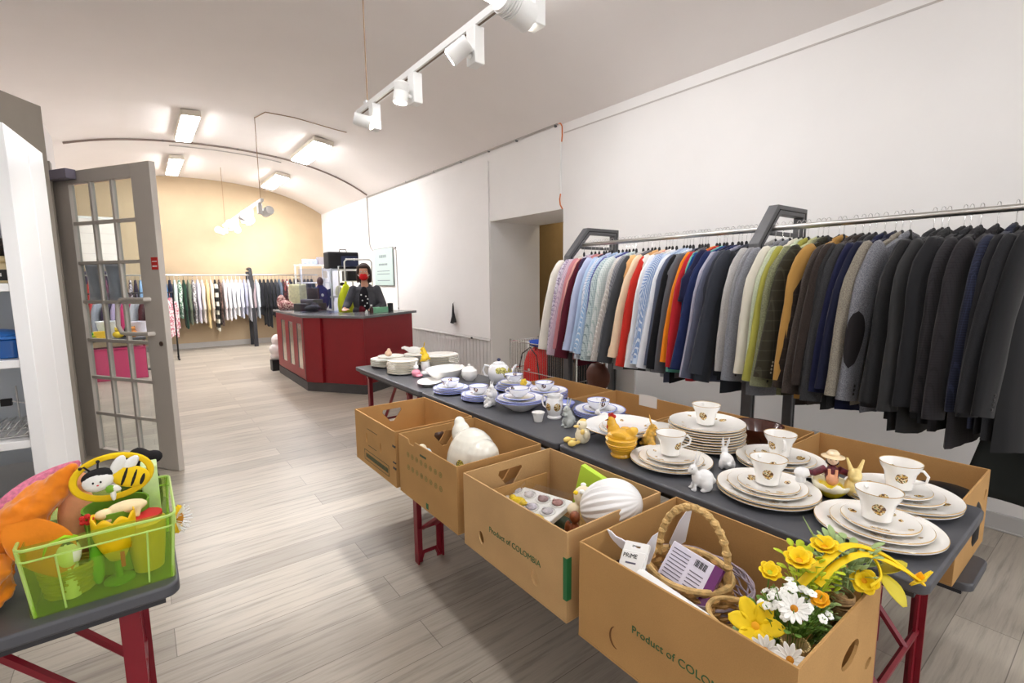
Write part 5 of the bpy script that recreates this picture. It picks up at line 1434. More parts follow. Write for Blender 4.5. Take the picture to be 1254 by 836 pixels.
# blue jacket on a bust
t = thing('display_bust','bust form wearing a blue denim jacket behind the acrylic screen','display bust',(2.36,8.25,1.0),-1.9)
t.scale = (.72,.72,.86)
MB().tube([(0,0,-1.16),(0,0,.1)],.02,8).build('pole',m_steel,t)
MB().ell((0,0,.22),(.10,.2,.24),20).ell((0,0,.42),(.06,.07,.1),16).build('denim_jacket',mat('denim_blue',(46,60,120),.9,var=.3,vscale=16),t,remesh=.012)
for s in (-1,1): MB().tube([(0,s*.17,.38),(.02,s*.23,.2),(.05,s*.2,.02)],[.06,.055,.045],10).build('sleeve',mat('denim_blue',(46,60,120),.9,var=.3,vscale=16),t)
MB().ell((.01,0,.53),(.07,.07,.09),16).build('head_form',mat('brown_wig',(90,70,66),.8),t)
MB().ell((.1,.04,.28),(.012,.03,.03),10).build('white_badge',m_paper,t)
# tote bags & scarves at the far end of the counter
t = thing('tote_bag','cream canvas tote bag with a green print on the counter end','bag',(2.01,8.27,CZ),-.3)
def tb(u,v):
    a = 2*PI*u; return (.13*math.copysign(abs(math.cos(a))**.5,math.cos(a)), .05*math.copysign(abs(math.sin(a))**.6,math.sin(a))*(1-.5*v)+.01*math.sin(3*a+5*v), .40*v)
MB().grid(tb,32,12,closeu=True).build('bag_body',mat('cream_canvas_print',(226,224,186),.9,var=.2,vscale=26),t,solid=.004)
MB().tube([(-.06,-.02,.39),(-.05,-.02,.5),(.05,-.02,.5),(.06,-.02,.39)],.006,6).build('strap',mat('cream_canvas',(226,222,196),.9),t)
t = thing('scarf_heap','heap of pink and red floral scarves at the end of the counter','scarves',(1.83,8.30,CZ),0)
MB().ell((0,0,.06),(.12,.10,.09)).ell((-.05,.05,.12),(.07,.06,.12)).ell((.09,-.03,.05),(.08,.08,.05)).build('scarves',fabric('floral_scarf',(232,196,186),'floral',(170,40,60),1.2),t,remesh=.009)
t = thing('dark_bag','dark bag slumped on the counter before the cash register','bag',(1.98,7.35,CZ),0)
MB().ell((0,0,.05),(.12,.13,.055)).ell((.04,.05,.09),(.06,.07,.045)).build('bag_body',mat('dark_textile',(42,40,46),.9),t,remesh=.009)
# yellow hi-vis bag hanging
t = thing('yellow_bag','neon yellow bag hanging behind the counter left of the woman','bag',(2.47,7.35,1.02))
def yb(u,v):
    a = 2*PI*u; r = .035+.085*math.sin(min(1.4,(1-v)*2.2)); 
    return (r*math.cos(a)*(1+.12*math.sin(4*a+5*v)), r*.5*math.sin(a), .42*v-.03)
MB().grid(yb,30,14,closeu=True).build('bag_body',mat('neon_yellow',(236,248,30),.6),t,(0,0,.0),solid=.004)
MB().ell((0,0,.41),(.02,.014,.03)).build('knot',mat('neon_yellow',(236,248,30),.6),t)

# ---- shelves behind the counter
def shelf_unit(label,x,y,w,d,hs,H,rz=0):
    t = thing('metal_shelf',label,'shelf',(x,y,0),rz)
    for sx in (-1,1):
        for sy in (-1,1): MB().box(sx*w-.015,sx*w+.015,sy*d-.015,sy*d+.015,0,H).build('post',m_white,t)
    for z in hs: MB().box(-w,w,-d,d,z-.025,z).build('shelf_board',m_white,t)
    return t
shelf_unit('white shelf unit behind the counter carrying the black suitcase',2.72,8.25,.24,.2,(.4,.85,1.22,1.66),1.665)
shelf_unit('white shelf unit at the left behind the counter end',2.60,9.55,.25,.2,(.5,1.0,1.45,1.77),1.775)
t = thing('suitcase','black suitcase lying on top of the white shelf behind the woman','suitcase',(2.72,8.25,1.666))
MB().prism(rrect(-.25,.25,-.14,.14,.03),0,.27).build('case_body',mat('black_nylon',(30,30,36),.7),t,bevel=.02)
MB().prism(rrect(-.05,.22,-.155,-.14,.004),.03,.20).build('blue_pocket',mat('navy_nylon',(44,52,84),.7),t,bevel=.004)
MB().tube([(-.06,-.1,.268),(-.05,-.1,.31),(.05,-.1,.31),(.06,-.1,.268)],.008,8).build('handle',m_black,t)
for x in (.03,.16): MB().box(x-.012,x+.012,-.162,-.154,.13,.165).build('buckle',m_white,t)
t = thing('metal_trolley','white tubular trolley frame with black baskets behind the woman','trolley',(2.82,7.75,0))
MB().tube([(-.22,0,0),(-.22,0,1.76),(-.19,0,1.80),(.19,0,1.80),(.22,0,1.76),(.22,0,0)],.013,10).build('front_frame',m_white,t)
MB().tube([(-.22,.3,0),(-.22,.3,1.70),(.22,.3,1.70),(.22,.3,0)],.011,10).build('rear_frame',m_white,t)
for z in (.5,.9,1.20,1.45):
    MB().box(-.21,.21,.0,.3,z,z+.012).build('tray',m_white,t)
    if z>.6: MB().prism(rrect(-.18,.19,.02,.28,.02),z+.013,z+.17).build('black_basket',m_black,t,bevel=.005)
t = thing('white_pots','cream ornament with dark flowers on the white shelf','ornament',(2.62,8.15,1.221))
MB().lathe([(0,0),(.05,0),(.06,.05),(.05,.12),(.03,.16),(0,.17)],18).build('vase',mat('cream_ceramic',(236,230,190),.4),t)
MB().ell((.06,0,.19),(.05,.04,.03),10).build('dark_top',m_black,t)
t = thing('basket_tray','small blue and white basket on the left shelf unit','basket',(2.55,9.5,1.776))
MB().prism(rrect(-.12,.12,-.08,.08,.02),0,.09).build('basket_body',mat('blue_white_check',(190,200,222),.7,var=.3,vscale=40),t,bevel=.005)
t = thing('grey_box','grey box on the left shelf unit behind the counter','box',(2.74,9.5,1.776))
MB().box(-.05,.06,-.08,.08,0,.13).build('box_body',mat('mauve_grey_card',(176,168,176),.7),t,bevel=.003)
# white sacks and bin left of the counter
t = thing('white_sack','white bulging sack standing beyond the left side of the counter','sack',(1.74,8.78,.0))
MB().ell((0,0,.35),(.11,.11,.1)).ell((.02,0,.5),(.09,.09,.1)).ell((0,.02,.24),(.1,.1,.08)).build('sack_body',mat('white_sack_cloth',(236,232,230),.9),t,remesh=.01)
MB().box(-.09,.09,-.09,.09,0,.18).build('black_stand',m_black,t,bevel=.004)
# ---- pinboard sign on the wall
t = thing('notice_board','pale mint notice board with grey writing on the white wall','notice board',(XR-.02,9.12,1.37),-PI/2)
MB().box(-.46,.46,-.004,.012,-.01,.72).build('frame',mat('grey_aluminium',(150,158,156),.4,metal=.4),t)
MB().box(-.445,.445,-.012,-.003,.005,.705).build('board',mat('mint_white_board',(186,204,200),.6),t)
m_faint = mat('faint_grey_ink',(120,130,134),.8)
Mn = lambda x,z: flatM((x,-.0125,z),(1,0,0),(0,0,1))
for i in range(6): MB().box(-.17+.058*i,-.135+.058*i,-.0132,-.012,.53,.585).build('faded_letter',m_faint,t)
for i in range(8): MB().box(-.2+.052*i,-.165+.052*i,-.0132,-.012,.385,.42).build('faded_letter',m_faint,t)
for z in (.27,.215,.09): MB().box(-.30,.30,-.0132,-.012,z,z+.012).build('text_line',m_faint,t)
# ---- small black bag hanging on the wall
t = thing('hanging_umbrella','small folded black umbrella hanging on the white wall above the dado','umbrella',(XR-.055,6.46,.79))
MB().tube([(0,0,.32),(0,0,.26),(0,.01,.12),(0,.04,.02)],[.006,.014,.02,.03],10).tube([(0,0,.2),(0,-.035,.03)],[.012,.03],10).build('folded_cloth',m_black,t)
MB().tube([(0,0,.31),(.02,.005,.335),(.036,0,.335)],.003,6).build('hook',m_steel,t)
t = thing('wall_cable_loop','thin white cable sagging along the wooden dado','cable',(XR-.03,6.0,.55))
MB().tube([(0,1.6,.06),(0,1.1,0),(0,.6,.0),(0,.15,.05),(0,-.02,.075)],.004,6).build('cable',m_lowwall,t)
MB().box(-.012,.012,-.03,0,.06,.085).build('black_clip',m_black,t)

# ------------------------------------------------------------------ the woman
px_, py_ = 2.67, 7.10
fdir = math.atan2(-.93,-.45)
pw = thing('person','person in a grey cardigan and red face mask standing behind the red counter','person',(px_,py_,0),fdir)
skin = mat('skin',(222,168,142),.5,sss=.1)
m_card_ = mat('grey_knit',(86,86,92),.95,var=.12,vscale=30,bump=.4,bscale=200)
m_trou = mat('dark_trousers',(40,40,48),.9)
Hh = 1.76
def hand(mb, wrist, fwd, up_, side):
    w0 = Vector(wrist); f = Vector(fwd).normalized(); u = Vector(up_).normalized(); s = f.cross(u)*side
    mb.ell(tuple(w0+f*.045),(.042,.042,.018),12)
    mb.cap(w0, w0+f*.05,.024,.03,10)
    for i,(o_,L_) in enumerate(((-.030,.068),(-.011,.078),(.009,.074),(.027,.058))):
        b0 = w0+f*.075+s*o_; k1 = b0+f*L_*.5+u*.006; k2 = k1+f*L_*.42-u*.012
        mb.cap(b0,k1,.0095,.009,8); mb.cap(k1,k2,.009,.0075,8)
    b0 = w0+f*.025-s*.030; k1 = b0+f*.03-s*.025; k2 = k1+f*.03-s*.006
    mb.cap(b0,k1,.013,.011,8); mb.cap(k1,k2,.011,.009,8)
# local: +x forward, +y = her left; she leans slightly over the counter
RS = Vector((.02,-.165,1.335)); LS = Vector((.02,.165,1.335))
RE = Vector((.12,-.25,1.12)); RW = Vector((.34,-.26,1.072)); LE = Vector((.06,.25,1.10)); LW = Vector((.25,.15,1.06))
HC_ = Vector((.085,0,1.572))
bd_ = MB()
bd_.ell((.01,0,1.18),(.115,.155,.22),20).ell((.0,0,.98),(.13,.17,.16),18).ell((.01,0,1.30),(.09,.165,.08),16)
bd_.cap((.015,0,1.34),(.05,0,1.49),.056,.05,14)
bd_.ell(tuple(HC_),(.098,.078,.118),22).ell(tuple(HC_+Vector((.03,0,-.055))),(.062,.056,.062),14).ell(tuple(HC_+Vector((.02,0,.035))),(.078,.076,.08),16)
bd_.ell(tuple(HC_+Vector((.098,0,-.008))),(.015,.012,.02),10)
for s in (-1,1): bd_.ell(tuple(HC_+Vector((-.01,s*.078,-.01))),(.016,.01,.028),10)
bd_.cap(RS,RE,.050,.042,12); bd_.cap(RE,RW,.042,.026,12); bd_.cap(LS,LE,.050,.042,12); bd_.cap(LE,LW,.042,.026,12)
for s in (-1,1):
    bd_.cap((0,s*.085,.92),(.01,s*.09,.5),.09,.06,14); bd_.cap((.01,s*.09,.5),(0,s*.09,.09),.058,.038,12); bd_.cap((-.03,s*.09,.04),(.13,s*.1,.035),.038,.032,12)
hand(bd_, RW, (1,.1,-.10), (.12,0,1), 1); hand(bd_, LW, (1,-.45,-.1), (.1,0,1), -1)
bd_.build('body',skin,pw,remesh=.0065,sm=2)
hr_ = MB().ell(tuple(HC_+Vector((-.03,0,.035))),(.108,.100,.118),20).ell(tuple(HC_+Vector((-.065,0,-.06))),(.06,.095,.12),16).ell(tuple(HC_+Vector((.058,0,.092))),(.05,.078,.034),14)
for s in (-1,1): hr_.ell(tuple(HC_+Vector((.0,s*.088,-.035))),(.052,.024,.11),12); hr_.ell(tuple(HC_+Vector((.04,s*.078,.05))),(.035,.02,.06),12)
hr_.build('hair',mat('dark_brown_hair',(52,34,28),.7,bump=.5,bscale=120),pw,remesh=.007,sm=3)
MB().ell(tuple(HC_+Vector((.072,0,-.052))),(.056,.062,.054),18).build('face_mask',mat('red_mask_cloth',(216,20,24),.8),pw)
for s in (-1,1): MB().tube([tuple(HC_+Vector((.10,s*.05,-.045))),tuple(HC_+Vector((.06,s*.078,-.03))),tuple(HC_+Vector((.0,s*.088,-.0)))],.004,6).build('mask_strap',m_paper,pw)
for s in (-1,1):
    MB().ell(tuple(HC_+Vector((.091,s*.032,.022))),(.008,.013,.007),10).build('eye',m_bw,pw)
    MB().ell(tuple(HC_+Vector((.098,s*.032,.022))),(.003,.005,.005),8).build('pupil',m_black,pw)
cd_ = MB().ell((-.005,0,1.17),(.135,.185,.23),20).ell((-.012,0,.98),(.15,.20,.2),20).ell((-.0,0,1.31),(.105,.185,.085),16)
cd_.cap(RS,RE,.064,.058,12); cd_.cap(RE,RE.lerp(RW,.84),.056,.042,12); cd_.cap(LS,LE,.064,.058,12); cd_.cap(LE,LE.lerp(LW,.84),.056,.042,12)
cd_.ell((-.03,0,1.385),(.07,.10,.045),14)
cd_.build('cardigan',m_card_,pw,remesh=.009,sm=3)
MB().ell((.06,-.01,1.15),(.098,.085,.235),20).build('patterned_top',mat('dark_top',(30,26,32),.9),pw)
dots = [(.155,.02,1.24),(.160,-.03,1.18),(.158,.035,1.14),(.150,-.045,1.26),(.162,0,1.10),(.153,.045,1.20)]
for q in dots: MB().ell(q,(.006,.012,.012),8).build('white_dot',m_paper,pw)
MB().ell((.085,-.035,1.03),(.09,.06,.10),16).build('wine_apron',mat('wine_cloth',(120,24,40),.8),pw)
tr_ = MB()
for s in (-1,1): tr_.cap((0,s*.085,.93),(.01,s*.09,.5),.105,.078,14); tr_.cap((.01,s*.09,.5),(0,s*.09,.1),.076,.06,12)
tr_.build('trousers',m_trou,pw,remesh=.012,sm=3)
for s in (-1,1): MB().ell((.045,s*.095,.045),(.13,.05,.045),14).build('shoe',m_black,pw)

# ------------------------------------------------------------------ far clothes rail along the end wall
FY, FZ = 12.62, 1.62
def far_stand(x,lab):
    t = thing('rail_stand',lab,'clothes rack',(x,FY,0),0,'stands of the far clothes rail')
    MB().box(-.04,.04,.2,.26,0,1.70).build('post',m_fstand,t,bevel=.004)
    MB().box(-.04,.04,-.26,-.2,0,1.5).build('post',m_fstand,t,bevel=.004)
    MB().tube([(0,-.23,1.5),(0,-.12,1.76),(0,.22,1.76)],.035,4).build('slanted_top',m_fstand,t)
m_fstand = mat('anthracite_metal',(46,46,50),.5)
far_stand(2.05,'dark metal stand in the middle of the far clothes rail')
far_stand(.42,'dark metal stand of the far clothes rail beside the glass door')
tag(MB().tube([(-.9,FY,FZ),(3.55,FY,FZ)],.016,10).build('clothes_rail',m_steel),'long clothes rail along the beige end wall','clothes rail')
def far_garment(label, c, pat, c2, x, L, w, seed, cat='shirt', y=FY, z=FZ, rz=PI/2, grp='clothes on the far rail'):
    nm = 'far_cloth_%d_%d_%d_%s'%(c+(pat or 'plain',)); m = fabric(nm,c,pat,c2,2.6 if pat in('floral','check') else 1.6)
    b = MB(); r = random.Random(seed)
    def f(u,v):
        a = 2*PI*u; hw = .20*min(1,.25+v*9)*(1+.06*v)
        zz = -.10-.09*min(1,v*9)*abs(math.cos(a))**1 - (L-.10)*v
        th = w*(.55+.45*min(1,v*5))
        return (hw*math.copysign(abs(math.cos(a))**.8,math.cos(a)), th*math.sin(a)*(1+.2*math.sin(5*a+seed+4*v)), zz)
    b.grid(f,20,9,closeu=True)
    for s in (-1,1): b.tube([(s*.16,0,-.19),(s*.215,0,-.30),(s*.235,.01,-.5),(s*.24,.0,-.5-min(.25,L*.25))],[.04,.05,.045,.04],8,flat=.7,up=(0,1,0))
    b.tube([(0,0,0.0),(0,0,-.1)],.003,4)
    o = b.build(cat.replace(' ','_'),m,None,(x,y,z),rz,80)
    return tag(o,label,cat,grp)
FG = [('black dotted maroon blouse',(60,28,44),'floral',(200,190,200)),('plum shirt',(60,44,70),None,None),('light denim shirt',(136,170,210),None,None),('denim blue shirt',(70,110,170),None,None),('slate navy shirt',(50,60,90),None,None),('dark navy cardigan',(38,40,60),None,None),('pale blue blouse',(180,200,226),None,None),('bright blue dress',(20,110,170),None,None),('black navy dress',(30,40,70),None,None),
 ('mint white blouse',(214,232,224),None,None),('white and green top',(226,236,224),'floral',(90,140,110)),('green dress',(44,84,62),None,None),('olive grey top',(110,120,100),None,None),('white printed blouse',(220,220,220),'floral',(120,110,110)),('lilac white blouse',(224,218,232),None,None),('ivory blouse',(240,228,214),None,None),('sand yellow dress',(232,204,146),None,None),('peach cream blouse',(240,220,200),None,None),('black and white patterned dress',(236,232,214),'hstripe',(40,36,34)),('brown dotted dress',(74,54,48),'floral',(120,90,80)),
 ('rose white blouse',(244,232,232),None,None),('snow white blouse',(246,246,248),None,None),('white ruffled blouse',(238,238,244),None,None),('bright white tunic',(250,250,250),None,None),('lavender white shirt',(218,220,238),None,None),('grey violet shirt',(168,170,190),None,None),('pale grey shirt',(200,200,208),None,None),('mauve brown blouse',(170,150,156),None,None),('white checked shirt',(224,232,240),'check',(150,170,190)),
 ('black coat',(34,34,42),None,None),('black long jacket',(28,28,34),None,None),('jet black dress',(36,36,44),None,None),('faded black jacket',(42,42,50),None,None),('charcoal coat',(56,58,68),None,None),('grey blue jacket',(86,96,112),None,None),('black and red printed dress',(40,24,28),'floral',(150,60,60)),('rosy printed blouse',(226,200,196),'floral',(150,40,50)),('dark indigo top',(40,40,60),None,None),('inky blue top',(30,34,56),None,None),('dark plum top',(50,36,48),None,None),('black knit top',(36,34,38),None,None),('smoky top',(60,58,66),None,None),('night blue blouse',(38,42,66),None,None),('dark teal blouse',(34,56,66),None,None)]
rf = random.Random(4)
x = -.12; xs_ = []
for i,(nm,c,pat,c2) in enumerate(FG):
    L = rf.uniform(.80,.98)
    if nm in ('bright blue dress','black navy dress','green dress','sand yellow dress','black and white patterned dress','brown dotted dress','jet black dress','black long jacket'): L = rf.uniform(1.02,1.16)
    prev = FG[i-1][0] if i else 'glass door'
    far_garment(trim16('%s on the far rail next to the %s'%(nm,prev)),c,pat,c2,x,L,.032,i*3+1,'dress' if 'dress' in nm else 'jacket' if ('jacket' in nm or 'coat' in nm) else 'blouse')
    x += .082
for i,x in enumerate((-.75,-.62,-.5,-.38,-.26)):
    cc = [(200,60,60),(230,226,230),(120,60,90),(80,90,120),(220,180,190)][i]
    nm = ['coral red','chalk white','berry','dusty blue','powder pink'][i]
    far_garment('%s top at the left end of the far rail, seen through the door'%nm,cc,None,None,x,.9,.035,60+i,'blouse')

# ------------------------------------------------------------------ seen through and beside the glass door
t = thing('rail_stand','low black clothes stand behind the glass door','clothes rack',(-.05,11.3,0))
MB().tube([(-.85,0,0),(-.85,0,1.28),(.56,0,1.28),(.56,0,0)],.016,8).build('tube_frame',m_black,t)
for x in (-.85,.56): MB().tube([(x,-.22,.02),(x,.22,.02)],.014,8).build('foot',m_black,t)
def side_garment(lab,c,pat,c2,x,L,cat='blouse'):
    far_garment(lab,c,pat,c2,x,L,.035,int(x*100)+300,cat,y=11.3,z=1.28,rz=1.1,grp='clothes on the low stand')
side_garment('white blouse with red flowers at the right end of the low stand',(240,232,232),'floral',(214,110,130),.46,.80)
for i,(nm,c) in enumerate((('red',(200,40,60)),('pale mint',(200,228,220)),('dark maroon',(96,30,40)),('light grey',(190,190,200)),('hot pink',(220,60,120)),('lilac',(176,160,200)),('dark violet',(70,50,90)),('dove grey',(160,164,176)))):
    side_garment('%s blouse on the low stand behind the glass door'%nm,c,None,None,.36-.13*i,.62+.04*(i%3))
t = thing('display_table','display table with crimson front panel behind the glass door','table',(-.42,9.75,0))
MB().box(-.55,.45,-.35,.35,.60,.635).build('table_top',m_tabletop,t,bevel=.004)
for sx in (-.5,.42):
    for sy in (-.3,.3): MB().box(sx-.015,sx+.015,sy-.015,sy+.015,0,.6).build('leg',m_redmetal,t)
MB().box(-.55,-.22,-.345,-.33,.06,.58).build('red_panel',mat('deep_red_board',(150,16,26),.5),t)
for i,(x0_,x1_) in enumerate(((-.2,.0),(.02,.22),(.24,.44))):
    o = thing('pink_crate','pink plastic crate under the display table, %s'%('left one','middle one','right one')[i],'crate',(-.42+(x0_+x1_)/2,9.55,0.002))
    w2 = (x1_-x0_)/2-.01
    MB().prism(rrect(-w2,w2,-.12,.12,.01),0,.46).build('crate_body',mat('magenta_plastic',(214,70,120),.4),o,bevel=.006)
    MB().box(-w2-.006,w2+.006,-.126,.126,.46,.49).build('rim',mat('magenta_rim',(196,50,104),.4),o,bevel=.004)
toys = [('black witch hat','hat',(24,22,26),-.86,9.62,'cone',.10,.22),('salmon pink plush','plush toy',(240,140,130),-.80,9.5,'ball',.07,.2),('lime green dish','dish',(190,220,40),-.66,9.45,'disc',.12,.06),('dark green bag','bag',(40,70,50),-.78,9.8,'ball',.11,.26),('yellow toy bus','toy',(244,200,40),-.50,9.45,'box',.08,.12),('white plastic tub','tub',(236,238,244),-.42,9.7,'tub',.14,.24),('black pointed hat','hat',(26,24,30),-.18,9.62,'cone',.10,.26),('yellow plush chick','plush toy',(246,216,60),-.30,9.48,'ball',.07,.16),('white floral tub','tub',(232,226,240),-.05,9.6,'tub',.12,.22),('orange doll','doll',(236,150,70),-.12,9.46,'ball',.055,.17),('blue plastic lid','lid',(40,70,150),-.72,9.62,'disc',.10,.05),('small green toy','toy',(80,170,80),-.60,9.58,'ball',.05,.1)]
for i,(nm,cat,c,x,y,sh,r,h) in enumerate(toys):
    t = thing(cat.replace(' ','_'),'%s on the display table behind the glass door'%nm,cat,(x,y,.6355),0,None)
    m = mat('toy_'+nm.replace(' ','_'),c,.6,var=.1)
    b = MB()
    if sh=='cone': b.lathe([(0,0),(r*1.25,0),(r*1.25,.01),(r*.75,.02),(r*.3,h*.7),(0,h)],18)
    elif sh=='ball': b.ell((0,0,h*.35),(r,r*.8,h*.35),14).ell((0,0,h*.8),(r*.6,r*.6,h*.2),12).ell((r*.4,0,h*.97),(r*.15,r*.15,r*.2),8).ell((-r*.4,0,h*.97),(r*.15,r*.15,r*.2),8)
    elif sh=='disc': b.lathe([(0,0),(r*.6,0),(r,h),(r*.95,h),(r*.5,h*.3),(0,h*.3)],20)
    elif sh=='tub': b.lathe([(0,0),(r*.75,0),(r,h),(r*1.06,h),(r*1.06,h+.012),(r*.94,h+.01),(r*.7,.01),(0,.01)],22)
    else: b.box(-r,r,-r*.6,r*.6,.015,h).ell((-r*.6,-r*.6,.02),.02,8).ell((r*.6,-r*.6,.02),.02,8)
    b.build('toy_body',m,t)
t = thing('display_stand','slim black stand with a white bowl behind the glass door','stand',(.12,10.3,0))
MB().tube([(0,0,.01),(0,0,.62)],.012,8).build('pole',m_black,t)
MB().lathe([(0,0),(.12,0),(.12,.015),(0,.02)],20).build('base',m_black,t)
MB().lathe([(0,.62),(.05,.62),(.11,.72),(.10,.72),(.05,.64),(0,.64)],20).build('bowl',mat('white_orange_bowl',(240,220,200),.5,var=.2,vscale=30),t)
t = thing('pink_garment_rack','rack of pink and beige clothes seen in the gap beside the door','clothes rack',(-.95,8.2,0))
MB().tube([(0,-.5,0),(0,-.5,1.7),(0,.5,1.7),(0,.5,0)],.014,8).build('tube_frame',m_steel,t)
for i,c in enumerate(((236,160,176),(230,200,180),(220,90,120),(240,236,230))):
    far_garment('%s garment on the rack in the gap beside the door'%('pink','sand beige','raspberry','off-white')[i],c,None,None,-.95,1.1+.05*i,.07,90+i,'dress',y=7.85+.22*i,z=1.7,rz=0,grp='clothes in the gap beside the door')
t = thing('wall_curtain_blind','white roller blind on the beige end wall, seen through the door','blind',(-.55,YF-.06,0))
MB().box(-.42,.30,-.02,.0,1.85,2.75).build('blind_cloth',mat('blind_white',(232,224,216),.8),t)
MB().tube([(-.44,-.01,2.76),(.32,-.01,2.76)],.025,10).build('roller',m_white,t)
for z in (2.05,2.25,2.45): MB().box(-.42,.30,-.022,-.02,z,z+.008).build('fold_line',mat('blind_fold_shade',(206,196,190),.8),t)  # darker strips draw the folds' shade onto the blind
t = thing('orange_stick','yellow plastic bottle on the low shelf seen through the door','bottle',(-.95,YF-.3,1.45))
MB().lathe([(0,.25),(.04,.25),(.045,.4),(.03,.5),(.02,.56),(0,.56)],14).build('bottle_body',mat('amber_plastic',(244,176,30),.4),t)
MB().box(-.2,.7,-.1,.2,.22,.249).build('board',mat('violet_board',(86,76,110),.6),t)
MB().box(-.2,.7,.19,.2,.0,.25).build('back_board',mat('violet_board',(86,76,110),.6),t)

# ------------------------------------------------------------------ wire cage with the red backpack by the doorway
t = thing('wire_cage','chrome wire mesh basket trolley under the shirts at the doorway','wire basket',(3.38,3.72,0))
x0_,x1_,y0_,y1_,z0_,z1_ = -.20,.20,-.52,.50,.16,.80
for sx in (x0_,x1_):
    for sy in (y0_,y1_): MB().tube([(sx,sy,0),(sx,sy,z1_+.02)],.009,8).build('corner_post',m_chrome,t)
for z in (z0_,.5,z1_): MB().tube([(x0_,y0_,z),(x1_,y0_,z),(x1_,y1_,z),(x0_,y1_,z)],.005,6,closed=True).build('rim_wire',m_chrome,t)
msh = MB()
n_ = 34
for i in range(n_): 
    y = y0_+(y1_-y0_)*i/n_; msh.tube([(x0_,y,z0_),(x0_,y,z1_)],.0022,4); msh.tube([(x1_,y,z0_),(x1_,y,z1_)],.0022,4)
for i in range(12):
    x = x0_+(x1_-x0_)*i/12; msh.tube([(x,y0_,z0_),(x,y0_,z1_)],.0022,4); msh.tube([(x,y1_,z0_),(x,y1_,z1_)],.0022,4)
for i in range(n_): y = y0_+(y1_-y0_)*i/n_; msh.tube([(x0_,y,z0_),(x1_,y,z0_)],.002,4)
msh.build('wire_mesh',m_chrome,t)
t = thing('red_backpack','bright red round-topped backpack in the wire basket','backpack',(3.36,3.98,.165),0)
def bp(u,v):
    a = 2*PI*u
    w_ = .185*math.sqrt(max(0,1-max(0,(v-.45)/.55)**2)) if v>.45 else .185
    return (.11*math.sin(a)*(.35+.65*w_/.185), w_*math.copysign(abs(math.cos(a))**.7,math.cos(a)), .58*v)
MB().grid(bp,30,16,closeu=True).build('bag_shell',mat('red_nylon',(226,26,26),.55,var=.06),t)
MB().tube([(-.115,.17,.05),(-.12,.172,.3),(-.11,.12,.50),(-.1,0,.578),(-.11,-.12,.50),(-.12,-.172,.3),(-.115,-.17,.05)],.007,6).build('black_piping',m_black,t)
MB().box(-.125,-.112,-.015,.015,.33,.35).build('zip_tag',m_paper,t)
t = thing('black_luggage','black cloth suitcases standing in the wire basket','suitcase',(3.38,3.50,.165),0)
MB().prism(rrect(-.12,.12,-.24,.22,.03),0,.57).build('case',mat('black_canvas',(32,30,30),.8),t,bevel=.02)
MB().box(-.128,-.12,-.2,-.1,.05,.5).build('grey_strap',mat('taupe_strap',(110,100,90),.8),t)
t = thing('blue_cloth','blue cloth bundle lying on top of the bags in the wire basket','cloth',(3.36,3.86,.745),0)
MB().ell((0,.1,.035),(.1,.16,.04)).ell((.0,-.08,.03),(.08,.1,.035)).build('cloth_body',mat('royal_blue_cloth',(34,72,170),.8),t,remesh=.008)
MB().box(-.105,-.098,.13,.17,-.03,.06).build('white_tag',m_paper,t)
t = thing('brown_bag','brown leather bag hanging below the shirts beside the wire basket','bag',(3.1,2.86,.50))
MB().ell((0,0,.12),(.07,.13,.13)).ell((0,.02,.02),(.06,.10,.07)).build('bag_body',mat('brown_leather',(104,60,44),.5,var=.1),t,remesh=.008)
MB().tube([(0,-.08,.2),(0,-.03,.40),(0,.03,.40),(0,.08,.2)],.006,6).build('strap',mat('brown_leather',(104,60,44),.5),t)
t = thing('white_board','white board standing against the stand beside the wire basket','board',(3.50,2.93,0))
MB().box(-.02,.0,-.16,.12,.0,.76).build('board_panel',m_white,t,bevel=.003)
t = thing('wall_socket','small double wall socket on the right wall below the suits','socket',(XR-.012,1.36,.33),0)
MB().box(0,.012,-.07,.07,-.02,.02).build('plate',mat('socket_grey',(206,204,202),.5),t,bevel=.002)
# dark draped cloth at the right edge
t = thing('dark_apron','dark green-black cloth hanging below the suits at the right edge','cloth',(3.05,.30,.42))
def ap(u,v): return (.06*math.sin(3*u)+(-.05), -.18+.36*u*(1-.45*v)+.08*v, .42*v+.03*(1-v)*u)
MB().grid(ap,14,10).build('cloth_body',mat('black_green_cloth',(32,36,34),.9),t,solid=.004)
# ------------------------------------------------------------------ contents of the cardboard boxes
def wicker(mb, cx, cy, z0, z1, rx0, ry0, rx1, ry1, rows, r, wav, n=14, seg=72, jit=0, seed=1, off=True):
    rq = random.Random(seed)
    for i in range(rows):
        f = i/(rows-1); z = z0+(z1-z0)*f; rx = rx0+(rx1-rx0)*f**.7; ry = ry0+(ry1-ry0)*f**.7; ph = PI*(i%2)
        P = []
        for k in range(seg):
            a = 2*PI*k/seg; w = wav*math.cos(a*n+ph)
            P.append((cx+(rx+w)*math.cos(a), cy+(ry+w)*math.sin(a), z+jit*math.sin(a*3+i*1.7+seed)))
        mb.tube(P,r,6,closed=True)
m_hyac = mat('water_hyacinth',(186,142,84),.8,var=.35,vscale=45,bump=.6,bscale=260)
m_hyacl = mat('pale_water_hyacinth',(214,178,118),.8,var=.3,vscale=60,bump=.6,bscale=260)
m_twig = mat('lavender_twigs',(170,156,168),.8,var=.25,vscale=60)
BX, BY = 1.125, .700
t = thing('wicker_basket','brown braided basket with a tall arched handle in the nearest box','basket',(BX,BY,.505))
b = MB(); wicker(b,0,0,.006,.165,.065,.075,.095,.108,9,.0095,.006,12)
b.build('woven_body',m_hyac,t)
MB().lathe([(0,0),(1,0),(1,.006),(0,.006)],28,None,0,.07,.08).build('basket_bottom',m_hyac,t)
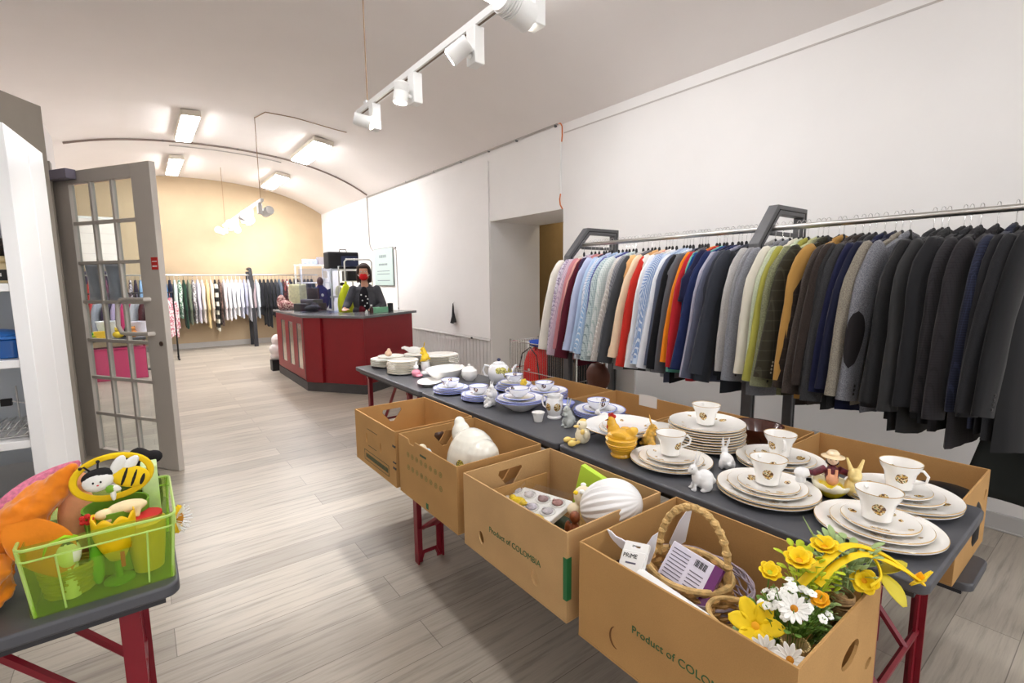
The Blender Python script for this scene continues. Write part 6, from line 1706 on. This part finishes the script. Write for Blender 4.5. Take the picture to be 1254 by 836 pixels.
MB().tube([(.098*math.cos(a),.111*math.sin(a),.172) for a in [2*PI*i/60 for i in range(60)]],.009,8,closed=True).build('rim_braid',m_hyacl,t)
hp_ = []
for i in range(33):
    a = PI*i/32; hp_.append((.012+.02*math.sin(a), .104*math.cos(a), .165+.168*math.sin(a)**.8))
hd_ = MB().tube(hp_,[.0105+.0015*math.sin(i*2.1) for i in range(33)],8,flat=.55)
for k in range(15):
    i = 1+k*2; p = Vector(hp_[i]); q = Vector(hp_[i+1]); hd_.ell(tuple((p+q)/2),(.0125,.0125,.010),8)
hd_.build('arched_handle',m_hyacl,t)
t = thing('twig_basket','lavender-grey twig basket around the brown handled basket','basket',(BX+.018,BY-.008,.500))
b = MB(); wicker(b,0,0,.02,.150,.112,.122,.128,.142,12,.0026,.006,9,90,.003,5); wicker(b,0,0,.14,.158,.130,.144,.134,.148,6,.0024,.004,7,90,.005,9)
b.build('twig_weave',m_twig,t)
# napkin pack
t = thing('napkin_pack','white and purple wrapped napkin pack standing in the brown basket','napkin pack',(1.095,.675,.60))
t.rotation_euler = (0,0,0)
Mp = Matrix.Translation((1.075,.675,.685)) @ Matrix(((0,.62,-.785,0),(-1,.0,0,0),(0,.785,.62,0),(0,0,0,1))) @ Matrix.Rotation(-.10,4,'Z')
t.matrix_world = Mp
MB().box(-.075,.075,-.065,.065,-.012,.0).build('paper_pack',mat('lilac_white_wrap',(226,222,238),.25,coat=.5),t,bevel=.003)
MB().box(.052,.0755,-.0655,.0655,-.0125,.0006).build('purple_band',mat('purple_wrap',(110,40,110),.25,coat=.5),t)
m_txt = mat('grey_print',(96,92,110),.6)
def onp(x,y,r=PI): return Matrix.Translation((x,y,.0008)) @ Matrix.Rotation(r,4,'Z')
text('product_word','Servietten',.016,onp(.04,-.052),mat('dark_wine_print',(80,30,60),.6),t)
for r_ in range(9):
    MB().box(-.065,-.012,.048-.0098*r_,.0505-.0098*r_,.0,.0009).build('text_line',m_txt,t)
    if r_>2: MB().box(.0,.04,.048-.0098*r_,.0505-.0098*r_,.0,.0009).build('text_line',m_txt,t)
for i in range(10): MB().box(.004+.0036*i,.004+.0036*i+(.0022 if i%3 else .0011),.036,.054,.0,.0009).build('barcode_bar',m_black,t)
# bird picks
def silhouette(nm,lab,x,y,z,rz,sc,m,P):
    t = thing(nm,lab,'decoration',(x,y,z),rz)
    MB().prism([(a*sc,b*sc) for a,b in P],-.003,.003,flatM((0,0,0),(1,0,0),(0,0,1))).build('bird_shape',m,t,smooth=20,bevel=.001)
    MB().tube([(.0,0,.1*sc),(-.02,0,-.11)],.0016,6).build('wire_pick',m_steel,t)
    return t
bird = [(0,.0),(.12,.02),(.25,.0),(.42,.12),(.36,.22),(.46,.55),(.52,.98),(.40,.86),(.33,.72),(.26,.60),(.2,.48),(.16,.46),(.05,.5),(-.05,.56),(-.16,.57),(-.28,.60),(-.40,.62),(-.5,.70),(-.6,.72),(-.52,.58),(-.44,.5),(-.30,.40),(-.12,.32),(-.16,.24),(-.2,.12),(-.12,.02)]
m_felt = mat('white_felt_cutout',(232,230,236),.9)
silhouette('bird_pick','white felt bird cut-out with scalloped wing in the nearest box',1.035,.815,.655,-1.25,.13,m_felt,bird)
silhouette('bird_pick','white felt bird wing tip behind the basket handle',1.17,.79,.68,-1.0,.14,m_felt,[(.1,0),(.3,.2),(.36,.6),(.42,1.0),(.3,.86),(.16,.6),(.05,.3),(-.02,.1)])
t = thing('dark_bowl','dark brown wooden bowl lying at the left inside the nearest box','bowl',(1.06,.835,.56))
MB().lathe([(0,0),(.05,0),(.055,.03),(.05,.085),(.044,.085),(.045,.03),(0,.01)],28,Matrix.Rotation(-.5,4,'Y')).build('bowl_body',mat('dark_wood',(60,36,28),.4),t)
t = thing('prime_card','white packaged card reading PRIME with a hanging hole in the nearest box','package',(.985,.765,.69))
Mq = Matrix.Translation((.985,.775,.722)) @ Matrix(((0,.72,-.694,0),(-1,0,0,0),(0,.694,.72,0),(0,0,0,1))) @ Matrix.Rotation(.25,4,'Z')
t.matrix_world = Mq
MB().plate(rrect(-.036,.036,-.055,.045,.003),[[(-.012,.030),(.012,.030),(.012,.036),(-.012,.036)][::-1]],-.008,.0).build('card',m_paper,t,smooth=20)
MB().box(-.034,.034,-.054,.018,-.0085,.006).build('white_carton',m_white,t,bevel=.001)
text('product_word','PRIME',.016,Matrix.Translation((-.028,.004,.0068)),m_black,t)
MB().box(-.016,.014,-.016,-.012,.006,.0068).build('text_line',m_txt,t)
t = thing('white_roll','long white paper roll lying along the front wall of the nearest box','paper roll',(.955,.64,.695),-.12)
MB().tube([(0,.10,0),(0,-.10,0)],.022,16).build('roll',m_paper,t)
t = thing('small_basket','small honey-brown split-wood basket in front of the yellow lily','basket',(1.045,.515,.56))
b = MB(); wicker(b,0,0,.01,.115,.04,.045,.06,.068,8,.0055,.004,9)
b.build('woven_body',m_hyac,t)
MB().tube([(.062*math.cos(a),.07*math.sin(a),.12) for a in [2*PI*i/48 for i in range(48)]],.006,8,closed=True).build('rim',m_hyacl,t)

# artificial flowers
m_yel = mat('yellow_silk',(250,214,20),.6,var=.08,vscale=30); m_yel2 = mat('deep_yellow_silk',(246,176,10),.6)
m_wp = mat('white_petal',(246,246,240),.6); m_leaf = mat('silk_leaf',(112,150,62),.6,var=.25,vscale=40); m_leafp = mat('pale_silk_leaf',(166,190,128),.6,var=.2,vscale=40)
m_lime2 = mat('lime_bud',(196,214,50),.6)
def petal(mb, M, L, W, curl, n=5, m=7):
    def f(u,v):
        w = W*math.sin(PI*min(1,(v*.88+.06)))**.75
        x = (u-.5)*2*w; return (x, L*v, curl*math.sin(v*1.4)*L*.6-.25*abs(x)*abs(x)/max(W,1e-4)*-1 + .10*L*v*v*(-1 if curl<0 else 1))
    mb.grid(f,n,m,M=M)
def flower(label, cat, x, y, z, tilt, az, npet, L, W, curl, mp, mc, rc, stem=.14, centre_h=.5, layers=1):
    t = thing(cat.replace(' ','_'),label,'artificial flower',(x,y,z))
    R = Matrix.Rotation(az,4,'Z') @ Matrix.Rotation(tilt,4,'Y')
    for ly in range(layers):
        for i in range(npet):
            b = MB(); petal(b, R @ Matrix.Rotation(2*PI*(i+.5*ly)/npet,4,'Z') @ Matrix.Rotation(.15+.35*ly,4,'X') @ Matrix.Translation((0,rc*.6,0)), L*(1-.2*ly), W, curl)
            b.build('petal',mp,t,solid=.0012,smooth=80)
    MB().ell((0,0,0),(rc,rc,rc*centre_h),12,M=R).build('flower_centre',mc,t)
    d = R @ Vector((0,0,-1)); 
    MB().tube([(0,0,0),tuple(d*stem*.3+Vector((0,0,-stem*.2))),(d.x*stem*.3,d.y*stem*.3,-stem)],.0018,6).build('stem',m_leaf,t)
    return t
flower('large yellow lily at the front of the flowers in the nearest box','lily',1.01,.462,.705,-.75,.5,6,.052,.019,.35,m_yel,m_yel2,.010)
flower('white daisy at the front rim of the nearest box, left one','daisy',.972,.422,.69,-.8,.3,12,.026,.0055,.1,m_wp,mat('daisy_centre',(200,130,20),.8,bump=.6,bscale=500),.0085)
flower('white daisy at the front rim of the nearest box, nearer the corner','daisy',.978,.376,.697,-.8,.1,12,.027,.0055,.1,m_wp,MATS['daisy_centre'],.0085)
flower('white daisy high in the middle of the flower bunch','daisy',1.03,.395,.775,-.85,.3,12,.026,.0055,.1,m_wp,MATS['daisy_centre'],.0085)
flower('yellow carnation at the top left of the flower bunch','carnation',1.13,.430,.825,-.4,.3,8,.026,.012,.5,m_yel,m_yel2,.012,layers=2)
flower('yellow carnation at the top of the bunch beside the leaf spray','carnation',1.20,.405,.842,-.3,.0,8,.024,.012,.5,m_yel,m_yel2,.012,layers=2)
flower('small yellow blossom at the far left of the flower bunch','carnation',1.10,.478,.785,-.5,.6,7,.02,.010,.5,m_yel,m_lime2,.010,layers=2)
flower('orange-yellow blossom inside the flower bunch','carnation',1.10,.372,.775,-.6,.0,6,.015,.009,.4,m_yel2,m_yel2,.009,layers=2)
# spray of many tiny white blossoms: individual small heads
ts = thing('white_blossom_spray','spray of small white blossoms filling the middle of the flowers','artificial flower',(1.075,.412,.66))
rq = random.Random(8)
for i in range(46):
    a = rq.uniform(0,2*PI); r = .07*math.sqrt(rq.random()); x = r*math.cos(a)*.9; y = r*math.sin(a)*1.0; z = .085+.075*rq.random()*(1-r/.1)
    b = MB(); ax = Vector((x*.6-.02,y*.6,.05)).normalized()
    R = ax.to_track_quat('Z','Y').to_matrix().to_4x4()
    for k in range(5): b.ell((.0055*math.cos(k*1.257),.0055*math.sin(k*1.257),0),(.005,.005,.0016),8,M=Matrix.Translation((x,y,z)) @ R)
    b.ell((0,0,.002),(.002,.002,.002),6,M=Matrix.Translation((x,y,z)) @ R)
    b.build('white_blossom',m_wp,ts)
b = MB()
for i in range(60):
    a = rq.uniform(0,2*PI); r = .07*math.sqrt(rq.random()); z = .06+.07*rq.random()
    b.tube([(0,0,0),(r*.6*math.cos(a),r*.6*math.sin(a),z*.6),(r*math.cos(a),r*math.sin(a),z)],.0012,4)
b.build('stems',m_leaf,ts)
def leaves(label, x, y, z, n, L, W, spread, h, m, seed, cat='leaf_spray'):
    t = thing(cat,label,'artificial leaves',(x,y,z)); rq = random.Random(seed); b = MB(); st = MB()
    for i in range(n):
        a = rq.uniform(0,2*PI); r = spread*math.sqrt(rq.random()); p = Vector((r*math.cos(a),r*math.sin(a),h*(.4+.6*rq.random())))
        if z+p.z < .79: p.y = max(p.y,.372-y); p.x = min(p.x,1.315-x)
        d = Vector((math.cos(a)*.8+rq.uniform(-.3,.3),math.sin(a)*.8+rq.uniform(-.3,.3),rq.uniform(-.1,.8))).normalized()
        M = Matrix.Translation(p) @ d.to_track_quat('Y','Z').to_matrix().to_4x4()
        petal(b,M,L*rq.uniform(.6,1.1),W,.2,3,5)
        st.tube([(0,0,0),tuple(p)],.0009,4)
    o = b.build('leaves',m,t,solid=.0008,smooth=80); tag(o,kind='stuff'); st.build('stems',m,t)
    return t
leaves('green leaf filling under the white blossoms in the nearest box',1.07,.42,.60,100,.026,.007,.065,.14,m_leaf,1)
leaves('pale green leaf spray rising beside the plate at the table corner',1.245,.372,.70,60,.034,.009,.05,.15,m_leafp,2)
leaves('grey-green foliage beside the lily at the front of the box',.985,.50,.58,50,.028,.008,.035,.08,m_leafp,3)
leaves('dark green foliage at the near corner inside the box',1.05,.39,.55,60,.024,.007,.035,.12,m_leaf,4)
leaves('lime green buds and leaves at the back of the bunch',1.17,.42,.68,60,.024,.008,.06,.15,m_lime2,5)
leaves('green foliage around the twine bundle',1.16,.37,.60,80,.03,.007,.06,.15,m_leafp,6)
t = thing('grass_blade','thin pale grass blade sticking up beside the corner plate stack','artificial leaves',(1.23,.425,.70))
MB().tube([(0,0,0),(.0,.0,.10),(-.01,.01,.15),(-.03,.03,.20)],[.003,.003,.0025,.0006],6).build('blade',m_leafp,t)
# raffia and twine bundles
t = thing('raffia_bundle','beige raffia bundle tied at the bottom of the bouquet','raffia',(1.02,.385,.60))
b = MB()
for i in range(26):
    a = 2*PI*i/26; b.tube([(.010*math.cos(a),.010*math.sin(a),0),(.016*math.cos(a),.016*math.sin(a),.05),(.026*math.cos(a),.026*math.sin(a),.11)],.0026,5)
b.ell((0,0,.05),(.014,.014,.05),10)
b.build('strands',mat('raffia',(214,190,136),.8,var=.25,vscale=90),t)
t = thing('twine_ball','brown twine wound around the flower stems near the box corner','twine',(1.19,.362,.72))
b = MB()
for i in range(13):
    z = -.03+.006*i; b.tube([(.024*math.cos(a),.024*math.sin(a),z+.004*math.sin(a+i)) for a in [2*PI*k/24 for k in range(24)]],.0024,5,closed=True)
b.ell((0,0,0),(.021,.021,.04),12)
b.build('windings',mat('twine_brown',(156,124,84),.9,var=.4,vscale=90),t)
# ribbon with star-shaped blossom hanging over the table corner
t = thing('yellow_ribbon','bright yellow ribbon arching from the bouquet over the table corner','ribbon',(1.2,.36,.80))
def rib(P,w):
    b = MB(); pts=[]
    def cr(tt,ctrl):
        tt *= len(ctrl)-1; i = min(int(tt),len(ctrl)-2); f = tt-i
        a_,b_,c_,d_ = ctrl[max(0,i-1)],ctrl[i],ctrl[i+1],ctrl[min(len(ctrl)-1,i+2)]
        return .5*((2*b_)+(c_-a_)*f+(2*a_-5*b_+4*c_-d_)*f*f+(3*b_-3*c_+d_-a_)*f*f*f)
    ctrl = [Vector(p) for p in P]
    b.tube([cr(i/24,ctrl) for i in range(25)],w,8,flat=.35)
    return b
rib([(-.08,.06,-.02),(-.03,.03,.035),(.04,.01,.052),(.09,-.04,.035),(.13,-.10,-.015)],.013).build('ribbon_band',m_yel,t)
rib([(-.07,.03,-.01),(-.02,.01,.03),(.04,-.02,.044),(.09,-.07,.02),(.135,-.105,-.02)],.010).build('ribbon_band',m_yel,t)
rib([(.04,-.01,.045),(.06,-.035,.03),(.05,-.05,.0),(.02,-.04,-.015)],.009).build('ribbon_band',m_yel,t)
t = thing('yellow_star_flower','yellow trumpet blossom at the end of the ribbon above the table corner','artificial flower',(1.335,.252,.785))
for i in range(6):
    b = MB(); petal(b, Matrix.Rotation(-.9,4,'X') @ Matrix.Rotation(2*PI*i/6,4,'Z'),.03,.013,.3); b.build('petal',m_yel,t,solid=.0012,smooth=80)
MB().lathe([(0,0),(.006,0),(.011,.018),(.008,.018),(.004,.003),(0,.003)],14,Matrix.Rotation(-.9,4,'X')).build('trumpet',m_yel2,t)
t = thing('yellow_bow','translucent yellow bow leaf behind the ribbon at the table corner','ribbon',(1.27,.315,.80))
b = MB(); petal(b,Matrix.Rotation(-1.9,4,'Z') @ Matrix.Rotation(.3,4,'X'),.075,.02,-.1); petal(b,Matrix.Rotation(2.7,4,'Z') @ Matrix.Rotation(-.4,4,'X'),.07,.02,-.2)
b.build('bow_leaf',mat('olive_yellow_gauze',(206,190,50),.5),t,solid=.001,smooth=80)
flower('yellow blossom hanging at the rear corner of the nearest box','carnation',1.235,.335,.785,-1.1,.3,6,.024,.013,.3,m_yel,m_yel2,.009,layers=2)

# ---- third box: blister tray, lime bag, moss rabbit, white bonnet
t = thing('dark_carton','dark green carton lying under the chocolate tray','carton',(1.09,1.32,.478),.1)
MB().box(-.10,.10,-.13,.14,0,.105).build('carton_body',mat('bottle_green_card',(34,60,44),.5),t,bevel=.002)
t = thing('easter_tray','white moulded tray of small Easter figures with yellow chicks','tray',(1.075,1.345,.628),.1)
t.scale = (1.12,1.15,1.1)
t.rotation_euler = (-.10,-.22,.12)
MB().prism(rrect(-.088,.088,-.135,.135,.01),-.018,.0).build('tray_base',m_white,t,bevel=.003)
cells = [(-.055,.09),(.0,.095),(.055,.095),(-.05,.03),(.0,.03),(.052,.03),(-.05,-.035),(.0,-.03),(.052,-.035),(-.048,-.095),(.005,-.095),(.055,-.095)]
cc_ = [(150,110,90),(200,190,180),(220,216,220),(140,110,130),(246,206,20),(222,218,222),(230,160,110),(200,196,210),(170,140,140),(246,206,20),(210,206,214),(176,130,126)]
for i,(x,y) in enumerate(cells):
    MB().tube([(x+.022*math.cos(a),y+.026*math.sin(a),.002) for a in [2*PI*k/20 for k in range(20)]],.0025,5,closed=True).build('cell_rim',m_white,t)
    m = mat('tray_figure_%d'%i,cc_[i],.5,var=.35,vscale=80)
    if cc_[i][0]==246: MB().ell((x,y,.008),(.02,.032,.012)).ell((x+.004,y+.03,.012),(.012,.014,.011)).ell((x,y-.03,.008),(.010,.012,.006)).build('chick_figure',m,t,remesh=.002)
    else: MB().ell((x,y,.004),(.016,.020,.008),12).ell((x,y+.012,.008),.007,8).build('figure',m,t)
MB().box(-.09,.09,-.137,.137,.024,.0248).build('clear_cover',glass('clear_film',(253,253,253)),t,smooth=0)
t = thing('lime_gift_bag','lime green paper bag with string loops leaning in the third box','gift bag',(1.285,1.21,.585))
t.rotation_euler = (.0,-.25,PI/2+.1)
MB().box(-.085,.085,-.012,.012,0,.165).build('bag_body',mat('lime_paper',(196,232,70),.6),t,bevel=.002)
MB().tube([(-.05,-.014,.02),(-.06,-.03,-.03),(-.02,-.03,-.05),(-.01,-.014,.01)],.0022,6).tube([(.08,-.014,.09),(.10,-.02,.05),(.075,-.02,.04)],.0022,6).build('string_loop',mat('lime_string',(160,200,60),.6),t)
t = thing('moss_rabbit','beige moss-covered rabbit with a flowered head in the third box','decoration',(1.165,1.09,.55))
MB().ell((0,-.015,.10),(.055,.06,.10)).ell((-.02,-.03,.05),(.06,.07,.05)).build('moss_body',mat('moss_beige',(206,176,112),.95,var=.3,vscale=90,bump=1.0,bscale=400),t,remesh=.004)
MB().ell((0,.045,.165),(.035,.035,.035)).ell((-.03,.06,.12),(.025,.025,.022)).build('head',mat('cream_felt2',(240,226,196),.9),t,remesh=.003)
for i in range(7):
    a = i*.9; MB().ell((.0+.03*math.cos(a),.04+.03*math.sin(a),.185+.01*math.sin(i*2)),(.011,.011,.007),8).build('tiny_flower',(m_yel if i%3==0 else m_wp if i%3==1 else m_leaf),t)
t = thing('white_bonnet','white ribbed ceramic bonnet shell in the near end of the third box','ceramic',(1.19,1.0,.65))
b = MB()
def shell(u,v):
    a = 2*PI*u; th = PI*v; r = 1+.035*math.cos(a*22)*math.sin(th)
    return (.088*r*math.sin(th)*math.cos(a), .105*math.cos(th)*1.0, .082*r*math.sin(th)*math.sin(a)+.075)
b.grid(shell,132,24,closeu=True); b.build('ribbed_shell',m_bw,t)
t.rotation_euler = (-.35,0,.5)
t = thing('brown_figure','small brown and red figurine beside the moss rabbit','figurine',(1.035,1.045,.60))
MB().ell((0,0,.05),(.022,.02,.05)).ell((0,0,.115),(.018,.018,.02)).ell((-.01,.02,.07),(.012,.012,.03)).ell((0,0,.01),(.03,.03,.012)).build('figure_body',mat('brown_red_glaze',(130,70,36),.35,var=.5,vscale=60),t,remesh=.0025)
# ---- second box: big white ceramic hen
t = thing('white_hen_tureen','large white ceramic hen-shaped pot rising out of the second box','ceramic',(1.13,1.80,.475))
b = MB().ell((0,-.01,.165),(.115,.128,.165),26).ell((-.005,.075,.29),(.045,.042,.055),16).ell((-.005,.088,.338),(.026,.026,.026),14).ell((0,-.09,.22),(.08,.07,.08),16)
b.build('hen_body',porc('hen_porcelain',(244,242,230),None,None,spots=[(-.11,-.07,.2,.025),(-.10,-.09,.15,.02),(-.08,-.10,.1,.018)],pal='yellow'),t,remesh=.005,sm=5)
t = thing('blue_bird_figurine','small white and pale blue figurine at the front rim of the second box','figurine',(.965,1.865,.61))
MB().ell((0,0,.05),(.03,.035,.04)).ell((-.005,.03,.09),(.02,.022,.022)).ell((0,0,.02),(.03,.03,.03)).build('body',mat('pale_blue_glaze',(214,228,236),.3,var=.15,vscale=30),t,remesh=.003)
t = thing('cream_figurine','small cream figurine next to the blue-white one in the second box','figurine',(.965,1.955,.60))
MB().ell((0,0,.04),(.03,.03,.045)).ell((0,0,.1),(.022,.022,.024)).build('body',mat('cream_glaze2',(244,232,206),.3),t,remesh=.003)
for (x,y,z,lab) in ((.99,1.87,.478,'stack of white dishes under the small figurines'),):
    t = thing('dish_pile',lab,'dishes',(x,y+.03,z))
    for i in range(4): MB().lathe(plate_prof(.07,.022),28).build('dish',porc('plain_porcelain'),t,(0,0,.03*i))
# ---- first box: knick-knacks
t = thing('silver_creamer','small silver and white creamer inside the farthest box','creamer',(1.03,2.52,.475))
MB().lathe([(0,0),(.03,0),(.035,.05),(.04,.10),(.03,.125),(.026,.12),(.034,.1),(0,.02)],22).build('pot_body',m_chrome,t)
MB().ell((0,0,.13),(.03,.03,.014)).ell((0,0,.15),(.01,.01,.012)).build('white_lid',m_bw,t)
t = thing('dark_pot','dark brown pot beside the silver creamer in the farthest box','pot',(1.08,2.42,.475))
MB().lathe([(0,0),(.04,0),(.055,.05),(.05,.11),(.045,.11),(.05,.05),(0,.01)],22).build('pot_body',mat('dark_brown_stoneware',(70,54,48),.35),t)
t = thing('cream_cup','cream coloured cup near the front corner of the farthest box','cup',(.985,2.27,.475))
MB().lathe([(0,0),(.028,0),(.036,.10),(.04,.145),(.036,.145),(.03,.08),(0,.02)],22).build('cup_body',mat('cream_glaze2',(244,232,206),.3),t)
t = thing('brown_ball','small dark brown ball ornament at the back of the farthest box','ornament',(1.25,2.32,.475))
MB().lathe([(0,0),(.03,0),(.03,.1),(.02,.12),(0,.12)],16).ell((0,0,.14),(.03,.03,.03),14).build('ornament_body',mat('dark_brown_stoneware',(70,54,48),.35),t)
# ---- rear boxes
t = thing('wooden_bowl','dark glossy carved wooden bowl on a stand in the rear box','bowl',(2.22,1.06,.475))
MB().lathe([(0,.18),(.04,.18),(.07,.215),(.105,.285),(.112,.31),(.104,.308),(.065,.235),(.03,.2),(0,.198)],36).build('bowl_body',mat('mahogany',(70,34,26),.18,var=.3,vscale=18,coat=.5),t)
MB().lathe([(0,0),(.06,0),(.05,.03),(.03,.1),(.035,.18),(0,.181)],24).build('foot',mat('amber_wood',(120,80,40),.3,var=.3,vscale=20),t)
t = thing('black_pot','round black pot inside the rear box at the table end','pot',(2.28,.40,.475))
MB().lathe([(0,0),(.08,0),(.10,.06),(.10,.17),(.085,.21),(.0,.225)],30).build('pot_body',m_black,t)
t = thing('glass_disc','round clear glass disc behind the stack, left of the white paper slip','glass',(2.08,1.86,.475))
MB().lathe([(0,0),(.03,0),(.03,.01),(.006,.02),(.006,.2),(.02,.23),(.035,.28),(.033,.28),(0,.21)],24).build('goblet',m_glass,t)
